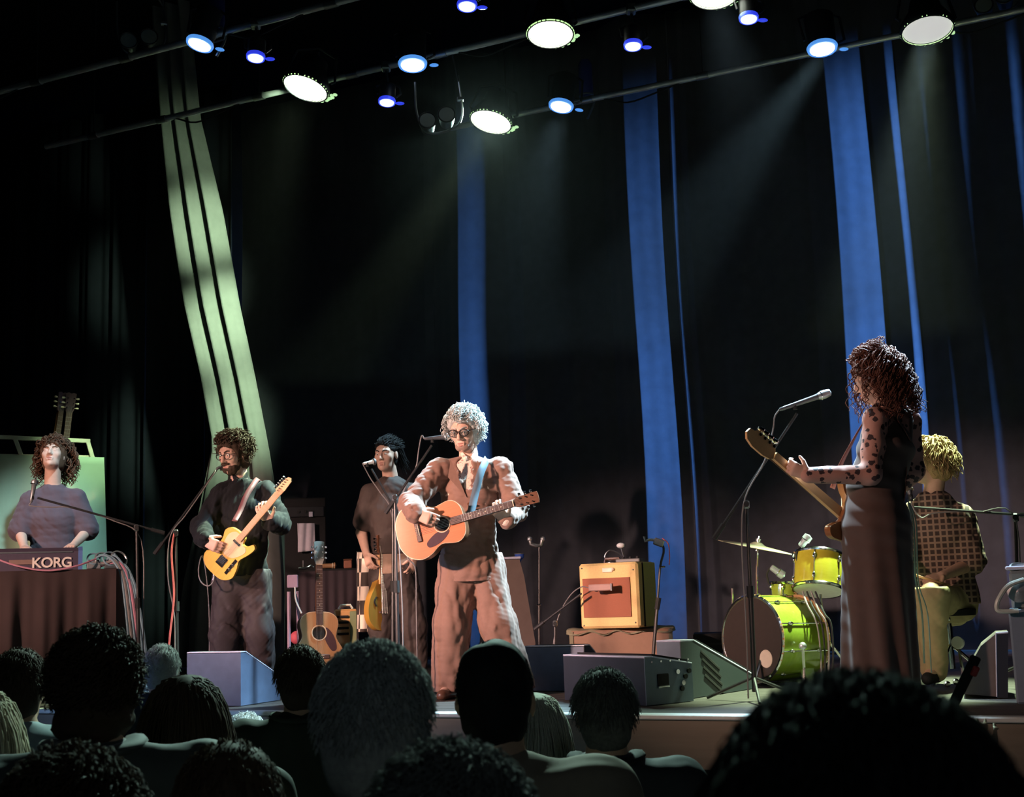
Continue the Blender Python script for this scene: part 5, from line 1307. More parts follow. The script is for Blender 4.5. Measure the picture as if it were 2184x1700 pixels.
def hand_prims(W, D, N, T, curl=(0.3, 0.5, 0.5, 0.55, 0.6), s=1.0, spread=0.0):
    """W wrist, D towards the knuckles, N the way the palm faces, T towards the thumb"""
    W = Vector(W); D = Vector(D).normalized(); N = Vector(N); N = (N-D*N.dot(D)).normalized()
    T0 = D.cross(N); T = T0 if T0.dot(Vector(T)) > 0 else -T0
    P = [oval(W-D*0.01, W+D*0.082*s, T, (0.030*s, 0.018*s), (0.041*s, 0.015*s), 0.012)]
    for i in range(4):
        off = (0.031-0.0205*i)*s
        L = (0.95, 1.06, 1.0, 0.80)[i]*s
        p = W + D*(0.080*s) + T*off; a = 0.15; d = D + T*((1.5-i)*0.10*spread)
        d.normalize()
        for j, ln in enumerate((0.042, 0.027, 0.021)):
            a = curl[i+1]*(0.8 if j == 0 else 1.0) if j == 0 else a + curl[i+1]
            dd = (d*math.cos(a) + N*math.sin(a)).normalized()
            q = p + dd*(ln*L); P.append(cone(p, q, (0.0095-0.0008*j)*s, (0.0088-0.0008*j)*s, 0.004)); p = q
    p = W + D*0.025*s + T*0.032*s
    d = (D*0.65 + T*(0.75-curl[0]*0.6) + N*(0.25+curl[0])).normalized()
    q = p+d*0.040*s; P.append(cone(p-d*0.01, q, 0.014*s, 0.011*s, 0.010))
    d2 = (d*0.8 + D*0.3 + N*curl[0]*0.4 - T*curl[0]*0.2).normalized()
    P.append(cone(q, q+d2*0.032*s, 0.0105*s, 0.0085*s, 0.005))
    return P
def scalp(c, R, s, grow=0.010, low=-0.03, face=True, back=0.0):
    c = Vector(c)
    def q(x, y, z): return c + R @ Vector((x*s, y*s, z*s))
    Rn = np.array(R, np.float32); g = grow
    P = [ell(q(0, -0.018, 0.037), [(0.077+g)*s, (0.099+g)*s, (0.088+g)*s], Rn), ell(q(0, -0.045, -0.03), [(0.066+g)*s, (0.062+g)*s, (0.075+g)*s], Rn, 0.03)]
    P.append(ell(q(0, 0.112, -0.050), (0.120*s, 0.104*s, 0.122*s), Rn, 0.015, -1))
    return P
def locks(parent, c, R, s, n, length, out, grav, curl_r, turns, tr, m, seed, region, shell=1.0, name='hair', npt=12, back=(0, 0, 0), sides=4, jitter=0.3):
    """curly or wavy locks of hair: thin helices rooted on the head"""
    r = random.Random(seed); g = MB(); c = Vector(c); done = 0; it = 0
    while done < n and it < n*30:
        it += 1
        z = r.uniform(-1, 1); a = r.uniform(0, 2*math.pi); w = math.sqrt(1-z*z); u = Vector((w*math.cos(a), w*math.sin(a), z))
        if not region(u): continue
        done += 1
        root = Vector((u.x*0.078, u.y*0.100-0.018, u.z*0.090+0.035))*(s*shell)
        nrm = Vector((u.x/0.078, u.y/0.1, u.z/0.09)).normalized()
        rootw = c + R @ root; nw = (R @ nrm).normalized()
        nw = (nw + Vector((r.uniform(-1, 1), r.uniform(-1, 1), r.uniform(-1, 1)))*jitter).normalized()
        L = length*r.uniform(0.7, 1.25)*(1.0 if not callable(out) else 1.0)
        ph = r.uniform(0, 6.28); tn = turns*r.uniform(0.7, 1.3); pts = []; p = rootw.copy(); d = nw.copy()
        e1 = nw.orthogonal().normalized(); bk = R @ Vector(back)
        for k in range(npt):
            t = k/(npt-1)
            d = (nw*max(0.0, out*(1-t*1.4)) + Vector((0, 0, -1))*grav*min(1, t*1.8) + bk*t + nw*0.12)
            if d.length < 1e-5: d = nw.copy()
            d.normalize()
            if k: p = p + d*(L/(npt-1))
            e1 = (e1-d*e1.dot(d)).normalized(); e2 = d.cross(e1)
            w_ = ph+tn*6.283*t; cr = curl_r*min(1, t*3+0.15)
            pts.append(p + e1*(math.cos(w_)*cr)+e2*(math.sin(w_)*cr))
        g.tube(pts, [tr*(1.0-0.55*(k/(npt-1))) for k in range(npt)], sides, caps=False)
    return g.build(name, m, parent, smooth='all', fix=False)
def no_face(u): return not (u.y > 0.42 and u.z < 0.60) and u.z > -0.62 and not (u.y > 0.05 and u.z < -0.05)
m_skin = mat('skin', (0.66, 0.41, 0.32), 0.55, var=0.08, scale=60, spec=0.35)
m_skin2 = mat('tanned skin', (0.58, 0.36, 0.25), 0.55, var=0.08, scale=60, spec=0.35)
m_lip = mat('lips', (0.50, 0.20, 0.17), 0.45)
m_eye = mat('eye white', (0.75, 0.74, 0.72), 0.25)
m_iris = mat('iris', (0.05, 0.035, 0.03), 0.2)
h_grey = mat('grey hair', (0.48, 0.48, 0.46), 0.75, spec=0.2, var=0.4, scale=120)
h_dark = mat('dark brown hair', (0.060, 0.038, 0.026), 0.75, spec=0.2, var=0.4, scale=120)
h_brown = mat('brown hair', (0.12, 0.062, 0.038), 0.75, spec=0.2, var=0.4, scale=120)
h_auburn = mat('auburn hair', (0.13, 0.050, 0.034), 0.75, spec=0.2, var=0.4, scale=120)
h_blond = mat('dark blond hair', (0.33, 0.235, 0.11), 0.75, spec=0.2, var=0.35, scale=120)
h_black = mat('black hair', (0.016, 0.015, 0.016), 0.75, spec=0.2, var=0.4, scale=120)
def face_extras(t, q, R, s, brow=h_dark, beard=None, closed=False):
    Rn = R
    for e in (-1, 1):
        if not closed:
            ey = MB().ball((0, 0, 0), 0.0118*s, 8).build('eye', m_eye, t, smooth='all', loc=q(e*0.031, 0.0765, 0.003))
            f = R @ Vector((0, 1, -0.25)).normalized()
            MB().lathe([(0, 0.0010), (0.0042*s, 0.0)], c=f*0.0113*s, axis=f, n=10).build('iris', m_iris, ey)
        MB().tube(bez([q(e*0.013, 0.094, 0.022), q(e*0.032, 0.088, 0.030), q(e*0.052, 0.066, 0.024)], 8), [0.003*s]+[0.0045*s]*6+[0.003*s, 0.002*s][:2], 5, flat=0.7).build('eyebrow', brow, t, smooth='all') if False else \
            MB().tube(bez([q(e*0.013, 0.094, 0.022), q(e*0.032, 0.088, 0.030), q(e*0.052, 0.066, 0.024)], 8), 0.0042*s, 5).build('eyebrow', brow, t, smooth='all')
    lp = MB()
    lp.tube(bez([q(-0.024, 0.080, -0.068), q(-0.010, 0.0945, -0.0625), q(0.010, 0.0945, -0.0625), q(0.024, 0.080, -0.068)], 9), 0.0038*s, 5)
    lp.tube(bez([q(-0.022, 0.081, -0.071), q(0.0, 0.095, -0.0765), q(0.022, 0.081, -0.071)], 8), 0.0042*s, 5)
    lp.build('lips', m_lip, t, smooth='all')
def person(F, lab, J, look, s, skin, garments, hs=1.05, hands=None, tilt=0.0, vox=0.0052, nose=1.0, sex='m', brow=h_dark, closed=False, body_fwd=None):
    """J: joints in the frame; garments: callables given the joint dictionary and prim sets"""
    t = thing('person', lab, 'person', F.M)
    J = {k: Vector(v) for k, v in J.items()}
    sd = (J['shL']-J['shR']).normalized() if body_fwd is None else Vector(body_fwd).cross(Vector((0, 0, 1))).normalized()
    R = head_basis(look, tilt); hp, q = head_prims(J['head'], R, hs, nose)
    hb = q(0, -0.030, -0.070)
    wch, wwa, wpe = ((0.155, 0.112), (0.132, 0.100), (0.150, 0.110)) if sex == 'm' else ((0.135, 0.105), (0.112, 0.088), (0.155, 0.115))
    sc = lambda a: (a[0]*s, a[1]*s)
    torso = [oval(J['pelvis'], J['waist'], sd, sc(wpe), sc(wwa), 0.05), oval(J['waist'], J['chest'], sd, sc(wwa), sc(wch), 0.05),
             oval(J['chest'], J['neck']-Vector((0, 0, 0.05*s)), sd, sc(wch), (0.085*s, 0.07*s), 0.05)]
    for k in 'RL': torso.append(cone(J['neck']-Vector((0, 0, 0.045*s)), J['sh'+k], 0.046*s, 0.048*s, 0.05))
    arm = {}
    leg = {}
    for k in 'RL':
        arm[k] = [cone(J['sh'+k], J['el'+k], 0.047*s, 0.038*s, 0.03), cone(J['el'+k], J['wr'+k], 0.042*s, 0.027*s, 0.02)]
        leg[k] = [cone(J['hip'+k], J['kn'+k], 0.082*s, 0.056*s, 0.05), cone(J['kn'+k], J['an'+k], 0.056*s, 0.038*s, 0.03)]
    neck = [cone(J['neck'], hb, 0.060*s, 0.055*s, 0.025)]
    feet = [cone(J['an'+k], J['to'+k], 0.040*s, 0.030*s, 0.02) for k in 'RL']
    body = torso + neck + hp + arm['R'] + arm['L'] + leg['R'] + leg['L'] + feet
    for h in (hands or []): body += hand_prims(*h[0], **h[1])
    organic('body', body, vox, skin, t, dmax=0.004)
    face_extras(t, q, R, hs, brow, closed=closed)
    ctx = dict(J=J, torso=torso, arm=arm, leg=leg, neck=neck, feet=feet, s=s, sd=sd, R=R, q=q, t=t, hs=hs)
    for g in garments: g(ctx)
    return t, ctx
def sleeve(J, k, frac, r0, r1, part='upper'):
    a, b = (J['sh'+k], J['el'+k]) if part == 'upper' else (J['el'+k], J['wr'+k])
    return cone(a, a+(b-a)*frac, r0, r1, 0.03)
def shoes(m):
    def g(c):
        for k in 'RL':
            a, b = c['J']['an'+k], c['J']['to'+k]
            organic('shoe', [cone(a-Vector((0, 0, 0.03)), b, 0.046, 0.036, 0.03), cone(a+(a-b)*0.25-Vector((0, 0, 0.05)), a, 0.036, 0.04, 0.03)], 0.007, m, c['t'], cuts=[((0, 0, 0.004), (0, 0, -1))], dmax=0.004)
    return g
def trousers(m, top, wide=(0.105, 0.092, 0.085), amp=0.006, seed=1, end=1.0, name='trousers'):
    def g(c):
        J = c['J']; s = c['s']; P = [oval(J['pelvis']-Vector((0, 0, 0.04)), J['waist'], c['sd'], (0.168*s, 0.128*s), (0.146*s, 0.112*s), 0.05)]
        for k in 'RL':
            an = J['kn'+k]+(J['an'+k]-J['kn'+k])*end
            P += [cone(J['hip'+k], J['kn'+k], wide[0]*s, wide[1]*s, 0.05), cone(J['kn'+k], an, wide[1]*s, wide[2]*s, 0.04)]
        organic(name, P, 0.0075, m, c['t'], cuts=[((0, 0, top), (0, 0, 1)), ((0, 0, 0.045), (0, 0, -1))], disp=wrinkle(amp, 75, seed, 0.8), dmax=amp*2)
    return g
def shirt(m, hem, infl=0.012, sl=1.0, fore=0.0, amp=0.004, seed=2, name='shirt', rs=(0.054, 0.052, 0.042), neck_drop=0.0, extra=None, sub=(), vox=0.0065):
    def g(c):
        J = c['J']; s = c['s']; P = list(c['torso'])
        P.append(oval(J['pelvis']-Vector((0, 0, 0.10)), J['pelvis'], c['sd'], (0.158*s, 0.118*s), (0.152*s, 0.112*s), 0.04))
        for k in 'RL':
            P.append(sleeve(J, k, sl, rs[0]*s, rs[1]*s))
            if fore: P.append(sleeve(J, k, fore, rs[1]*s, rs[2]*s, 'fore'))
        if extra: P += extra(c)
        P.append(ell(J['neck']+Vector((0, 0, 0.075-neck_drop))+Vector(c['R'] @ Vector((0, 0.02, 0))), (0.085*s, 0.085*s, 0.062*s), None, 0.012, -1))
        P += list(sub(c)) if callable(sub) else list(sub)
        organic(name, P, vox, m, c['t'], inflate=infl, cuts=[((0, 0, hem), (0, 0, -1))], disp=wrinkle(amp, 85, seed), dmax=amp*2)
    return g
# ---------------------------------------------------------------- singer in the brown suit
m_suit = mat('brown suit wool', (0.235, 0.125, 0.092), 0.8, var=0.12, scale=50, sheen=0.15)
m_pshirt = pattern('pale shirt with small marks', 'speckle', (0.80, 0.62, 0.52), (0.30, 0.14, 0.12), 70)
m_glasses = mat('black spectacle frame', (0.015, 0.012, 0.012), 0.3)
m_shoe = mat('brown shoe leather', (0.12, 0.05, 0.03), 0.35)
F = Frame(1010, 1488); p = F.p
J = dict(head=p(990, 917, -0.03), neck=p(1000, 984, 0.03), shR=p(938, 1002, 0.0), shL=p(1068, 1000, 0.0), chest=p(1002, 1050, 0.02), waist=p(1002, 1132, 0.02), pelvis=p(1003, 1196, 0.03),
         elR=p(876, 1076, -0.16), wrR=p(888, 1097, -0.38), elL=p(1101, 1086, -0.06), wrL=p(1080, 1110, -0.29), hipR=p(974, 1206, 0.03), hipL=p(1034, 1206, 0.03), knR=p(963, 1335, -0.02), knL=p(1062, 1332, -0.02),
         anR=p(958, 1466, 0.04), anL=p(1103, 1464, 0.04), toR=p(943, 1484, -0.12), toL=p(1118, 1484, -0.10))
def jacket(c):
    J = c['J']; s = c['s']; t = c['t']
    hem = p(960, 1242).z
    P = list(c['torso']) + [oval(J['pelvis']-Vector((0, 0, 0.16)), J['pelvis'], c['sd'], (0.185*s, 0.145*s), (0.165*s, 0.125*s), 0.05)]
    for k in 'RL': P += [sleeve(J, k, 1.0, 0.056*s, 0.055*s), sleeve(J, k, 0.90, 0.054*s, 0.044*s, 'fore')]
    nb, v = J['neck'], p(998, 1056, -0.2)
    P.append(ell(nb+Vector((0, 0, 0.08)), (0.09*s, 0.09*s, 0.062*s), None, 0.012, -1))
    P.append(cone(p(990, 984, -0.075), p(997, 1030, -0.105), 0.078, 0.045, 0.006, -1)); P.append(cone(p(997, 1030, -0.105), p(1000, 1062, -0.122), 0.045, 0.018, 0.006, -1))            # open front
    P.append(cone(p(992, 1185, -0.17), p(978, 1265, -0.18), 0.012, 0.085, 0.006, -1))           # cut-away hem
    organic('jacket', P, 0.0065, m_suit, t, inflate=0.015, cuts=[((0, 0, hem), (0, 0, -1))], disp=wrinkle(0.0075, 80, 5), dmax=0.016)
    for sgn, a, b, cc in ((-1, (962, 985), (956, 1022), (995, 1064)), (1, (1018, 985), (1034, 1024), (1002, 1064))):
        pts = [(v_.x, v_.z) for v_ in (p(*a), p(*b), p(*cc), p(977+38*(sgn > 0), 1020))]
        y0 = -0.128
        tag(MB().prism(pts, y0-0.010, y0).build('lapel', m_suit, t), None)
    for k in 'RL': organic('shirt_cuff', [cone(J['el'+k]+(J['wr'+k]-J['el'+k])*0.86, J['wr'+k]+(J['wr'+k]-J['el'+k])*0.0, 0.046, 0.040, 0.01)], 0.006, m_pshirt, t, dmax=0.003)
    for z in (1075, 1105): MB().cyl(p(1000, z, -0.150), p(1000, z, -0.125), 0.010, n=12).build('button', m_mahog, t)
def collar(m, px=0):
    def g(c):
        J = c['J']; nb = J['neck']; s = c['s']
        for e in (-1, 1):
            P = [oval(nb+Vector((0.055*e, -0.02, 0.055)), nb+Vector((0.018*e, -0.085, 0.005)), (0, -0.4, 1), (0.030*s, 0.006), (0.022*s, 0.006), 0.01)]
            organic('collar', P, 0.0055, m, c['t'], dmax=0.002)
    return g
def hem_z(py): return p(1000, py).z
handR = dict(curl=(0.4, 0.7, 0.75, 0.8, 0.85), s=1.05)
handL = dict(curl=(0.1, 0.75, 0.8, 0.8, 0.8), s=1.05, spread=0.6)
singer, cs = person(F, 'singer in a brown suit with grey curly hair playing a reddish acoustic guitar', J, (-0.34, -0.9, -0.30), 1.05, m_skin,
    [trousers(m_suit, p(1000, 1180).z, (0.116, 0.106, 0.110), 0.008, 3), shirt(m_pshirt, p(1000, 1180).z, 0.009, 0.2, 0, 0.002), collar(m_pshirt), jacket, shoes(m_shoe)],
    hs=1.10, hands=[((J['wrR'], p(916, 1106, -0.41)-J['wrR'], (0.15, 1, -0.05), (0.5, 0, 1)), handR), ((J['wrL'], (-0.55, -0.62, 0.55), (-0.1, 0.6, 0.8), (1, 0, 0)), handL)], brow=h_grey)
organic('hair_cap', scalp(cs['J']['head'], cs['R'], 1.10, 0.014), 0.006, h_grey, singer, disp=wrinkle(0.008, 70, 4), dmax=0.016)
locks(singer, cs['J']['head'], cs['R'], 1.12, 620, 0.085, 1.0, 0.55, 0.011, 1.6, 0.0042, h_grey, 11, no_face)
locks(singer, cs['J']['head'], cs['R'], 1.12, 130, 0.050, 1.0, 0.0, 0.010, 1.2, 0.0040, h_grey, 12, lambda u: u.y > 0.22 and 0.36 < u.z < 0.86, back=(0, -0.5, 0.3), name='fringe')
q = cs['q']
bp = [ell(q(0, 0.052, -0.088), (0.052, 0.046, 0.036), np.array(cs['R'], np.float32), 0.01), ell(q(0, 0.09, -0.052), (0.030, 0.012, 0.007), np.array(cs['R'], np.float32), 0.01), ell(q(0, 0.096, -0.069), (0.024, 0.016, 0.012), np.array(cs['R'], np.float32), 0.006, -1), ell(q(0, 0.08, -0.02), (0.055, 0.05, 0.045), np.array(cs['R'], np.float32), 0.01, -1)]
organic('beard', bp, 0.0045, mat('grey-brown stubble', (0.30, 0.19, 0.15), 0.8, var=0.3, scale=200), singer, disp=wrinkle(0.002, 200, 3), dmax=0.004)
gl = thing('spectacles', 'thick black spectacles on the suited singer', 'glasses', F.M)
for e in (-1, 1):
    ring = [q(e*0.034+0.027*math.cos(a)*(1+0.08*math.cos(2*a)), 0.106-0.010*abs(math.cos(a))*(1 if e*math.cos(a) > 0 else 0.2), 0.001+0.021*math.sin(a)) for a in [2*math.pi*k/20 for k in range(21)]]
    MB().tube(ring, 0.0032*1.1, 6, caps=False).build('rim', m_glasses, gl, smooth='all')
    MB().tube([q(e*0.062, 0.094, 0.010), q(e*0.082, 0.04, 0.008), q(e*0.084, -0.01, 0.004)], 0.0028, 5).build('temple', m_glasses, gl, smooth='all')
    MB().lathe([(0, 0), (0.022, 0.0005)], c=q(e*0.034, 0.104, 0.001), axis=cs['R'] @ Vector((0, 1, 0)), n=16).build('lens', mat('spectacle lens', (0.8, 0.85, 0.85), 0.05, trans=0.95, var=0.01), gl)
MB().tube([q(-0.010, 0.106, 0.008), q(0, 0.110, 0.010), q(0.010, 0.106, 0.008)], 0.003, 5).build('bridge', m_glasses, gl, smooth='all')
butt, tip = p(853, 1147, -0.20), p(1152, 1061, -0.42)
sg = acoustic(guitar_matrix(F, butt, tip, (-0.10, -1, 0.10)) @ Matrix.Scale((tip-butt).length/1.045, 4), 'reddish acoustic guitar played by the suited singer', m_spruce, m_mahog)
Mi = sg.matrix_world.inverted() @ F.M
st = [p(1003, 1100, -0.24), p(1013, 1055, -0.185), p(1024, 1012, -0.165), p(1033, 990, -0.11), p(1038, 980, 0.0), p(1030, 1000, 0.14), p(960, 1090, 0.19), p(880, 1140, 0.0), p(856, 1148, -0.18)]
MB().ribbon([Mi @ v for v in bez(st, 48)], 0.055, 0.004, Mi @ J['chest']).build('strap', mat('slate blue strap', (0.09, 0.13, 0.17), 0.8), sg, smooth='all')
MB().tube([Mi @ v for v in bez([p(858, 1150, -0.19), p(870, 1190, -0.20), p(886, 1215, -0.18), p(888, 1300, -0.16), p(890, 1400, -0.14), p(893, 1487, -0.12)], 40)], 0.005, 6).build('cable', m_cable, sg, smooth='all')

# ---------------------------------------------------------------- guitarist in black
m_blk = mat('black shirt cotton', (0.010, 0.010, 0.012), 0.75, var=0.2, scale=40, spec=0.15, sheen=0.05)
m_blkt = mat('dark plum trousers', (0.032, 0.021, 0.024), 0.75, var=0.2, scale=40)
F = Frame(515, 1486); p = F.p
J = dict(head=p(497, 968, -0.02), neck=p(511, 1030, 0.03), shR=p(474, 1054, 0.03), shL=p(568, 1050, 0.0), chest=p(522, 1094, 0.02), waist=p(520, 1165, 0.02), pelvis=p(515, 1222, 0.03),
         elR=p(432, 1124, -0.05), wrR=p(436, 1153, -0.27), elL=p(597, 1116, -0.08), wrL=p(573, 1112, -0.31), hipR=p(490, 1230, 0.03), hipL=p(543, 1230, 0.03), knR=p(480, 1350, -0.02), knL=p(552, 1350, -0.02),
         anR=p(477, 1466, 0.04), anL=p(557, 1464, 0.04), toR=p(462, 1482, -0.12), toL=p(570, 1482, -0.12))
gt, cg = person(F, 'bearded guitarist in black shirt and trousers with short curly hair', J, (-0.66, -0.72, -0.25), 1.03, m_skin,
    [trousers(m_blkt, p(515, 1215).z, (0.108, 0.094, 0.088), 0.009, 6), shirt(m_blk, p(515, 1228).z, 0.016, 1.0, 0.88, 0.010, 7, rs=(0.055, 0.054, 0.044), neck_drop=0.015), collar(m_blk), shoes(m_black)],
    hs=1.10, hands=[((J['wrR'], p(463, 1166, -0.31)-J['wrR'], (0.2, 1, 0.1), (0.4, 0, 1)), dict(curl=(0.4, 0.7, 0.8, 0.85, 0.9), s=1.08)), ((J['wrL'], (-0.45, -0.62, 0.60), (0.1, 0.65, 0.75), (1, 0, 0)), dict(curl=(0.1, 0.75, 0.8, 0.8, 0.8), s=1.08, spread=0.6))])
organic('hair_cap', scalp(cg['J']['head'], cg['R'], 1.10, 0.016), 0.006, h_dark, gt, disp=wrinkle(0.008, 80, 8), dmax=0.016)
locks(gt, cg['J']['head'], cg['R'], 1.12, 560, 0.062, 1.3, 0.12, 0.011, 1.5, 0.0050, h_dark, 21, no_face)
locks(gt, cg['J']['head'], cg['R'], 1.12, 170, 0.050, 1.2, 0.0, 0.011, 1.4, 0.0050, h_dark, 22, lambda u: u.y > 0.22 and 0.36 < u.z < 0.86, back=(0, -0.2, 0.3), name='fringe')
q = cg['q']; Rn = np.array(cg['R'], np.float32)
organic('beard', [ell(q(0, 0.044, -0.088), (0.060, 0.054, 0.046), Rn, 0.02), ell(q(0, 0.02, -0.055), (0.070, 0.036, 0.05), Rn, 0.02), ell(q(0, 0.091, -0.052), (0.034, 0.015, 0.010), Rn, 0.01), ell(q(0, 0.105, -0.068), (0.022, 0.014, 0.007), Rn, 0.004, -1), ell(q(0, 0.09, 0.0), (0.058, 0.07, 0.042), Rn, 0.015, -1)], 0.005, h_dark, gt, disp=wrinkle(0.004, 160, 3), dmax=0.008)
gl = thing('spectacles', 'thin dark spectacles on the guitarist in black', 'glasses', F.M)
for e in (-1, 1):
    ring = [q(e*0.033+0.025*math.cos(a), 0.104-0.008*abs(math.cos(a)), 0.0+0.020*math.sin(a)) for a in [2*math.pi*k/18 for k in range(19)]]
    MB().tube(ring, 0.0026, 5, caps=False).build('rim', m_glasses, gl, smooth='all')
    MB().tube([q(e*0.058, 0.09, 0.008), q(e*0.084, 0.0, 0.006)], 0.0024, 5).build('temple', m_glasses, gl)
MB().tube([q(-0.009, 0.104, 0.006), q(0.009, 0.104, 0.006)], 0.0026, 5).build('bridge', m_glasses, gl)
butt, tip = p(454, 1221, -0.20), p(613, 1031, -0.46)
tg = electric(guitar_matrix(F, butt, tip, (-0.15, -1, 0.12)) @ Matrix.Scale((tip-butt).length/0.98, 4), 'butterscotch electric guitar with cream pickguard played by the man in black', 'tele', m_butter)
Mi = tg.matrix_world.inverted() @ F.M
st = [p(500, 1112, -0.27), p(512, 1090, -0.20), p(525, 1058, -0.155), p(540, 1034, -0.10), p(550, 1022, -0.01), p(550, 1040, 0.13), p(500, 1130, 0.19), p(452, 1200, 0.05), p(452, 1220, -0.17)]
MB().ribbon([Mi @ v for v in bez(st, 48)], 0.045, 0.004, Mi @ J['chest']).build('strap', mat('maroon strap', (0.16, 0.05, 0.055), 0.6), tg, smooth='all')
MB().tube([Mi @ v for v in bez([p(457, 1222, -0.20), p(455, 1240, -0.21), p(443, 1250, -0.20), p(427, 1238, -0.18), p(424, 1210, -0.12), p(434, 1190, 0.0), p(446, 1300, 0.1), p(446, 1480, 0.1)], 48)], 0.006, 6).build('cable', m_cable, tg, smooth='all')
MB().cyl(Mi @ p(457, 1221, -0.20), Mi @ p(455, 1238, -0.205), 0.008, n=10).build('jack_plug', m_chrome, tg)

# ---------------------------------------------------------------- keyboard player
m_tee = mat('washed plum tee', (0.085, 0.060, 0.080), 0.85, var=0.25, scale=14, sheen=0.2)
F = Frame(112, 1477); p = F.p
J = dict(head=p(113, 972, 0.0), neck=p(112, 1040, 0.04), shR=p(66, 1068, 0.02), shL=p(162, 1064, 0.02), chest=p(113, 1108, 0.02), waist=p(111, 1180, 0.03), pelvis=p(111, 1235, 0.04),
         elR=p(43, 1136, 0.02), wrR=p(52, 1168, -0.26), elL=p(186, 1134, 0.02), wrL=p(156, 1164, -0.25), hipR=p(88, 1245, 0.04), hipL=p(136, 1245, 0.04), knR=p(86, 1355, 0.02), knL=p(138, 1355, 0.02),
         anR=p(86, 1460, 0.06), anL=p(138, 1460, 0.06), toR=p(82, 1472, -0.08), toL=p(142, 1472, -0.08))
kp, ck = person(F, 'keyboard player in a dark tee with head tilted back and shoulder-length curls', J, (-0.20, -0.84, 0.34), 1.08, m_skin,
    [trousers(m_blkt, p(111, 1230).z, seed=9), shirt(m_tee, p(111, 1250).z, 0.014, 0.92, 0, 0.0035, 12, rs=(0.062, 0.078, 0.05)), shoes(m_black)],
    hs=1.08, hands=[((J['wrR'], (0.08, -1, -0.10), (0, 0, -1), (1, 0, 0)), dict(curl=(0.2, 0.35, 0.35, 0.35, 0.4))), ((J['wrL'], (-0.25, -1, -0.10), (0, 0, -1), (-1, 0, 0)), dict(curl=(0.2, 0.35, 0.35, 0.35, 0.4)))], closed=True, brow=h_brown)
organic('hair_cap', scalp(ck['J']['head'], ck['R'], 1.08, 0.014), 0.0065, h_brown, kp, disp=wrinkle(0.008, 70, 14), dmax=0.016)
locks(kp, ck['J']['head'], ck['R'], 1.10, 420, 0.20, 0.75, 0.95, 0.014, 3.0, 0.0048, h_brown, 31, lambda u: not (u.y > 0.25 and u.z < 0.66) and u.z > -0.5 and not (u.y > 0.0 and u.z < 0.1), npt=18, back=(0, -0.35, 0))

locks(kp, ck['J']['head'], ck['R'], 1.10, 150, 0.13, 0.6, 0.25, 0.013, 1.8, 0.0046, h_brown, 32, lambda u: u.y > 0.22 and 0.36 < u.z < 0.86, back=(0, -0.8, 0), name='fringe')
# ---------------------------------------------------------------- backing singer
m_dtee = mat('dark brown tee', (0.050, 0.034, 0.030), 0.8, var=0.2, scale=30)
m_tunic = mat('tan tunic', (0.30, 0.20, 0.15), 0.85, var=0.2, scale=30)
F = Frame(838, 1460); p = F.p
J = dict(head=p(824, 970, -0.02), neck=p(834, 1028, 0.03), shR=p(791, 1055, 0.02), shL=p(878, 1055, 0.04), chest=p(834, 1096, 0.02), waist=p(834, 1165, 0.02), pelvis=p(836, 1216, 0.03),
         elR=p(771, 1136, 0.04), wrR=p(781, 1180, -0.08), elL=p(900, 1138, 0.06), wrL=p(884, 1190, -0.06), hipR=p(812, 1225, 0.03), hipL=p(860, 1225, 0.03), knR=p(812, 1338, 0.0), knL=p(884, 1338, 0.0),
         anR=p(810, 1440, 0.05), anL=p(892, 1440, 0.05), toR=p(802, 1456, -0.08), toL=p(898, 1456, -0.08))
bs, cb = person(F, 'backing singer in a dark tee with dark tied-back hair', J, (-0.42, -0.88, -0.06), 1.02, m_skin,
    [trousers(mat('dark trousers', (0.05, 0.036, 0.034), 0.8), p(836, 1205).z, (0.105, 0.085, 0.07), seed=15), shirt(m_tunic, p(836, 1224).z, 0.014, 0.2, 0, 0.003, 16, 'tunic'), shirt(m_dtee, p(836, 1182).z, 0.028, 0.70, 0, 0.004, 17, rs=(0.050, 0.058, 0.05), name='tee_shirt'), shoes(m_black)],
    hs=1.05, hands=[((J['wrR'], (0.25, -0.3, -1), (0.6, 0.5, 0), (0.3, -1, 0)), dict(curl=(0.5, 0.6, 0.65, 0.7, 0.75))), ((J['wrL'], (-0.25, -0.3, -1), (-0.6, 0.5, 0), (-0.3, -1, 0)), dict(curl=(0.5, 0.6, 0.65, 0.7, 0.75)))], sex='f', brow=h_black)
organic('hair_cap', scalp(cb['J']['head'], cb['R'], 1.03, 0.003), 0.005, h_black, bs, disp=wrinkle(0.003, 120, 4), dmax=0.006)
locks(bs, cb['J']['head'], cb['R'], 1.07, 200, 0.16, 0.05, 0.8, 0.004, 1.0, 0.0040, h_black, 41, lambda u: u.y < -0.25 and u.z > -0.5, back=(0, -0.7, 0))
locks(bs, cb['J']['head'], cb['R'], 1.05, 420, 0.07, 0.16, 0.05, 0.003, 0.6, 0.0026, h_black, 42, lambda u: u.z > 0.05 and not (u.y > 0.3 and u.z < 0.36), back=(0, -1.0, 0.1), name='hair_strands')

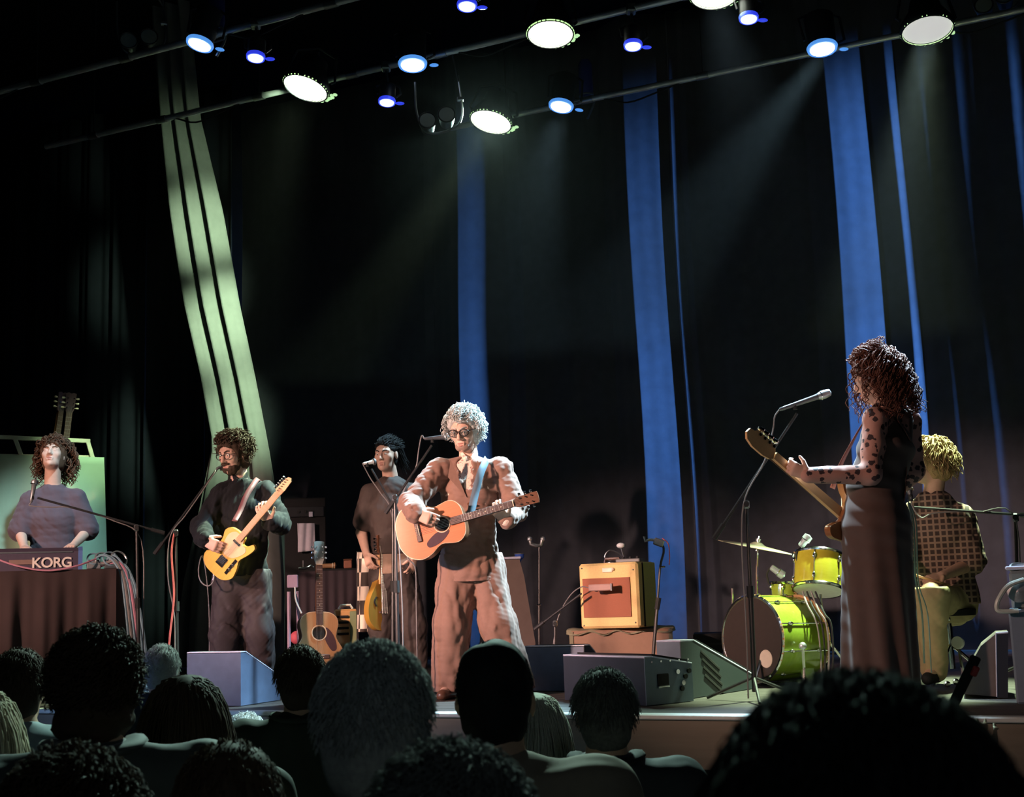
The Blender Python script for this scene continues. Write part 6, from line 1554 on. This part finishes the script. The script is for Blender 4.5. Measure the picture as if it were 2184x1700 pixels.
# ---------------------------------------------------------------- bass player
m_dress = mat('dark brown dress', (0.090, 0.052, 0.042), 0.8, var=0.15, scale=20, sheen=0.2)
m_lace = pattern('lace over skin', 'lace', (0.045, 0.025, 0.028), (0.52, 0.27, 0.22), 26, 0.75)
F = Frame(1872, 1500); p = F.p
fw = Vector((-0.8, 0.6, 0))
J = dict(head=p(1862, 808, 0.0), neck=p(1884, 876, 0.02), shR=p(1938, 900, 0.12), shL=p(1866, 894, -0.13), chest=p(1890, 955, 0.0), waist=p(1866, 1046, 0.0), pelvis=p(1870, 1125, 0.0),
         elR=p(1948, 1005, 0.16), wrR=p(1868, 1090, 0.24), elL=p(1857, 1012, -0.18), wrL=p(1724, 1013, -0.28), hipR=p(1890, 1140, 0.07), hipL=p(1856, 1140, -0.07), knR=p(1890, 1310, 0.06), knL=p(1852, 1310, -0.08),
         anR=p(1890, 1468, 0.10), anL=p(1852, 1472, -0.06), toR=p(1862, 1492, 0.14), toL=p(1826, 1494, -0.02))
def dress(c):
    J = c['J']; s = c['s']; t = c['t']
    P = [oval(J['pelvis'], J['waist'], c['sd'], (0.170, 0.150), (0.135, 0.125), 0.06), oval(J['waist'], J['chest'], c['sd'], (0.135, 0.125), (0.150, 0.118), 0.05), oval(J['chest'], J['neck']-Vector((0, 0, 0.12)), c['sd'], (0.150, 0.115), (0.125, 0.085), 0.04)]
    b = p(1878, 1480); b.y = 0
    P.append(oval(J['pelvis'], Vector((b.x, b.y, 0.03)), c['sd'], (0.172, 0.165), (0.190, 0.185), 0.05))
    def fl(X): 
        w = np.clip((p(1870, 1060).z-X[:, 2])*1.1, 0, 1)
        a = np.arctan2(X[:, 1], X[:, 0]-J['pelvis'].x)
        return (w*0.012*np.sin(a*9+X[:, 2]*2)+0.004*np.sin(X[:, 2]*60+a*3)*(1-w)).astype(np.float32)
    organic('dress', P, 0.0075, m_dress, t, inflate=0.012, cuts=[((0, 0, 0.025), (0, 0, -1))], disp=fl, dmax=0.02)
    for e, k in ((-1, 'L'), (1, 'R')):
        MB().tube(bez([J['sh'+k].lerp(J['neck'], 0.42)+Vector((-0.06, -0.02*e*0, 0.00)), J['sh'+k].lerp(J['neck'], 0.45)+Vector((0, 0, 0.062)), J['sh'+k].lerp(J['neck'], 0.5)+Vector((0.075, -0.04, 0.0)), J['chest']+Vector((0.13, -0.02+0.03*e, 0.02))], 20), 0.020, 8, flat=0.25).build('shoulder_strap', m_dress, t, smooth='all')
def lace(c):
    J = c['J']; P = list(c['torso'])
    for k in 'RL': P += [sleeve(J, k, 1.0, 0.058, 0.050), sleeve(J, k, 1.0, 0.048, 0.034, 'fore')]
    P.append(ell(J['neck']+Vector((0, 0, 0.075)), (0.085, 0.085, 0.06), None, 0.012, -1))
    organic('lace_top', P, 0.0065, m_lace, c['t'], inflate=0.006, cuts=[((0, 0, J['waist'].z), (0, 0, -1))], disp=wrinkle(0.003, 50, 6), dmax=0.006)
bw_, cw = person(F, 'bass player with long curly hair in a dark dress with lace sleeves, seen from behind', J, (-0.94, 0.06, -0.28), 1.0, m_skin,
    [lace, dress, shoes(m_black)], hs=1.02, sex='f', brow=h_auburn, body_fwd=fw,
    hands=[((J['wrL'], p(1684, 997, -0.30)-J['wrL'], (0.1, 1, 0.35), (-0.3, -0.3, 1)), dict(curl=(0.3, 0.8, 0.9, 0.95, 0.9), s=1.0)), ((J['wrR'], (-0.8, 0.2, -0.3), (0.5, -0.6, 0), (0, 0, 1)), dict(curl=(0.4, 0.6, 0.65, 0.7, 0.7), s=0.95))])
organic('hair_cap', scalp(cw['J']['head'], cw['R'], 1.02, 0.014), 0.0065, h_auburn, bw_, disp=wrinkle(0.010, 70, 24), dmax=0.02)
locks(bw_, cw['J']['head'], cw['R'], 1.08, 720, 0.25, 0.40, 1.0, 0.016, 3.6, 0.0040, h_auburn, 51, lambda u: u.y < -0.05 and u.z > -0.5, npt=20, back=(0, -0.16, 0))
locks(bw_, cw['J']['head'], cw['R'], 1.08, 170, 0.13, 0.5, 0.15, 0.013, 2.0, 0.0040, h_auburn, 53, lambda u: u.y >= -0.05 and u.z > 0.70, npt=14, back=(0, -0.8, 0), name='top_locks')
locks(bw_, cw['J']['head'], cw['R'], 1.05, 40, 0.26, 0.3, 1.0, 0.013, 3.6, 0.0042, h_auburn, 52, lambda u: u.y > 0.15 and u.y < 0.55 and abs(u.x) > 0.6 and u.z > -0.3, npt=20, name='front_locks')
for k in range(3):
    pts = [p(1936+3*k, 1066+6*k, 0.13), p(1944+5*k, 1120, 0.15), p(1946+6*k, 1220+10*k, 0.14), p(1954+12*k, 1310, 0.14), p(1956+15*k, 1395+(k % 3)*20, 0.14)]
    MB().ribbon(bez(pts, 24), 0.007+0.004*(k % 2), 0.003, p(1900, 1230, 0.0)).build('trailing_rim_line', mat('pale rim-lit line', (0.34, 0.42, 0.40), 0.6, var=0.3, scale=8), bw_, smooth=True)  # pale bands added for the rim-lit lines down the dress side
butt, tip = p(1893, 1176, 0.24), p(1598, 920, -0.46)
bg = electric(guitar_matrix(F, butt, tip, (-0.75, 0.62, 0.10)) @ Matrix.Scale((tip-butt).length/1.15, 4), 'electric bass with a maple neck held by the woman in the dark dress', 'bass', pattern('sunburst bass body', 'wood', (0.26, 0.10, 0.04), (0.36, 0.15, 0.06), 14, 0.2), 'electric guitars', 'bass_guitar')
Mi = bg.matrix_world.inverted() @ F.M
st = [p(1776, 1042, 0.02), p(1790, 1000, 0.02), p(1815, 950, 0.02), p(1850, 890, 0.03), p(1880, 868, 0.06), p(1925, 930, 0.02), p(1930, 1050, -0.04), p(1905, 1165, 0.16)]
MB().ribbon([Mi @ v for v in bez(st, 44)], 0.050, 0.004, Mi @ J['chest']).build('strap', mat('red-brown strap', (0.24, 0.07, 0.05), 0.6), bg, smooth='all')

# ---------------------------------------------------------------- drummer
m_plaid = pattern('brown and cream plaid', 'plaid', (0.055, 0.034, 0.028), (0.30, 0.20, 0.145), 27.0, 0.85)
m_khaki = mat('khaki trousers', (0.40, 0.32, 0.17), 0.8, var=0.12, scale=30)
F = Frame(2030, 1462); p = F.p
J = dict(head=p(1982, 986, 0.0), neck=p(1990, 1058, 0.03), shR=p(1955, 1096, 0.06), shL=p(2050, 1104, 0.0), chest=p(2006, 1138, 0.03), waist=p(2014, 1215, 0.05), pelvis=p(2022, 1272, 0.06),
         elR=p(1930, 1185, -0.02), wrR=p(1928, 1225, -0.24), elL=p(2070, 1203, 0.0), wrL=p(2010, 1228, -0.24), hipR=p(2000, 1285, 0.02), hipL=p(2034, 1288, 0.05), knR=p(1925, 1268, -0.28), knL=p(1986, 1266, -0.36),
         anR=p(1920, 1428, -0.24), anL=p(1993, 1428, -0.26), toR=p(1905, 1448, -0.36), toL=p(1978, 1448, -0.38))
dm, cd_ = person(F, 'seated drummer in a plaid shirt and khaki trousers behind the bass player', J, (-0.9, -0.15, -0.05), 1.06, m_skin2,
    [trousers(m_khaki, p(2020, 1250).z, (0.098, 0.086, 0.070), 0.006, 30), shirt(m_plaid, p(2020, 1290).z, 0.018, 0.90, 0, 0.005, 31, rs=(0.060, 0.074, 0.05)), shoes(m_black)],
    hs=1.04, hands=[((J['wrL'], p(1978, 1236, -0.30)-J['wrL'], (-0.1, 0.5, -1), (-0.3, -1, 0.3)), dict(curl=(0.6, 0.9, 1.0, 1.0, 1.0), s=1.05)), ((J['wrR'], (-0.3, -0.8, -0.3), (0, 0.2, -1), (0.5, -0.5, 0)), dict(curl=(0.6, 0.9, 1.0, 1.0, 1.0), s=1.05))], brow=h_blond)
organic('hair_cap', scalp(cd_['J']['head'], cd_['R'], 1.06, 0.020), 0.0065, h_blond, dm, disp=wrinkle(0.008, 70, 34), dmax=0.016)
locks(dm, cd_['J']['head'], cd_['R'], 1.10, 380, 0.12, 0.7, 0.75, 0.009, 1.4, 0.0048, h_blond, 61, lambda u: not (u.y > 0.55 and u.z < 0.35) and u.z > -0.55 and not (u.y > 0.2 and u.z < -0.1))
t = thing('drumstick', 'pale drumstick in the hand of the drummer', 'drumstick', F.M @ Matrix.Translation(p(1955, 1228, -0.36)))
d = p(2026, 1249, -0.28)-p(1955, 1228, -0.36)
MB().tube([Vector((0, 0, 0)), d*0.5, d], 0.008, 8).build('shaft', m_maple, t, smooth='all')
MB().ball(d*-0.02, (0.009, 0.009, 0.009), 6).build('tip', m_maple, t, smooth='all')
# ================================================================ the audience, standing in front of the stage
h_ash = mat('ash grey hair', (0.34, 0.35, 0.34), 0.8, spec=0.15, var=0.4, scale=100)
h_salt = mat('salt and pepper hair', (0.13, 0.13, 0.125), 0.8, spec=0.15, var=0.5, scale=100)
h_fair = mat('fair hair', (0.50, 0.44, 0.32), 0.8, spec=0.15, var=0.35, scale=100)
h_white = mat('pale blond hair', (0.58, 0.56, 0.48), 0.8, spec=0.15, var=0.3, scale=100)
m_jean = mat('dark denim', (0.03, 0.035, 0.05), 0.85)
def spectator(px, top, wpx, lab, hair, cloth, style='short', hw=None, look=(0, 1, 0), skin=None, sh=0.20, tilt=0.0, collar_m=None, ear=True, n=900, hl=0.028, hr=0.0016, puff=0.006, turn=0.0, hs=1.0, neckl=-0.06):
    hw = hw or {'short': 0.205, 'curly': 0.250, 'long': 0.205}[style]
    dist = FPX/(wpx/hw)
    tp = atd(px, top, dist)
    F = Frame(0, 0, base=(tp.x, tp.y, 0.0), turn=turn)
    H = tp.z                                  # top of the hair
    hz = H-0.125*hs-puff-hl*(1.1 if style == 'curly' else 0.6)
    hc = Vector((0, 0, hz))
    t = thing('person', lab, 'person', F.M, 'spectators')
    R = head_basis(look, tilt); hp, q = head_prims(hc, R, hs)
    nk = Vector((0, -0.045, hz-0.20*hs-neckl))
    s = 1.0
    ch = nk+Vector((0, 0.02, -0.20)); wa = nk+Vector((0, 0.03, -0.42)); pe = nk+Vector((0, 0.02, -0.58))
    shL, shR = nk+Vector((-sh, 0.0, -0.065)), nk+Vector((sh, 0.0, -0.065))
    X = (1, 0, 0)
    torso = [oval(pe, wa, X, (0.165, 0.12), (0.150, 0.11), 0.05), oval(wa, ch, X, (0.150, 0.11), (0.175, 0.12), 0.05), oval(ch, nk-Vector((0, 0, 0.05)), X, (0.175, 0.115), (0.10, 0.075), 0.05)]
    for a in (shL, shR): torso.append(cone(nk-Vector((0, 0, 0.045)), a, 0.052, 0.058, 0.05))
    zf = max(0.08, 0.0)
    legs = []; arms = []
    for e, a in ((-1, shL), (1, shR)):
        el = a+Vector((0.05*e, 0.02, -0.29)); wr = el+Vector((-0.01*e, 0.10, -0.23))
        arms += [cone(a, el, 0.054, 0.043, 0.03), cone(el, wr, 0.043, 0.030, 0.02), cone(wr, wr+Vector((0, 0.03, -0.10)), 0.030, 0.022, 0.02)]
        hp_ = pe+Vector((0.09*e, 0, -0.03)); kn = Vector((0.10*e, 0.02, pe.z*0.52)); an = Vector((0.10*e, -0.02, 0.09))
        legs += [cone(hp_, kn, 0.092, 0.072, 0.05), cone(kn, an, 0.070, 0.055, 0.03)]
    near = dist < 2.0
    vx = 0.009 if near else 0.011
    body = hp+torso+[cone(nk-Vector((0, 0, 0.02)), q(0, -0.03, -0.07), 0.064, 0.058, 0.025)]+arms+legs
    for e in (-1, 1): body.append(cone((0.10*e, -0.02, 0.06), (0.11*e, 0.14, 0.035), 0.045, 0.032, 0.02))
    organic('body', body, vx, skin or m_skin2, t, dmax=0.004)
    G_ = torso+[oval(pe-Vector((0, 0, 0.12)), pe, X, (0.168, 0.13), (0.166, 0.122), 0.05)]
    for k, a in ((0, shL), (3, shR)):
        ar = arms[k:k+2]; G_ += [cone(ar[0][1], ar[0][2], 0.068, 0.060, 0.04), cone(ar[1][1], ar[1][2], 0.058, 0.044, 0.03)]
    G_.append(ell(nk+Vector((0, 0.01, 0.095)), (0.085, 0.085, 0.075), None, 0.012, -1))
    organic('jacket', G_, 0.012, cloth, t, inflate=0.016, cuts=[((0, 0, pe.z-0.16), (0, 0, -1))], disp=wrinkle(0.006, 50, int(px) % 50), dmax=0.012)
    organic('trousers', [oval(pe-Vector((0, 0, 0.05)), wa-Vector((0, 0, 0.05)), X, (0.17, 0.128), (0.15, 0.112), 0.05)]+legs, 0.016, m_jean, t, inflate=0.014, cuts=[((0, 0, 0.07), (0, 0, -1)), ((0, 0, pe.z+0.02), (0, 0, 1))], dmax=0.005)
    if collar_m:
        pts = [nk+Vector((0.088*math.cos(a), 0.01+0.085*math.sin(a), 0.030+0.012*math.sin(a))) for a in [math.pi*(0.85+1.3*k/16) for k in range(17)]]
        MB().tube(pts, [0.012]+[0.026]*15+[0.012], 8, flat=0.45).build('collar', collar_m, t, smooth='all')
    cap = scalp(hc, R, hs, puff)
    if style == 'long':
        cap += [oval(q(0, -0.055, -0.02), q(0, -0.070, -0.20), tuple(R @ Vector((1, 0, 0))), (0.082, 0.055), (0.075, 0.040), 0.04)]
    organic('hair_cap', cap, 0.0075 if near else 0.009, hair, t, disp=wrinkle(0.004 if style != 'curly' else 0.010, 90, int(top) % 40), dmax=0.012)
    def reg(u): return not (u.y > 0.45 and u.z < 0.55) and u.z > (-0.72 if style == 'long' else -0.52) and not (u.y > -0.05 and u.z < -0.15)
    if style == 'short': locks(t, hc, R, hs*(0.075+puff)/0.078, n, hl, 1.3, 0.4, 0.0025, 0.5, hr, hair, int(px), reg, npt=4, sides=3, jitter=0.5)
    elif style == 'curly': locks(t, hc, R, hs*(0.074+puff)/0.078, n, hl*1.5, 1.0, 0.2, 0.007, 1.3, hr*1.6, hair, int(px), reg, npt=9, sides=3, jitter=0.5)
    else: locks(t, hc, R, hs*(0.074+puff)/0.078, n, 0.22, 0.12, 1.0, 0.003, 0.7, hr*1.6, hair, int(px), reg, npt=9, sides=3, jitter=0.2)
    return t, q, F
m_coat = mat('dark teal-grey jacket', (0.055, 0.065, 0.065), 0.75, var=0.15, scale=30, sheen=0.2)
m_navy = mat('dark navy coat', (0.018, 0.022, 0.032), 0.8, var=0.2, scale=30)
m_olive = mat('dark olive coat', (0.024, 0.032, 0.020), 0.8, var=0.2, scale=30)
m_beige = mat('beige pullover', (0.26, 0.21, 0.16), 0.85, var=0.15, scale=40)
m_pale = mat('pale blue shirt', (0.30, 0.38, 0.42), 0.8, var=0.15, scale=30)
m_soot = mat('black coat', (0.010, 0.010, 0.011), 0.85, var=0.2, scale=30)
t, q, Fa_ = spectator(44, 1373, 122, 'spectator with short dark hair and an earring at the left edge', h_dark, m_pale, look=(0.25, 1, 0), n=700)
MB().ball(q(0.086, -0.004, -0.045), 0.006, 6).build('earring', m_chrome, t)
spectator(203, 1325, 205, 'spectator with thick curly dark hair and a grey-teal collared jacket', h_dark, m_coat, 'curly', hw=0.225, sh=0.23, collar_m=m_coat, n=1300, puff=0.010, hl=0.020, hr=0.0016, neckl=-0.07)
spectator(-52, 1447, 165, 'spectator with long fair hair cut off by the left edge', h_fair, m_olive, 'long', n=500)
spectator(345, 1367, 82, 'small fair-haired spectator near the stage below the red cable', h_ash, m_navy, n=500)
spectator(396, 1424, 152, 'spectator with smooth dark hair in front of the blue-grey wedge', h_dark, m_olive, 'long', n=900, puff=0.008)
spectator(334, 1436, 88, 'spectator with ruffled pale hair half hidden behind the smooth dark head', h_ash, m_navy, 'curly', n=400)
spectator(522, 1512, 92, 'blond curly-haired spectator low below the blue-grey wedge', h_white, m_olive, 'curly', n=500)
spectator(640, 1366, 116, 'spectator with short dark hair and a dark coat left of the grey head', h_dark, m_olive, n=900, collar_m=m_olive, hl=0.034)
spectator(796, 1350, 272, 'spectator with short grey hair, large in the lower centre', h_ash, m_navy, n=2200, hl=0.024, hr=0.0014, puff=0.008, look=(0.12, 1, 0))
spectator(1052, 1358, 200, 'spectator with close-cropped black hair and spectacles, centre', h_black, m_beige, look=(0.05, 1, 0), n=1300, hl=0.010, hr=0.0012, puff=0.002, sh=0.21)
t, q, Fz_ = spectator(1144, 1468, 112, 'spectator with long pale blond hair right of the cropped black head', h_white, m_navy, 'long', n=700)
spectator(1284, 1412, 146, 'spectator with short greying hair and a dark collared jacket, right of centre', h_salt, m_navy, n=1200, collar_m=m_soot, hl=0.034, look=(-0.1, 1, 0))
spectator(486, 1560, 235, 'dark-haired spectator low between the curly head and the grey head', h_dark, m_olive, n=700)
spectator(150, 1572, 330, 'spectator with dark curly hair in the lower left corner', h_dark, m_soot, 'curly', n=2000, hl=0.028, hr=0.0012, puff=0.010)
t, q, Fz_ = spectator(955, 1556, 450, 'frizzy-haired spectator at the bottom centre with blue hair slides', h_salt, m_soot, 'curly', n=3200, hl=0.022, hr=0.0009, puff=0.006)
for k, (x, z) in enumerate(((-0.076, 0.035), (-0.062, 0.030))):
    MB().tube([q(x, -0.085, z+0.012), q(x-0.012, -0.090, z-0.010), q(x-0.015, -0.088, z-0.040)], 0.005, 6, flat=0.5).build('hair_slide', mat('pale blue hair slide', (0.30, 0.52, 0.65), 0.4), t, smooth='all')
spectator(1815, 1400, 730, 'huge dark out-of-focus head nearest the camera at the lower right', h_black, m_soot, 'short', n=7000, hl=0.024, hr=0.0009, puff=0.010, hw=0.21)
# raised phone with a red grip in the crowd on the right
c = atd(2078, 1425, 3.2); F = Frame(0, 0, base=c)
t = thing('person', 'spectator hidden behind the huge head, holding up a dark phone', 'person', Matrix.Translation((c.x, c.y, 0)) @ Matrix.Rotation(F.rz, 4, 'Z'), 'spectators')
zc = c.z
Hd = 1.50
hp, q = head_prims((-0.20, 0, Hd-0.13), head_basis((0, 1, 0)), 1.0)
wr = Vector((0.0, 0.22, zc-0.27)); el = Vector((0.06, 0.05, zc-0.50)); shd = Vector((-0.02, -0.03, Hd-0.38))
nk = Vector((-0.20, -0.04, Hd-0.33))
bd_ = hp+[cone(nk, q(0, -0.03, -0.07), 0.06, 0.056, 0.02), oval(nk-Vector((0, 0, 0.55)), nk-Vector((0, 0, 0.20)), (1, 0, 0), (0.15, 0.11), (0.165, 0.115), 0.05), oval(nk-Vector((0, 0, 0.20)), nk-Vector((0, 0, 0.05)), (1, 0, 0), (0.165, 0.11), (0.09, 0.07), 0.05), cone(nk-Vector((0, 0, 0.04)), shd, 0.05, 0.055, 0.04), cone(shd, el, 0.05, 0.042, 0.03), cone(el, wr, 0.042, 0.028, 0.02)]
for e in (-1, 1): bd_ += [cone(nk+Vector((0.09*e, 0, -0.60)), (-0.2+0.1*e, 0, 0.08), 0.10, 0.06, 0.05), cone((-0.2+0.1*e, 0, 0.06), (-0.2+0.1*e, 0.15, 0.035), 0.045, 0.03, 0.02)]
bd_ += hand_prims(wr, (0.05, 0, 1), (0, 1, 0), (-1, 0, 0), curl=(0.3, 0.7, 0.7, 0.7, 0.7))
organic('body', bd_, 0.010, m_skin2, t, dmax=0.004)
organic('coat', [oval(nk-Vector((0, 0, 0.65)), nk-Vector((0, 0, 0.20)), (1, 0, 0), (0.17, 0.125), (0.18, 0.13), 0.05), oval(nk-Vector((0, 0, 0.20)), nk-Vector((0, 0, 0.06)), (1, 0, 0), (0.18, 0.12), (0.10, 0.08), 0.05), cone(nk-Vector((0, 0, 0.05)), shd, 0.06, 0.068, 0.04), cone(shd, el, 0.066, 0.058, 0.03), cone(el, el.lerp(wr, 0.8), 0.058, 0.046, 0.03)], 0.012, m_soot, t, dmax=0.004)
organic('hair_cap', scalp((-0.20, 0, Hd-0.13), head_basis((0, 1, 0)), 1.0, 0.008), 0.009, h_dark, t, dmax=0.004)
Ph = Matrix.Translation(c) @ Matrix.Rotation(F.rz, 4, 'Z') @ Matrix.Rotation(0.5, 4, 'Y') @ Matrix.Translation((0, 0.245, 0.0))
t = thing('phone', 'dark phone with a red grip held up in the crowd at the right', 'phone', Ph)
MB().box((0, 0, -0.055), (0.026, 0.010, 0.14), bev=0.003).build('case', m_black, t)
MB().box((0.012, -0.004, -0.020), (0.016, 0.010, 0.026), bev=0.003).build('grip', mat('red phone grip', (0.45, 0.05, 0.05), 0.5), t)
# small pieces belong to the part they sit on
NEST = {'fret': 'fretboard', 'fret_marker': 'fretboard', 'tuner': 'headstock', 'tuner_post': 'headstock', 'saddle': 'bridge', 'bridge_pin': 'bridge', 'lug': 'shell', 'tension_rod': 'shell',
        'lens': 'housing', 'flare_bead': 'housing', 'side_glint': 'housing', 'grille_band': 'grille', 'clutch_knob': 'clutch', 'boom_weight': 'boom_arm', 'pole_grip': 'lower_pole', 'handle_lip': 'side_plate', 'handle_recess': 'side_plate', 'socket': 'side_plate', 'vent_slot': 'side_plate', 'name_plate': 'cabinet', 'speaker_cloth': 'cabinet', 'lapel': 'jacket', 'button': 'jacket'}
for o in list(C.objects):
    if o.parent is not None or o.type != 'EMPTY': continue
    kids = list(o.children); by = {}
    for k in kids: by.setdefault(k.name.split('.')[0], k)
    for k in kids:
        tgt = NEST.get(k.name.split('.')[0])
        if tgt and tgt in by and by[tgt] is not k and by[tgt].location.length < 1e-6: k.parent = by[tgt]
# ================================================================ thin haze under the lamps, standing in for some of their bloom
hz = bpy.data.materials.new('stage haze'); hz.use_nodes = True
nt = hz.node_tree; nt.nodes.clear()
out = nt.nodes.new('ShaderNodeOutputMaterial'); vs_ = nt.nodes.new('ShaderNodeVolumeScatter')
vs_.inputs['Density'].default_value = 0.0008; vs_.inputs['Anisotropy'].default_value = 0.1; vs_.inputs['Color'].default_value = (1, 1, 1, 1)
nt.links.new(vs_.outputs[0], out.inputs['Volume'])
hb = MB().box((-4, 9.6, 5.3), (15, 4.3, 3.9)).build('haze', hz)
tag(hb, 'thin stage haze hanging under the lamps', 'haze', kind='stuff')
